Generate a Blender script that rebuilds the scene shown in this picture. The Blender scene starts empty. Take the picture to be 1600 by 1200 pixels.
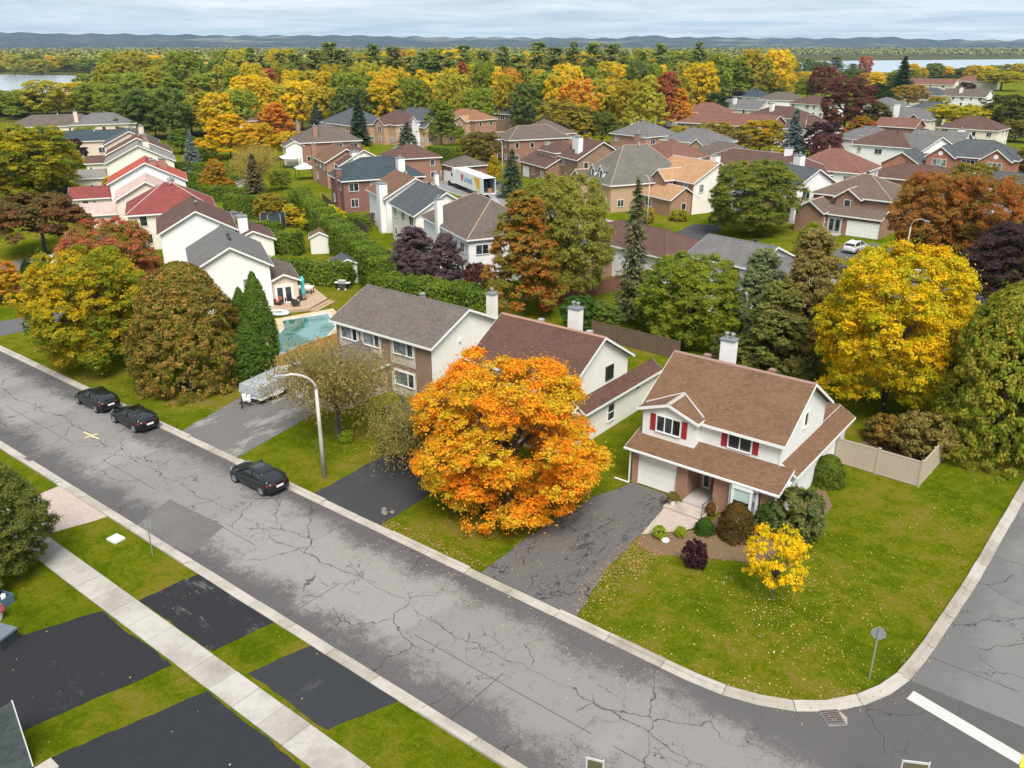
import bpy, math, random
import numpy as np
from mathutils import Vector

# ------------------------------------------------------------------ camera, sky, sun, exposure
S = bpy.context.scene
COL = S.collection
F_PX, HORIZON, CAM_H, VPX = 1300.0, 70.0, 27.0, -997.0
PITCH = math.atan((600 - HORIZON) / F_PX)
YAW = math.pi / 2 - math.atan2(800 - VPX, math.hypot(F_PX, 600 - HORIZON))
cam = bpy.data.cameras.new('camera'); cam_o = bpy.data.objects.new('camera', cam); COL.objects.link(cam_o)
cam.sensor_width = 36; cam.lens = F_PX / 1600 * 36
cam.clip_start = 0.5; cam.clip_end = 40000
cam_o.location = (0, 0, CAM_H); cam_o.rotation_euler = (math.pi / 2 - PITCH, 0, YAW)
S.camera = cam_o

SUN_EL, SUN_AZ = math.radians(54), math.radians(318)      # azimuth of the sun, measured from +X
world = bpy.data.worlds.new('World'); S.world = world; world.use_nodes = True
nt = world.node_tree; nt.nodes.clear()
def wn(t, **k):
    n = nt.nodes.new(t)
    for a, b in k.items(): setattr(n, a, b)
    return n
w_out = wn('ShaderNodeOutputWorld'); w_bg = wn('ShaderNodeBackground'); w_bg.inputs['Strength'].default_value = 0.05
sky = wn('ShaderNodeTexSky', sky_type='NISHITA'); sky.sun_disc = False
sky.sun_elevation = SUN_EL; sky.sun_rotation = math.pi / 2 - SUN_AZ
sky.air_density = 1.2; sky.dust_density = 2.0
# a high, streaky cloud sheet over the whole sky (direction projected on a plane overhead)
tc = wn('ShaderNodeTexCoord'); sep = wn('ShaderNodeSeparateXYZ'); nt.links.new(tc.outputs['Generated'], sep.inputs[0])
def wmath(op, a, b):
    n = wn('ShaderNodeMath', operation=op)
    for i, x in enumerate((a, b)):
        if isinstance(x, (int, float)): n.inputs[i].default_value = x
        else: nt.links.new(x, n.inputs[i])
    return n.outputs[0]
zz = wmath('ADD', wmath('MAXIMUM', sep.outputs[2], 0.0), 0.035)
cx = wmath('DIVIDE', sep.outputs[0], zz); cyy = wmath('DIVIDE', sep.outputs[1], zz)
comb = wn('ShaderNodeCombineXYZ'); nt.links.new(cx, comb.inputs[0]); nt.links.new(cyy, comb.inputs[1])
cn = wn('ShaderNodeTexNoise'); nt.links.new(comb.outputs[0], cn.inputs['Vector'])
cn.inputs['Scale'].default_value = 0.42; cn.inputs['Detail'].default_value = 9; cn.inputs['Roughness'].default_value = 0.6
cn.inputs['Distortion'].default_value = 0.6
cr = wn('ShaderNodeValToRGB'); nt.links.new(cn.outputs['Fac'], cr.inputs[0])
cr.color_ramp.elements[0].position = 0.36; cr.color_ramp.elements[0].color = (0.50, 0.585, 0.645, 1)
cr.color_ramp.elements[1].position = 0.66; cr.color_ramp.elements[1].color = (0.82, 0.855, 0.87, 1)
e = cr.color_ramp.elements.new(0.5); e.color = (0.63, 0.71, 0.76, 1)
csc = wn('ShaderNodeVectorMath', operation='SCALE'); nt.links.new(cr.outputs[0], csc.inputs[0]); csc.inputs['Scale'].default_value = 7.1
wmix = wn('ShaderNodeMix', data_type='RGBA'); wmix.inputs[0].default_value = 0.92
nt.links.new(sky.outputs[0], wmix.inputs[6]); nt.links.new(csc.outputs[0], wmix.inputs[7])
nt.links.new(wmix.outputs[2], w_bg.inputs['Color']); nt.links.new(w_bg.outputs[0], w_out.inputs['Surface'])

sun = bpy.data.lights.new('sun', 'SUN'); sun.energy = 1.5; sun.angle = math.radians(28); sun.color = (1.0, 0.94, 0.86)
sun_o = bpy.data.objects.new('sun', sun); COL.objects.link(sun_o)
sd = Vector((math.cos(SUN_AZ) * math.cos(SUN_EL), math.sin(SUN_AZ) * math.cos(SUN_EL), math.sin(SUN_EL)))
sun_o.rotation_euler = sd.to_track_quat('Z', 'Y').to_euler()
S.view_settings.view_transform = 'Standard'; S.view_settings.look = 'None'
S.view_settings.gamma = 1.0; S.view_settings.use_curve_mapping = False
S.view_settings.exposure = 1.86
S.render.engine = 'CYCLES'
cy = S.cycles
cy.use_denoising = True; cy.max_bounces = 6; cy.diffuse_bounces = 3; cy.glossy_bounces = 3
cy.transmission_bounces = 3; cy.volume_bounces = 1; cy.transparent_max_bounces = 6
cy.volume_step_rate = 8.0; cy.sample_clamp_indirect = 6.0
cy.use_adaptive_sampling = True; cy.adaptive_threshold = 0.02

# ------------------------------------------------------------------ photograph pixel -> place on the ground
_fw = Vector((-math.sin(YAW) * math.cos(PITCH), math.cos(YAW) * math.cos(PITCH), -math.sin(PITCH)))
_rt = Vector((math.cos(YAW), math.sin(YAW), 0)); _up = _rt.cross(_fw)
def G(px, py, z=0.0):
    d = _fw * F_PX + _rt * (px - 800) + _up * (600 - py); t = (z - CAM_H) / d.z
    return (d.x * t, d.y * t)
def proj(X, Y, Z):
    d = Vector((X, Y, Z - CAM_H)); a = d.dot(_fw)
    return 800 + F_PX * d.dot(_rt) / a, 600 - F_PX * d.dot(_up) / a
def height_at(bx, by, ty):
    X, Y = G(bx, by); lo, hi = 0.0, 80.0
    for _ in range(40):
        m = (lo + hi) / 2
        if proj(X, Y, m)[1] > ty: lo = m
        else: hi = m
    return lo

# ------------------------------------------------------------------ mesh and object helpers
def tag(o, label=None, cat=None, group=None, kind=None):
    if label: o['label'] = label
    if cat: o['category'] = cat
    if group: o['group'] = group
    if kind: o['kind'] = kind
    return o
def empty(name, loc=(0, 0, 0), rz=0.0):
    o = bpy.data.objects.new(name, None); COL.objects.link(o); o.location = loc; o.rotation_euler = (0, 0, rz)
    o.empty_display_size = 0.3
    return o
def link_mesh(name, me, parent=None, loc=(0, 0, 0), rz=0.0, scale=None):
    o = bpy.data.objects.new(name, me); COL.objects.link(o); o.location = loc; o.rotation_euler = (0, 0, rz)
    if scale: o.scale = scale
    if parent: o.parent = parent
    return o
def copy_tree(o, parent=None):
    c = o.copy(); COL.objects.link(c); c.parent = parent
    for ch in o.children: copy_tree(ch, c)
    return c

class MB:
    """collects faces; build() links them as one mesh object with metric UVs"""
    def __init__(s): s.v = []; s.f = []
    def poly(s, pts):
        b = len(s.v); s.v += [tuple(map(float, p)) for p in pts]; s.f.append(tuple(range(b, b + len(pts)))); return s
    def box(s, x0, y0, z0, x1, y1, z1):
        if x0 > x1: x0, x1 = x1, x0
        if y0 > y1: y0, y1 = y1, y0
        if z0 > z1: z0, z1 = z1, z0
        b = len(s.v)
        s.v += [(x0, y0, z0), (x1, y0, z0), (x1, y1, z0), (x0, y1, z0), (x0, y0, z1), (x1, y0, z1), (x1, y1, z1), (x0, y1, z1)]
        s.f += [tuple(b + i for i in q) for q in ((0, 3, 2, 1), (4, 5, 6, 7), (0, 1, 5, 4), (1, 2, 6, 5), (2, 3, 7, 6), (3, 0, 4, 7))]
        return s
    def prism(s, pts, z0, z1):
        """plan polygon (ccw) extruded upwards"""
        n = len(pts); b = len(s.v)
        s.v += [(p[0], p[1], z0) for p in pts] + [(p[0], p[1], z1) for p in pts]
        s.f.append(tuple(b + i for i in reversed(range(n)))); s.f.append(tuple(b + n + i for i in range(n)))
        s.f += [(b + i, b + (i + 1) % n, b + n + (i + 1) % n, b + n + i) for i in range(n)]
        return s
    def extrude(s, pts, axis, a0, a1):
        """profile polygon in the plane across an axis ('x': pts are (y,z); 'y': pts are (x,z)) extruded along it"""
        n = len(pts); b = len(s.v)
        mk = (lambda a, p: (a, p[0], p[1])) if axis == 'x' else (lambda a, p: (p[0], a, p[1]))
        s.v += [mk(a0, p) for p in pts] + [mk(a1, p) for p in pts]
        q0 = tuple(b + i for i in range(n)); q1 = tuple(b + n + i for i in range(n))
        s.f += [tuple(reversed(q0)), q1] + [(b + i, b + (i + 1) % n, b + n + (i + 1) % n, b + n + i) for i in range(n)]
        return s
    def tube(s, p0, p1, r0, r1=None, n=8, caps=True):
        r1 = r0 if r1 is None else r1
        p0 = Vector(p0); p1 = Vector(p1); d = (p1 - p0)
        if d.length < 1e-6: return s
        d.normalize(); a = d.orthogonal().normalized(); c = d.cross(a); b = len(s.v)
        for p, r in ((p0, r0), (p1, r1)):
            for i in range(n):
                t = 2 * math.pi * i / n; q = p + (a * math.cos(t) + c * math.sin(t)) * r; s.v.append(tuple(q))
        s.f += [(b + i, b + (i + 1) % n, b + n + (i + 1) % n, b + n + i) for i in range(n)]
        if caps: s.f += [tuple(b + i for i in reversed(range(n))), tuple(b + n + i for i in range(n))]
        return s
    def path(s, pts, rs, n=8):
        P_ = [Vector(q) for q in pts]; b = len(s.v); a = None
        for i, q in enumerate(P_):
            d = (P_[min(i + 1, len(P_) - 1)] - P_[max(i - 1, 0)]).normalized()
            a = d.orthogonal().normalized() if a is None else (a - d * a.dot(d)).normalized()
            c = d.cross(a)
            for k in range(n):
                t = 2 * math.pi * k / n; s.v.append(tuple(q + (a * math.cos(t) + c * math.sin(t)) * rs[i]))
        for i in range(len(P_) - 1):
            for k in range(n): s.f.append((b + i * n + k, b + i * n + (k + 1) % n, b + (i + 1) * n + (k + 1) % n, b + (i + 1) * n + k))
        e = b + (len(P_) - 1) * n; s.f += [tuple(b + k for k in reversed(range(n))), tuple(e + k for k in range(n))]
        return s
    def ball(s, c, r, n=8, m=6, sz=1.0):
        b = len(s.v); c = Vector(c)
        for j in range(m + 1):
            ph = math.pi * j / m
            for i in range(n):
                t = 2 * math.pi * i / n
                s.v.append((c.x + r * math.sin(ph) * math.cos(t), c.y + r * math.sin(ph) * math.sin(t), c.z + r * sz * math.cos(ph)))
        for j in range(m):
            for i in range(n): s.f.append((b + j * n + i, b + (j + 1) * n + i, b + (j + 1) * n + (i + 1) % n, b + j * n + (i + 1) % n))
        return s
    def mesh(s, name, mat, smooth=False, fix=True):
        me = bpy.data.meshes.new(name); me.from_pydata(s.v, [], s.f)
        if fix:
            import bmesh
            bm = bmesh.new(); bm.from_mesh(me); bmesh.ops.recalc_face_normals(bm, faces=bm.faces); bm.to_mesh(me); bm.free()
        me.update()
        uv = me.uv_layers.new(name='UVMap'); Z = Vector((0, 0, 1)); buf = np.zeros(len(me.loops) * 2, 'f')
        for p in me.polygons:
            n = p.normal
            if abs(n.z) > 0.97: u, v = Vector((1, 0, 0)), Vector((0, 1, 0))
            else: u = Z.cross(n).normalized(); v = n.cross(u)
            for li in p.loop_indices:
                c = me.vertices[me.loops[li].vertex_index].co
                buf[2 * li] = c.dot(u); buf[2 * li + 1] = c.dot(v)
        uv.data.foreach_set('uv', buf)
        if mat: me.materials.append(mat)
        if smooth: me.polygons.foreach_set('use_smooth', [True] * len(me.polygons))
        return me
    def build(s, name, mat, parent=None, loc=(0, 0, 0), rz=0.0, smooth=False, fix=True):
        return link_mesh(name, s.mesh(name, mat, smooth, fix), parent, loc, rz)

# ------------------------------------------------------------------ materials
class NM:
    """small node-material helper"""
    def __init__(s, name):
        s.m = bpy.data.materials.new(name); s.m.use_nodes = True; s.t = s.m.node_tree; s.n = s.t.nodes; s.l = s.t.links
        s.b = s.n['Principled BSDF']; s.out = s.n['Material Output']
    def node(s, t, **k):
        n = s.n.new(t)
        for a, b in k.items(): setattr(n, a, b)
        return n
    def put(s, inp, x):
        if isinstance(x, (int, float)): inp.default_value = x
        elif isinstance(x, tuple): inp.default_value = (x + (1,))[:4] if len(inp.default_value) == 4 else x[:3]
        else: s.l.new(x, inp)
    def math(s, op, a, b=0.0, c=None):
        n = s.node('ShaderNodeMath', operation=op); s.put(n.inputs[0], a); s.put(n.inputs[1], b)
        if c is not None: s.put(n.inputs[2], c)
        return n.outputs[0]
    def mix(s, f, a, b, mode='MIX'):
        n = s.node('ShaderNodeMix', data_type='RGBA', blend_type=mode); s.put(n.inputs[0], f); s.put(n.inputs[6], a); s.put(n.inputs[7], b); return n.outputs[2]
    def coord(s, which='Object'):
        return s.node('ShaderNodeTexCoord').outputs[which]
    def mapping(s, vec, scale=(1, 1, 1), loc=(0, 0, 0), rot=(0, 0, 0)):
        n = s.node('ShaderNodeMapping'); s.l.new(vec, n.inputs['Vector']); n.inputs['Scale'].default_value = scale
        n.inputs['Location'].default_value = loc; n.inputs['Rotation'].default_value = rot; return n.outputs[0]
    def noise(s, vec, scale, detail=4, rough=0.55, dist=0.0):
        n = s.node('ShaderNodeTexNoise'); s.l.new(vec, n.inputs['Vector']); n.inputs['Scale'].default_value = scale
        n.inputs['Detail'].default_value = detail; n.inputs['Roughness'].default_value = rough; n.inputs['Distortion'].default_value = dist
        return n.outputs['Fac']
    def noisec(s, vec, scale, detail=3):
        n = s.node('ShaderNodeTexNoise'); s.l.new(vec, n.inputs['Vector']); n.inputs['Scale'].default_value = scale; n.inputs['Detail'].default_value = detail
        return n.outputs['Color']
    def step(s, x, lo, hi):
        n = s.node('ShaderNodeMapRange'); n.interpolation_type = 'SMOOTHSTEP'; s.put(n.inputs[0], x)
        n.inputs[1].default_value = lo; n.inputs[2].default_value = hi; return n.outputs[0]
    def ramp(s, x, stops):
        n = s.node('ShaderNodeValToRGB'); s.put(n.inputs[0], x); el = n.color_ramp.elements
        while len(el) < len(stops): el.new(0.5)
        for i, (p, c) in enumerate(stops): el[i].position = p; el[i].color = c + (1,)
        return n.outputs[0]
    def bump(s, h, strength=0.3, dist=0.02):
        n = s.node('ShaderNodeBump'); s.put(n.inputs['Height'], h); n.inputs['Strength'].default_value = strength; n.inputs['Distance'].default_value = dist
        s.l.new(n.outputs[0], s.b.inputs['Normal'])
    def done(s, col=None, rough=None, spec=None, metal=None):
        if col is not None: s.put(s.b.inputs['Base Color'], col)
        if rough is not None: s.put(s.b.inputs['Roughness'], rough)
        if spec is not None: s.b.inputs['Specular IOR Level'].default_value = spec
        if metal is not None: s.b.inputs['Metallic'].default_value = metal
        return s.m
_cache = {}
def memo(fn):
    def g(*a):
        k = (fn.__name__,) + a
        if k not in _cache: _cache[k] = fn(*a)
        return _cache[k]
    return g
def sc(c, k): return tuple(min(1, x * k) for x in c)

@memo
def paint(c, rough=0.6, metal=0.0):
    m = NM('paint'); v = m.coord('Object'); n = m.noise(v, 2.3, 5); n2 = m.noise(v, 23, 3)
    k = m.math('ADD', m.math('MULTIPLY', n, 0.22), m.math('MULTIPLY', n2, 0.1))
    return m.done(m.mix(k, sc(c, 1.1), sc(c, 0.62)), rough, 0.35, metal)
@memo
def siding(c):
    m = NM('siding'); uv = m.coord('UV'); sepn = m.node('ShaderNodeSeparateXYZ'); m.l.new(uv, sepn.inputs[0])
    fr = m.math('FRACT', m.math('MULTIPLY', sepn.outputs[1], 1 / 0.2))
    n = m.noise(uv, 0.8, 5); st = m.noise(m.mapping(uv, (3.0, 0.25, 1)), 1.0, 4)
    k = m.math('ADD', m.math('MULTIPLY', n, 0.16), m.math('MULTIPLY', st, 0.16))
    col = m.mix(k, sc(c, 1.12), sc((c[0] * 0.98, c[1] * 0.96, c[2] * 0.92), 0.78))
    m.bump(fr, 0.5, 0.02)
    return m.done(col, 0.55, 0.3)
@memo
def brick(c):
    m = NM('brick'); uv = m.coord('UV'); b = m.node('ShaderNodeTexBrick'); m.l.new(uv, b.inputs['Vector'])
    b.inputs['Scale'].default_value = 1.0; b.inputs['Brick Width'].default_value = 0.22; b.inputs['Row Height'].default_value = 0.075
    b.inputs['Mortar Size'].default_value = 0.008; b.inputs['Bias'].default_value = 0.0
    m.put(b.inputs['Color1'], sc(c, 1.15)); m.put(b.inputs['Color2'], sc(c, 0.75)); m.put(b.inputs['Mortar'], (0.42, 0.38, 0.34))
    n = m.noise(uv, 0.9, 5)
    col = m.mix(m.math('MULTIPLY', n, 0.45), b.outputs['Color'], sc(c, 0.62))
    m.bump(b.outputs['Fac'], -0.3, 0.01)
    return m.done(col, 0.85, 0.2)
@memo
def shingle(c):
    m = NM('shingle'); uv = m.coord('UV'); b = m.node('ShaderNodeTexBrick'); m.l.new(uv, b.inputs['Vector'])
    b.inputs['Scale'].default_value = 1.0; b.inputs['Brick Width'].default_value = 0.24; b.inputs['Row Height'].default_value = 0.14
    b.inputs['Mortar Size'].default_value = 0.006; b.inputs['Mortar Smooth'].default_value = 0.3
    m.put(b.inputs['Color1'], sc(c, 1.22)); m.put(b.inputs['Color2'], sc(c, 0.72)); m.put(b.inputs['Mortar'], sc(c, 0.42))
    n = m.noise(uv, 0.45, 6); g = m.noise(uv, 60, 2); st = m.noise(m.mapping(uv, (1.6, 0.16, 1)), 1.0, 5)
    col = m.mix(m.step(n, 0.35, 0.75), b.outputs['Color'], m.mix(0.6, b.outputs['Color'], sc((c[0] * 1.1, c[1] * 1.06, c[2]), 1.15)))
    col = m.mix(m.math('MULTIPLY', m.step(st, 0.5, 0.75), 0.35), col, sc(c, 0.6))
    col = m.mix(0.22, col, m.ramp(g, [(0.3, sc(c, 0.5)), (0.7, sc(c, 1.5))]))
    m.bump(b.outputs['Fac'], -0.5, 0.012)
    return m.done(col, 0.92, 0.12)
@memo
def glass(kind):
    m = NM('window_glass'); uv = m.coord('UV'); n = m.noise(uv, 0.9, 2)
    dark, mid = ((0.012, 0.016, 0.02), (0.05, 0.065, 0.075)) if kind == 0 else ((0.10, 0.12, 0.125), (0.30, 0.34, 0.35))
    m.done(m.mix(m.step(n, 0.4, 0.65), dark, mid), 0.06, 0.6); m.b.inputs['Coat Weight'].default_value = 0.3
    return m.m
@memo
def concrete(c):
    m = NM('concrete'); v = m.coord('Object'); gpos = m.node('ShaderNodeNewGeometry').outputs['Position']
    n = m.noise(gpos, 0.55, 7, 0.6); f = m.noise(gpos, 30, 3); st = m.noise(gpos, 1.7, 6, 0.7)
    col = m.mix(m.step(n, 0.38, 0.7), sc(c, 1.06), sc((c[0], c[1] * 0.96, c[2] * 0.88), 0.7))
    col = m.mix(m.math('MULTIPLY', m.step(st, 0.58, 0.72), 0.4), col, sc((c[0], c[1] * 0.93, c[2] * 0.8), 0.55))
    col = m.mix(0.16, col, m.ramp(f, [(0.3, (0.1, 0.1, 0.1)), (0.7, (0.8, 0.8, 0.78))]))
    m.bump(f, 0.2, 0.01)
    return m.done(col, 0.9, 0.2)
@memo
def metal(c, rough=0.4):
    m = NM('metal'); v = m.coord('Object'); n = m.noise(v, 6, 4)
    return m.done(m.mix(m.math('MULTIPLY', n, 0.4), c, sc(c, 0.6)), rough, 0.5, 0.7)
@memo
def carpaint(c):
    m = NM('car_paint'); m.done(c, 0.4, 0.2, 0.0); m.b.inputs['Coat Weight'].default_value = 0.55; m.b.inputs['Coat Roughness'].default_value = 0.05
    v = m.coord('Object'); n = m.noise(v, 3, 4); m.put(m.b.inputs['Base Color'], m.mix(m.math('MULTIPLY', n, 0.3), c, sc((c[0] + 0.006, c[1] + 0.006, c[2] + 0.006), 1.2)))
    return m.m
@memo
def wood(c, vertical=True):
    m = NM('weathered_wood'); v = m.coord('Object'); n = m.noise(m.mapping(v, (9, 9, 0.8) if vertical else (1, 9, 9)), 1.0, 5)
    b = m.noise(v, 0.7, 4)
    col = m.mix(n, sc(c, 1.25), sc(c, 0.5)); return m.done(m.mix(m.math('MULTIPLY', b, 0.4), col, sc(c, 0.75)), 0.85, 0.2)

def leaf_material():
    m = NM('leaves'); at = m.node('ShaderNodeAttribute', attribute_type='GEOMETRY', attribute_name='leaf')
    sp = m.node('ShaderNodeSeparateColor'); m.l.new(at.outputs['Color'], sp.inputs[0])
    oi = m.node('ShaderNodeObjectInfo'); tb = m.node('ShaderNodeAttribute', attribute_type='OBJECT', attribute_name='tint_b')
    f = m.math('ADD', m.math('MULTIPLY', sp.outputs[0], 0.8), m.math('MULTIPLY', sp.outputs[1], 0.2))
    base = m.mix(m.step(f, 0.3, 0.72), oi.outputs['Color'], tb.outputs['Color'])
    hsv = m.node('ShaderNodeHueSaturation'); m.l.new(base, hsv.inputs['Color'])
    m.put(hsv.inputs['Value'], m.math('MULTIPLY_ADD', sp.outputs[1], 0.7, 0.75)); m.put(hsv.inputs['Hue'], m.math('MULTIPLY_ADD', sp.outputs[2], 0.04, 0.48))
    c = hsv.outputs['Color']; m.done(c, 0.7, 0.1)
    tr = m.node('ShaderNodeBsdfTranslucent'); m.l.new(c, tr.inputs['Color'])
    ms = m.node('ShaderNodeMixShader'); ms.inputs[0].default_value = 0.48; m.l.new(m.b.outputs[0], ms.inputs[1]); m.l.new(tr.outputs[0], ms.inputs[2])
    m.l.new(ms.outputs[0], m.out.inputs['Surface']); return m.m
LEAF = leaf_material()
def leaf_own(name):
    """leaves whose colour is stored on the mesh itself (mixed masses, litter)"""
    m = NM(name); at = m.node('ShaderNodeAttribute', attribute_type='GEOMETRY', attribute_name='leaf')
    m.done(at.outputs['Color'], 0.7, 0.2); return m.m
LEAF_OWN = leaf_own('mixed_leaves')
BARK = None
def bark():
    m = NM('bark'); v = m.coord('Object'); n = m.noise(m.mapping(v, (14, 14, 3)), 1.0, 5)
    m.bump(n, 0.5, 0.03); return m.done(m.ramp(n, [(0.3, (0.035, 0.028, 0.022)), (0.7, (0.16, 0.13, 0.105))]), 0.95, 0.1)
BARK = bark()

def ground_material():
    m = NM('grass'); p = m.node('ShaderNodeNewGeometry').outputs['Position']
    a = m.noise(m.mapping(p, (1, 1, 1), (31, 17, 0)), 0.16, 3, 0.6); b = m.noise(p, 0.7, 5, 0.7, 0.4); c = m.noise(p, 3.6, 4, 0.75); d = m.noise(p, 20.0, 3, 0.8)
    s = m.math('ADD', m.math('ADD', m.math('MULTIPLY', a, 0.30), m.math('MULTIPLY', b, 0.30)), m.math('ADD', m.math('MULTIPLY', c, 0.24), m.math('MULTIPLY', d, 0.16)))
    t = m.ramp(s, [(0.425, (0.040, 0.080, 0.002)), (0.465, (0.070, 0.115, 0.003)), (0.497, (0.108, 0.140, 0.005)), (0.522, (0.155, 0.157, 0.010)), (0.552, (0.205, 0.160, 0.026)), (0.59, (0.22, 0.145, 0.048))])
    t = m.mix(0.3, t, m.ramp(d, [(0.36, (0.02, 0.036, 0.001)), (0.5, (0.095, 0.118, 0.003)), (0.64, (0.30, 0.27, 0.02))]))
    m.bump(m.math('ADD', d, m.math('MULTIPLY', c, 0.8)), 0.9, 0.10)
    return m.done(t, 1.0, 0.0)
GRASS = ground_material()

def road_material(cracked=1.0, light=(0.245, 0.230, 0.221), dark=(0.058, 0.054, 0.055), y0=19.95, y1=29.05, along='x'):
    m = NM('asphalt'); p = m.node('ShaderNodeNewGeometry').outputs['Position']; sp = m.node('ShaderNodeSeparateXYZ'); m.l.new(p, sp.inputs[0])
    X, Y = (sp.outputs[0], sp.outputs[1]) if along == 'x' else (sp.outputs[1], sp.outputs[0])
    wob = m.noise(p, 0.35, 6, 0.65); wob2 = m.noise(p, 2.2, 5, 0.75); fine = m.noise(p, 22, 4, 0.7); grit = m.noise(p, 90, 2)
    mid = (y0 + y1) / 2; half = (y1 - y0) / 2
    t = m.math('DIVIDE', m.math('ABSOLUTE', m.math('SUBTRACT', Y, mid)), half)
    tt = m.math('ADD', t, m.math('ADD', m.math('MULTIPLY', m.math('SUBTRACT', wob, 0.5), 1.1), m.math('MULTIPLY', m.math('SUBTRACT', wob2, 0.5), 0.55)))
    tt = m.math('ADD', tt, m.math('MULTIPLY', m.math('SUBTRACT', m.noise(p, 9, 4, 0.85), 0.5), 0.9))
    edge = m.step(tt, 0.38, 0.80)
    # worn slabs of different age along the street
    seg = m.noise(m.mapping(p, (0.10, 0.02, 0) if along == 'x' else (0.02, 0.10, 0)), 1.0, 1)
    col = m.mix(edge, light, dark)
    col = m.mix(m.math('MULTIPLY', m.step(wob2, 0.52, 0.75), 0.35), col, sc(dark, 1.5))
    col = m.mix(m.math('MULTIPLY', m.step(seg, 0.5, 0.54), 0.25), col, sc(dark, 1.3))
    col = m.mix(0.14, col, m.ramp(fine, [(0.28, sc(dark, 0.45)), (0.72, sc(light, 1.1))]))
    col = m.mix(0.09, col, m.ramp(grit, [(0.3, (0.02, 0.02, 0.02)), (0.7, (0.5, 0.5, 0.49))]))
    if cracked:
        jig = m.math('SUBTRACT', m.noise(p, 0.8, 6, 0.7), 0.5); jig2 = m.math('SUBTRACT', m.noise(p, 0.23, 3, 0.6), 0.5)
        # one long crack down the middle, cracks across every few metres
        lon = m.math('ABSOLUTE', m.math('ADD', m.math('SUBTRACT', Y, mid + 0.25), m.math('ADD', m.math('MULTIPLY', jig, 1.0), m.math('MULTIPLY', jig2, 2.2))))
        lonw = m.math('MULTIPLY_ADD', m.noise(p, 0.5, 3), 0.11, -0.03)
        c1 = m.math('LESS_THAN', lon, lonw)
        ph = m.math('ADD', m.math('DIVIDE', X, 5.6), m.math('ADD', m.math('MULTIPLY', jig, 0.35), m.math('MULTIPLY', jig2, 1.1)))
        tr = m.math('ABSOLUTE', m.math('SUBTRACT', m.math('FRACT', ph), 0.5))
        c2 = m.math('LESS_THAN', tr, m.math('MULTIPLY_ADD', m.noise(p, 0.7, 3), 0.011, -0.0025))
        wc = m.node('ShaderNodeVectorMath', operation='ADD'); m.l.new(p, wc.inputs[0])
        ns = m.node('ShaderNodeVectorMath', operation='SCALE'); m.l.new(m.noisec(p, 0.9, 5), ns.inputs[0]); ns.inputs['Scale'].default_value = 1.5; m.l.new(ns.outputs[0], wc.inputs[1])
        def vor(scale, width):
            v = m.node('ShaderNodeTexVoronoi', feature='DISTANCE_TO_EDGE'); m.l.new(wc.outputs[0], v.inputs['Vector']); v.inputs['Scale'].default_value = scale
            v.voronoi_dimensions = '2D'
            return m.math('LESS_THAN', v.outputs['Distance'], width)
        mask3 = m.step(m.noise(p, 0.16, 2), 0.47, 0.52)
        c3 = m.math('MULTIPLY', vor(0.30, 0.0085), mask3)
        near = m.math('SUBTRACT', 1.0, m.step(lon, 0.5, 2.0))
        c4 = m.math('MULTIPLY', m.math('MULTIPLY', vor(1.15, 0.017), m.step(m.noise(p, 0.3, 3), 0.54, 0.58)), near)
        c5 = m.math('MULTIPLY', m.math('LESS_THAN', m.math('ABSOLUTE', m.math('SUBTRACT', Y, mid - 1.15)), 0.022), m.math('GREATER_THAN', m.noise(m.mapping(p, (0.12, 0.01, 0)), 1.0, 0), 0.5))
        c6 = m.math('MULTIPLY', m.math('LESS_THAN', m.math('ABSOLUTE', m.math('SUBTRACT', m.math('FRACT', m.math('DIVIDE', X, 11.3)), 0.3)), 0.0022), m.math('LESS_THAN', Y, mid - 0.6))
        cr_ = m.math('MAXIMUM', m.math('MAXIMUM', m.math('MAXIMUM', c1, c2), m.math('MAXIMUM', c3, c4)), m.math('MAXIMUM', c5, c6))
        col = m.mix(m.math('MULTIPLY', cr_, 0.78), col, (0.034, 0.032, 0.032))
    m.bump(m.math('ADD', fine, grit), 0.25, 0.02)
    return m.done(col, 0.9, 0.2)
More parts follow.
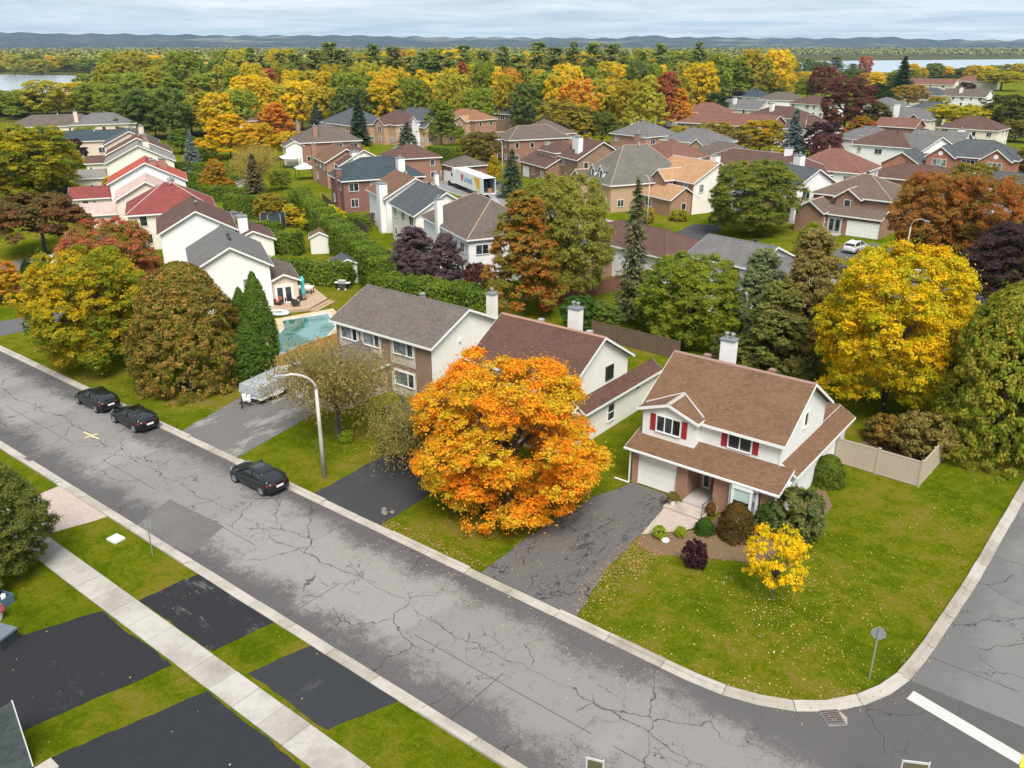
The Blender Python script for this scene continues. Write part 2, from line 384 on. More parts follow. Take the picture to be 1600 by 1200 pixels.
def drive_material(c, patch=None, lo=0.5, hi=0.56, amt=0.8, scale=0.3, stretch=(1, 1, 1), cracks=0):
    m = NM('driveway_asphalt'); p = m.node('ShaderNodeNewGeometry').outputs['Position']
    a = m.noise(m.mapping(p, stretch), scale, 10, 0.78); f = m.noise(p, 16, 4, 0.7); g = m.noise(p, 80, 2)
    w = m.noise(p, 1.3, 5)
    col = m.mix(m.math('MULTIPLY', w, 0.5), sc(c, 1.2), sc(c, 0.7))
    if patch: col = m.mix(m.math('MULTIPLY', m.step(a, lo, hi), amt), col, patch)
    col = m.mix(0.2, col, m.ramp(f, [(0.3, sc(c, 0.4)), (0.7, sc(c, 1.7))])); col = m.mix(0.03, col, m.ramp(g, [(0.3, (0.01, 0.01, 0.01)), (0.7, (0.45, 0.45, 0.45))]))
    if cracks:
        wc = m.node('ShaderNodeVectorMath', operation='ADD'); m.l.new(m.mapping(p, (1.0, 0.45, 1)), wc.inputs[0])
        ns = m.node('ShaderNodeVectorMath', operation='SCALE'); m.l.new(m.noisec(p, 1.1, 5), ns.inputs[0]); ns.inputs['Scale'].default_value = 1.1; m.l.new(ns.outputs[0], wc.inputs[1])
        for s_, w_ in ((0.55, 0.012), (1.4, 0.016)):
            v = m.node('ShaderNodeTexVoronoi', feature='DISTANCE_TO_EDGE'); v.voronoi_dimensions = '2D'; m.l.new(wc.outputs[0], v.inputs['Vector']); v.inputs['Scale'].default_value = s_
            k = m.math('MULTIPLY', m.math('LESS_THAN', v.outputs['Distance'], w_), m.step(m.noise(p, 0.5, 2), 0.46, 0.52)); col = m.mix(m.math('MULTIPLY', k, 0.75), col, (0.015, 0.015, 0.016))
    m.bump(f, 0.25, 0.02); return m.done(col, 0.95, 0.05)
def paver_material():
    m = NM('pavers'); p = m.coord('Object'); b = m.node('ShaderNodeTexBrick'); m.l.new(m.mapping(p, (1, 1, 1), (0, 0, 0), (0, 0, 0.12)), b.inputs['Vector'])
    b.inputs['Scale'].default_value = 1; b.inputs['Brick Width'].default_value = 0.22; b.inputs['Row Height'].default_value = 0.11; b.inputs['Mortar Size'].default_value = 0.006
    m.put(b.inputs['Color1'], (0.47, 0.34, 0.28)); m.put(b.inputs['Color2'], (0.36, 0.29, 0.25)); m.put(b.inputs['Mortar'], (0.2, 0.16, 0.13))
    n = m.noise(p, 0.7, 5); return m.done(m.mix(m.math('MULTIPLY', n, 0.5), b.outputs['Color'], (0.46, 0.42, 0.39)), 0.9, 0.2)
def mulch_material():
    m = NM('mulch'); p = m.coord('Object'); n = m.noise(p, 14, 5, 0.8); b = m.noise(p, 0.8, 4)
    m.bump(n, 0.9, 0.06); return m.done(m.mix(m.math('MULTIPLY', b, 0.5), m.ramp(n, [(0.3, (0.05, 0.032, 0.02)), (0.7, (0.30, 0.19, 0.11))]), (0.2, 0.14, 0.09)), 0.95, 0.1)
def water_material(c, rough=0.12):
    m = NM('water'); p = m.node('ShaderNodeNewGeometry').outputs['Position']; n = m.noise(p, 0.25, 4)
    m.bump(n, 0.15, 0.3); return m.done(c, rough, 0.6)
WHITE_TRIM = paint((0.72, 0.72, 0.71)); DARKM = paint((0.02, 0.02, 0.022), 0.5)
# ================================================================== the setting
_er = random.Random(17)
def ragged(pts, amp=0.05, step=0.45):
    out = []
    for i, a in enumerate(pts):
        b = pts[(i + 1) % len(pts)]; L = math.hypot(b[0] - a[0], b[1] - a[1]); n = max(1, int(L / step)); nx, ny = -(b[1] - a[1]) / max(L, 1e-6), (b[0] - a[0]) / max(L, 1e-6); w = 0
        for k in range(n):
            w = w * 0.6 + _er.uniform(-amp, amp) if k else 0; out.append((a[0] + (b[0] - a[0]) * k / n + nx * w, a[1] + (b[1] - a[1]) * k / n + ny * w))
    return out
def sheet(name, pts, z, mat, kind='structure'):
    if name in ('driveway', 'planting_bed', 'road_patch', 'drain_apron'): pts = ragged(pts, 0.03 if name == 'road_patch' else 0.06)
    me = MB().poly([(p[0], p[1], z) for p in pts]).mesh(name, mat, fix=False)
    o = link_mesh(name, me); o['kind'] = kind
    return o
def slab(name, pts, z0, z1, mat, parent=None):
    return MB().prism(pts, z0, z1).build(name, mat, parent)
gr = sheet('ground', [(-8400, -190), (4400, -190), (4400, 8700), (-8400, 8700)], 0.0, GRASS)

ROAD_N, ROAD_F = 19.95, 29.05                      # kerb faces of the main street
def cross_x(y): return -4.35 + 0.058 * (y - 36)    # kerb face of the side street
ROAD_M = road_material()
sheet('road', [(-230, ROAD_N), (40, ROAD_N), (40, ROAD_F), (5.2, ROAD_F), (5.2, ROAD_F + 6), (-4.4, ROAD_F + 6), (-7.2, ROAD_F + 1.4), (-11.6, ROAD_F), (-230, ROAD_F)], 0.012, ROAD_M)
SIDE_M = road_material(1.0, (0.16, 0.157, 0.155), (0.105, 0.103, 0.103), -4, 5, 'y')
sheet('side_street', [(cross_x(35.05), 35.05), (5.2, 35.05), (5.2 + 0.058 * 260, 295), (cross_x(295), 295)], 0.013, SIDE_M)
# patched, darker squares on the main street
PATCH = drive_material((0.115, 0.109, 0.107), (0.165, 0.156, 0.151), 0.44, 0.66, 0.7)
sheet('road_patch', [G(*p) for p in ((205, 828), (266, 780), (350, 823), (300, 866))], 0.017, PATCH)

# kerbs, one stone after another along each line
KERB = concrete((0.37, 0.335, 0.29)); KERB2 = concrete((0.30, 0.265, 0.22))
def kerb_run(parent, pts, width, side, seg=3.0, h=0.13, gap=0.018, low=()):
    """pts: polyline of the kerb's road face; the stone lies on the given side (+1 left of travel)"""
    P_ = [Vector((a, b)) for a, b in pts]; d = [0.0]
    for i in range(1, len(P_)): d.append(d[-1] + (P_[i] - P_[i - 1]).length)
    def at(t):
        for i in range(1, len(P_)):
            if t <= d[i] + 1e-6:
                k = (t - d[i - 1]) / (d[i] - d[i - 1]); q = P_[i - 1].lerp(P_[i], k); tg = (P_[i] - P_[i - 1]).normalized(); return q, Vector((-tg.y, tg.x)) * side
        return P_[-1], Vector((0, 0))
    n = max(1, int(d[-1] / seg)); L = d[-1] / n; rnd = random.Random(7)
    for k in range(n):
        a, b = k * L + gap, (k + 1) * L - gap
        m = MB(); ks = 1 if L < 2.2 else 2; hh = h
        mx = at((a + b) / 2)[0].x
        for lo, hi in low:
            if lo < mx < hi: hh = 0.05
        hh += rnd.uniform(-0.008, 0.008)
        ring = []
        for j in range(ks + 1):
            q, nn = at(a + (b - a) * j / ks); q = q + nn * rnd.uniform(-0.012, 0.012)
            o0 = q - nn * 0.32; o1 = q; o2 = q + nn * 0.03; o3 = q + nn * width
            ring.append([(o0.x, o0.y, 0.0), (o0.x, o0.y, 0.022), (o1.x, o1.y, 0.03), (o2.x, o2.y, hh), (o3.x, o3.y, hh), (o3.x, o3.y, 0.0)])
        b0 = len(m.v)
        for r_ in ring: m.v += r_
        c = 6
        for j in range(ks):
            for i in range(c): m.f.append((b0 + j * c + i, b0 + j * c + (i + 1) % c, b0 + (j + 1) * c + (i + 1) % c, b0 + (j + 1) * c + i))
        m.f.append(tuple(b0 + i for i in range(c))); m.f.append(tuple(b0 + ks * c + i for i in range(c)))
        m.build('kerb_stone', KERB if rnd.random() < 0.75 else KERB2, parent)
kf = tag(empty('kerb', (0, 0, 0)), kind='structure'); kn = tag(empty('kerb', (0, 0, 0)), kind='structure')
arc = [(-11.8, ROAD_F), (-10.1, 29.25), (-8.1, 29.95), (-6.6, 31.1), (-5.35, 32.7), (-4.6, 34.6), (-4.2, 37.5)]
far_line = [(-120, ROAD_F)] + arc + [(cross_x(45) + 0.2, 45), (cross_x(60), 60), (cross_x(120), 120)]
kerb_run(kf, far_line, 0.26, +1, low=((-54.6, -47.6), (-39.4, -33.1), (-25.2, -18.8)))
kerb_run(kn, [(-120, ROAD_N), (-11.6, ROAD_N)], 0.28, -1, low=((-53.5, -47), (-37.8, -30.5), (-28.7, -21.8)))
# sidewalk on the near side, slab by slab
sw = tag(empty('sidewalk'), kind='structure'); SW = [concrete((0.34, 0.315, 0.285)), concrete((0.30, 0.275, 0.245)), concrete((0.37, 0.345, 0.31))]
rs = random.Random(3); x = -66.0
while x < -14:
    L = 1.76; m = MB(); dz = rs.uniform(-0.008, 0.008)
    m.prism([(x + 0.012, 14.88 + rs.uniform(-.01, .01)), (x + L - 0.012, 14.88), (x + L - 0.012, 16.36), (x + 0.012, 16.36)], 0.0, 0.05 + dz)
    m.build('slab', SW[rs.randrange(3)], sw); x += L
# driveways
NEW_ASPH = drive_material((0.019, 0.020, 0.023), (0.085, 0.082, 0.08), 0.60, 0.66, 0.7, 0.25, (1, 2.2, 1))
NEW_ASPH2 = drive_material((0.021, 0.023, 0.027), (0.06, 0.06, 0.06), 0.58, 0.7, 0.6, 0.3, (1.0, 0.35, 1))
def drive(name, px, mat, z=0.016): return sheet(name, [G(*p) for p in px], z, mat)
drive('driveway', ((217, 939), (318, 893), (432, 970), (332, 1018)), drive_material((0.019, 0.020, 0.023), (0.16, 0.15, 0.145), 0.54, 0.62, 0.75, 0.42, (0.6, 1.8, 1)))
drive('driveway', ((-60, 1022), (160, 955), (268, 1040), (38, 1142), (-60, 1190)), NEW_ASPH)
drive('driveway', ((388, 1052), (497, 1004), (624, 1095), (512, 1141)), drive_material((0.028, 0.030, 0.034), (0.12, 0.118, 0.115), 0.55, 0.75, 0.6, 0.5, (1.0, 0.4, 1)))
drive('driveway', ((70, 1189), (325, 1080), (470, 1198), (420, 1260), (120, 1290), (40, 1205)), NEW_ASPH2)
drive('driveway', ((40, 781), (100, 756), (178, 804), (74, 836)), paver_material())
PAV = paver_material()
H3DRV = drive_material((0.105, 0.100, 0.098), (0.024, 0.024, 0.026), 0.555, 0.60, 0.85, 0.34, (1.6, 0.7, 1), 1)
sheet('driveway', [(-25.1, 29.35), (-18.8, 29.35), (-19.9, 34.2), (-20.15, 38.0), (-20.55, 43.36), (-23.72, 43.36), (-24.7, 40.4), (-25.3, 34)], 0.018, H3DRV)
sheet('driveway', [(-39.3, 29.35), (-33.1, 29.35), (-33.2, 33), (-35.0, 41.8), (-38.6, 41.8), (-39.6, 36)], 0.018, drive_material((0.042, 0.042, 0.045), (0.08, 0.098, 0.095), 0.55, 0.65, 0.6))
sheet('driveway', [(-54.6, 29.35), (-47.6, 29.35), (-49.0, 36.5), (-49.2, 38.2), (-55.6, 41.5), (-57.2, 37.6)], 0.018, drive_material((0.13, 0.123, 0.12), (0.30, 0.285, 0.27), 0.53, 0.57, 0.8, 0.35, (1.0, 0.35, 1)))
drive('driveway', ((-40, 508), (92, 488), (128, 482), (150, 500), (90, 505), (-40, 535)), drive_material((0.10, 0.098, 0.11)))
drive('driveway', ((-20, 415), (60, 402), (120, 388), (150, 396), (95, 413), (-20, 430)), drive_material((0.12, 0.12, 0.125)))
# back street and its driveways
BACK = drive_material((0.20, 0.195, 0.20), (0.13, 0.13, 0.135), 0.5, 0.6, 0.6)
def strip(pts, half):
    out_l, out_r = [], []
    for i, p in enumerate(pts):
        a = Vector(pts[max(i - 1, 0)]); b = Vector(pts[min(i + 1, len(pts) - 1)]); t = (b - a).normalized(); n = Vector((-t.y, t.x)) * half
        out_l.append((p[0] + n.x, p[1] + n.y)); out_r.append((p[0] - n.x, p[1] - n.y))
    return out_r + out_l[::-1]
back_line = [(20, 100), (-8, 103), (-30, 106), (-54, 109), (-80, 116), (-112, 128), (-140, 143), (-165, 163), (-185, 190), (-195, 215)]
sheet('back_street', strip(back_line, 4.3), 0.012, BACK)
kb = tag(empty('kerb'), kind='structure')
kerb_run(kb, [(p[0], p[1] + 4.5) for p in back_line[2:8]], 0.26, -1, 6.0); kerb_run(kb, [(p[0], p[1] - 4.5) for p in back_line[1:8]], 0.26, 1, 6.0)
drive('driveway', ((1036, 372), (1085, 350), (1120, 352), (1128, 358), (1085, 379)), drive_material((0.055, 0.056, 0.062)), 0.02)
drive('driveway', ((1296, 398), (1330, 378), (1410, 385), (1400, 410), (1335, 408)), drive_material((0.12, 0.115, 0.115)), 0.02)
drive('driveway', ((610, 213), (650, 205), (668, 222), (630, 232)), drive_material((0.2, 0.2, 0.21)), 0.02)
drive('driveway', ((795, 300), (770, 275), (730, 262), (690, 272), (715, 285)), drive_material((0.1, 0.1, 0.105)), 0.02)
# painted marks
PAINTW = paint((0.44, 0.44, 0.425)); PAINTY = paint((0.72, 0.46, 0.03))
sheet('stop_line', [(-4.02, 33.72), (0.55, 32.62), (0.62, 33.28), (-3.9, 34.42)], 0.021, PAINTW)
sheet('centre_line', [(0.58, 32.5), (0.74, 32.5), (1.3, 50), (1.14, 50)], 0.021, PAINTY)
a_ = G(143, 681)
sheet('survey_mark', [(a_[0] - 1.1, a_[1] - .1), (a_[0] + 1.0, a_[1] - .02), (a_[0] + 1.0, a_[1] + .1), (a_[0] - 1.1, a_[1] + .02)], 0.021, paint((0.7, 0.55, 0.25)))
sheet('survey_mark', [(a_[0] - .08, a_[1] - .5), (a_[0] + .05, a_[1] - .5), (a_[0] + .09, a_[1] + .45), (a_[0] - .04, a_[1] + .45)], 0.025, paint((0.72, 0.58, 0.28)))
# planting beds and front walk of the corner house
MULCH = mulch_material()
sheet('planting_bed', [(-20.1, 38.1), (-19.6, 37.0), (-18.3, 36.9), (-17.0, 37.7), (-15.4, 38.6), (-13.8, 39.4), (-13.0, 40.6), (-12.9, 43.2), (-17.4, 43.3), (-17.6, 41.0), (-18.2, 40.0)], 0.008, MULCH)
sheet('planting_bed', [(-14.2, 43.4), (-13.2, 43.8), (-12.2, 46.5), (-12.2, 48.5), (-13.3, 50.2), (-13.7, 50.2)], 0.009, MULCH)
sheet('planting_bed', [(-13.9, 54.9), (-8.9, 54.8), (-8.4, 61.5), (-12.5, 62.5), (-14, 58)], 0.008, MULCH)
sheet('front_walk', [(-20.52, 42.0), (-20.1, 38.2), (-18.4, 40.0), (-17.7, 41.2), (-17.75, 41.75)], 0.02, PAV)
# pool terrace, water on both sides of the wood, far plain
TERR = concrete((0.56, 0.40, 0.22))
sheet('terrace', [G(*p) for p in ((395, 575), (420, 500), (520, 482), (545, 505), (528, 540), (470, 575))], 0.01, TERR)
WATER = water_material((0.30, 0.36, 0.42), 0.18)
sheet('river', [(-700, 1350), (-430, 1060), (-296, 960), (-60, 1010), (800, 1150), (1500, 2000), (-289, 2050)], 0.25, WATER)
sheet('river', [(-1500, 150), (-930, 375), (-770, 425), (-470, 262), (-520, 200), (-900, 60)], 0.25, WATER)

FLOOR = NM('woodland_floor'); _p = FLOOR.node('ShaderNodeNewGeometry').outputs['Position']
FLOORM = FLOOR.done(FLOOR.ramp(FLOOR.noise(_p, 0.03, 6, 0.7), [(0.38, (0.035, 0.045, 0.012)), (0.5, (0.075, 0.075, 0.018)), (0.62, (0.13, 0.10, 0.03))]), 1.0, 0.0)
sheet('woodland_floor', [G(-500, 190), G(-100, 186), G(190, 200), G(260, 216), G(400, 206), G(1060, 186), G(1110, 150), G(1250, 126), G(1700, 121), (4300, 8600), (-8300, 8600), (-8300, -180), (-1800, -180)], 0.06, FLOORM)
# far hills: a long ridge with bumps, wooded by its material
def hills():
    m = NM('far_wood'); p = m.node('ShaderNodeNewGeometry').outputs['Position']
    n = m.noise(p, 0.006, 7, 0.7); b = m.noise(p, 0.0011, 4)
    col = m.ramp(n, [(0.36, (0.010, 0.016, 0.010)), (0.47, (0.022, 0.03, 0.014)), (0.55, (0.06, 0.04, 0.018)), (0.63, (0.08, 0.08, 0.04))])
    col = m.mix(m.math('MULTIPLY', m.step(b, 0.55, 0.62), 0.6), col, (0.2, 0.2, 0.11))
    mat = m.done(col, 0.95, 0.1); rnd = np.random.RandomState(5)
    v, f = [], []; NA, NR = 360, 16
    ph = rnd.rand(12) * 6.28
    for i in range(NA + 1):
        ang = YAW + math.pi / 2 + math.radians(44 - 88 * i / NA)     # left to right through the view
        s_ = i / NA
        prof = 112 - 78 * s_ + 4 * math.sin(9 * s_ + ph[0]) + 4 * math.sin(23 * s_ + ph[1]) + 2.5 * math.sin(51 * s_ + ph[2]) + 1.6 * math.sin(120 * s_ + ph[3])
        prof += 15 * math.exp(-((s_ - 0.597) / 0.012) ** 2) + 12 * math.exp(-((s_ - 0.755) / 0.02) ** 2)
        for j in range(NR):
            r = 3300 + 4600 * j / (NR - 1); k = j / (NR - 1)
            h = 14 * k + prof * (max(0, (k - 0.45) / 0.55) ** 1.4) + 5 * math.sin(i * 0.9 + j * 1.7) * k + rnd.rand() * 4 * k
            v.append((math.cos(ang) * r, math.sin(ang) * r, h if j else -0.5))
    for i in range(NA):
        for j in range(NR - 1):
            a = i * NR + j; f.append((a, a + 1, a + NR + 1, a + NR))
    me = bpy.data.meshes.new('hills'); me.from_pydata(v, [], f); me.materials.append(mat); me.polygons.foreach_set('use_smooth', [True] * len(f))
    o = link_mesh('hills', me); o['kind'] = 'structure'
hills()

# ================================================================== leaves and trees
def card_mesh(name, C, N, size, attr, mat, asp=0.62, rs=None, fold=0.0, axis=None, squash=1.0):
    """one four-sided leaf card per point; attr is (n,3) stored as the 'leaf' colour"""
    n = len(C); rs = rs or np.random.RandomState(1)
    N = N / (np.linalg.norm(N, axis=1, keepdims=True) + 1e-9)
    R = rs.normal(size=(n, 3)) if axis is None else axis + rs.normal(size=(n, 3)) * 0.25
    T = R - (R * N).sum(1, keepdims=True) * N; T /= (np.linalg.norm(T, axis=1, keepdims=True) + 1e-9); B = np.cross(N, T)
    s = (np.asarray(size) * np.ones(n))[:, None]
    V = np.empty((n, 4, 3), 'f')
    V[:, 0] = C - T * s * 0.5; V[:, 1] = C + B * s * asp * 0.5 + T * s * 0.08 + N * s * fold; V[:, 2] = C + T * s * 0.5; V[:, 3] = C - B * s * asp * 0.5 + T * s * 0.08 + N * s * fold
    V[:, :, 2] /= squash
    me = bpy.data.meshes.new(name); me.vertices.add(n * 4); me.vertices.foreach_set('co', V.reshape(-1))
    me.loops.add(n * 4); me.loops.foreach_set('vertex_index', np.arange(n * 4, dtype='i'))
    me.polygons.add(n); me.polygons.foreach_set('loop_start', np.arange(0, n * 4, 4, dtype='i')); me.polygons.foreach_set('loop_total', np.full(n, 4, 'i'))
    at = me.attributes.new('leaf', 'FLOAT_COLOR', 'POINT')
    A = np.ones((n, 4, 4), 'f'); A[:, :, :3] = np.asarray(attr)[:, None, :]; at.data.foreach_set('color', A.reshape(-1))
    me.materials.append(mat); me.update(calc_edges=True); return me

def unit(rs, n):
    a = rs.normal(size=(n, 3)); return a / np.linalg.norm(a, axis=1, keepdims=True)
def broad_crown(seed, lobes, clumps, leaves, size, spread=0.07, flat=0.55, shape=0, A=1.8, lr=(0.15, 0.24), loose=0.05):
    """crown filling x,y in -1..1 and z in 0..1 (true height A times its radius) with leafy sprays on many small lobes"""
    rs = np.random.RandomState(seed); LC, LR = [], []
    ph = rs.rand(6) * 6.28
    for k in range(lobes):
        t = (k + 0.5) / lobes; ga = k * 2.39996 + rs.uniform(-.2, .2)
        if shape == 0: z = 0.10 + 0.80 * t ** 0.9; prof = math.sqrt(max(0.02, 1 - ((z - 0.42) / 0.58) ** 2)) if z > 0.42 else 0.66 + 0.34 * (z / 0.42)
        elif shape == 1: z = 0.08 + 0.82 * t; prof = 0.92 * (1 - t) ** 0.7 + 0.14
        else: z = 0.30 + 0.5 * t; prof = math.sqrt(max(0.03, 1 - ((z - 0.45) / 0.5) ** 2))
        prof *= 1 + 0.10 * math.sin(2 * ga + ph[0]) + 0.10 * math.sin(3 * ga + 7 * z + ph[1]) + 0.06 * math.sin(5 * ga - 11 * z + ph[2])
        rr = prof * (0.80 if k % 5 else rs.uniform(0.2, 0.55)) * rs.uniform(0.85, 1.08)
        LC.append((rr * math.cos(ga), rr * math.sin(ga), z * A)); LR.append(rs.uniform(*lr) * (0.75 + 0.25 * prof))
    LC = np.array(LC); LR = np.array(LR)
    k = rs.randint(0, lobes, clumps); d = unit(rs, clumps); d[:, 2] = np.where(rs.rand(clumps) < 0.75, np.abs(d[:, 2]), d[:, 2])
    out = LC[k] - np.array([0, 0, 0.42 * A]); d = d + 0.6 * out / (np.linalg.norm(out, axis=1, keepdims=True) + 1e-6)
    d /= np.linalg.norm(d, axis=1, keepdims=True)
    CC = LC[k] + d * (LR[k] * rs.uniform(0.72, 1.1, clumps))[:, None] * np.array([1.1, 1.1, 0.8])
    tone = np.clip(rs.rand(clumps) * 0.5 + rs.rand(lobes)[k] * 0.5, 0, 1)
    n = clumps * leaves; ci = np.repeat(np.arange(clumps), leaves)
    off = unit(rs, n) * (rs.rand(n, 1) ** 0.45) * spread * np.repeat(rs.uniform(0.6, 1.3, clumps), leaves)[:, None]; off[:, 2] *= flat
    C = CC[ci] + off
    sel = rs.rand(n) < loose; C[sel] += rs.normal(size=(sel.sum(), 3)) * spread * 0.7
    N = d[ci] * 0.55 + np.array([0, 0, 0.6]) + off / spread * 0.5 + rs.normal(size=(n, 3)) * 0.5
    C[:, 2] = np.maximum(C[:, 2], 0.0)
    attr = np.stack([tone[ci], rs.rand(n), np.clip(rs.rand(n) * 0.5 + tone[ci] * 0.5, 0, 1)], 1)
    return card_mesh('crown', C, N, size * rs.uniform(0.65, 1.3, n), attr, LEAF, 0.75, rs, 0.08, None, A)
def droop_crown(seed, limbs, strands, leaves, size, A=1.5):
    """thin, see-through crown of hanging twigs"""
    rs = np.random.RandomState(seed); C, Tn = [], []; tone = []
    for i in range(limbs):
        a = i * 2.4 + rs.rand(); e = rs.uniform(0.25, 1.2); L = rs.uniform(0.6, 1.0)
        base = np.array([math.cos(a) * math.cos(e), math.sin(a) * math.cos(e), 0]) * L; zt = 0.35 + 0.6 * math.sin(e) * rs.uniform(0.8, 1.05)
        for s in range(strands):
            t = rs.uniform(0.25, 1); p = base * t; p[2] = 0.25 + (zt - 0.25) * (1 - (1 - t) ** 2); tn = rs.rand()
            p = p + rs.normal(size=3) * np.array([.1, .1, .05]); q = np.clip(p[2], 0, 1)
            hang = rs.uniform(0.1, 0.34); dr = rs.normal(size=2) * 0.08
            for l in range(leaves):
                u = l / leaves; C.append((p[0] + dr[0] * u + rs.normal() * .022, p[1] + dr[1] * u + rs.normal() * .022, max(0.0, q - hang * u))); tone.append(tn)
    C = np.array(C) * np.array([1, 1, A]); n = len(C); N = rs.normal(size=(n, 3)) + np.array([0, 0, 0.5])
    attr = np.stack([np.array(tone), rs.rand(n), rs.rand(n)], 1)
    return card_mesh('crown', C, N, size * rs.uniform(0.6, 1.2, n), attr, LEAF, 0.4, rs, 0.0, np.array([[0, 0, -0.6]]), A)
def spruce_crown(seed, whorls, per, cards, size, power=0.9, droop=0.12, gap=0.0, top=0.03, A=4.0):
    rs = np.random.RandomState(seed); C, N, AT, X = [], [], [], []
    for w in range(whorls):
        z = (w + rs.rand() * 0.6) / whorls; R = (1 - z) ** power * (1.0 if gap == 0 else rs.uniform(1 - gap, 1.0)) + top
        k = max(4, int(per * (0.35 + 0.65 * R)))
        for b in range(k):
            a = rs.rand() * 6.283; L = R * rs.uniform(0.72, 1.06); tn = rs.rand(); nc = max(3, int(cards * (0.3 + 0.7 * L)))
            for c in range(nc):
                u = (c + rs.rand()) / nc; u = 0.12 + 0.88 * u; rr = L * u; wv = 0.10 * (0.35 + L) * (1 - 0.55 * u)
                off = rs.normal() * wv; up = rs.normal() * 0.012
                C.append((math.cos(a) * rr - math.sin(a) * off, math.sin(a) * rr + math.cos(a) * off, z * 0.97 - droop * rr * (1.2 - 0.6 * u) * 0.55 + up + 0.03))
                N.append((rs.normal() * 0.4 + math.cos(a) * 0.35, rs.normal() * 0.4 + math.sin(a) * 0.35, 1.0)); X.append((math.cos(a), math.sin(a), -0.15)); AT.append((tn, rs.rand(), rs.rand()))
    C = np.array(C); C[:, 2] = np.maximum(C[:, 2], 0) * A
    return card_mesh('crown', C, np.array(N), size * rs.uniform(0.7, 1.25, len(C)), np.array(AT), LEAF, 0.42, rs, -0.06, np.array(X), A)
def cedar_crown(seed, clumps, leaves, size, shape='dome', tops=1, spread=0.07, stretch=1.0, A=2.0):
    """dense sprays in small lumps over a solid outline"""
    rs = np.random.RandomState(seed); n0 = clumps; a = rs.rand(n0) * 6.283; z = rs.rand(n0) ** 0.85
    ctr = np.zeros((n0, 2)); zs = np.ones(n0)
    if tops > 1:
        k = rs.randint(0, tops, n0); ang = np.arange(tops) * 2.4 + 0.4; rr0 = np.where(np.arange(tops) == 0, 0, 0.48)
        ctr = np.stack([np.cos(ang) * rr0, np.sin(ang) * rr0], 1)[k]; zs = np.where(np.arange(tops) == 0, 1.0, rs.uniform(0.66, 0.95, tops))[k]
    if shape == 'dome': R = np.sqrt(np.maximum(0, 1 - z ** 2.1))
    elif shape == 'col': R = (1 - z ** 3.2) * (0.72 + 0.28 * np.minimum(1, z * 4)) + 0.02
    else: R = (1 - z) ** 0.62
    if tops > 1: R = R * 0.6
    lump = 0.06 * np.sin(a * 3 + z * 13 + seed) + 0.05 * np.sin(a * 7 - z * 23)
    R = R * (1 + lump) * rs.uniform(0.80, 1.02, n0)
    CC = np.stack([ctr[:, 0] + np.cos(a) * R, ctr[:, 1] + np.sin(a) * R, z * zs * A], 1)
    out = np.stack([np.cos(a), np.sin(a), 0.35 + 0.9 * z ** 2], 1); tone = rs.rand(n0)
    n = n0 * leaves; ci = np.repeat(np.arange(n0), leaves); off = unit(rs, n) * rs.rand(n, 1) ** 0.45 * spread; off[:, 2] *= stretch
    C = CC[ci] + off; C[:, 2] = np.maximum(C[:, 2], 0.0)
    N = out[ci] * 0.8 + off / spread * 0.6 + rs.normal(size=(n, 3)) * 0.45
    X = np.stack([np.cos(a) * 0.8, np.sin(a) * 0.8, np.full(n0, 0.7)], 1)[ci] + rs.normal(size=(n, 3)) * 0.5
    return card_mesh('crown', C, N, size * rs.uniform(0.6, 1.3, n), np.stack([tone[ci], rs.rand(n), rs.rand(n)], 1), LEAF, 0.55, rs, 0.05, X, A)
def trunk_mesh(seed, kind):
    rs = random.Random(seed); m = MB()
    if kind == 'cone': m.path([(0, 0, -0.02), (0, 0, 0.5), (0, 0, 0.97)], [0.055, 0.035, 0.008], 7)
    else:
        top = 0.34 if kind == 'broad' else 0.3; j = (rs.uniform(-.02, .02), rs.uniform(-.02, .02), top)
        m.path([(0, 0, -0.02), (0.005, 0, 0.05), j], [0.062, 0.045, 0.038], 9)
        for i in range(8):
            a = i * 2.4 + rs.random(); r = rs.uniform(0.25, 0.62); z1 = rs.uniform(0.5, 0.85)
            mid = (j[0] + math.cos(a) * r * 0.45, j[1] + math.sin(a) * r * 0.45, top + (z1 - top) * 0.55); end = (math.cos(a) * r, math.sin(a) * r, z1)
            m.path([j, mid, end], [0.028, 0.018, 0.006], 6)
            for q in range(2):
                b = a + rs.uniform(-1, 1); e2 = (mid[0] + math.cos(b) * 0.28, mid[1] + math.sin(b) * 0.28, mid[2] + rs.uniform(0.08, 0.25)); m.tube(mid, e2, 0.012, 0.004, 5)
        m.path([j, (0, 0, 0.65), (0.03, 0, 0.9)], [0.034, 0.018, 0.005], 6)
    return m.mesh('trunk', BARK, True, fix=False)
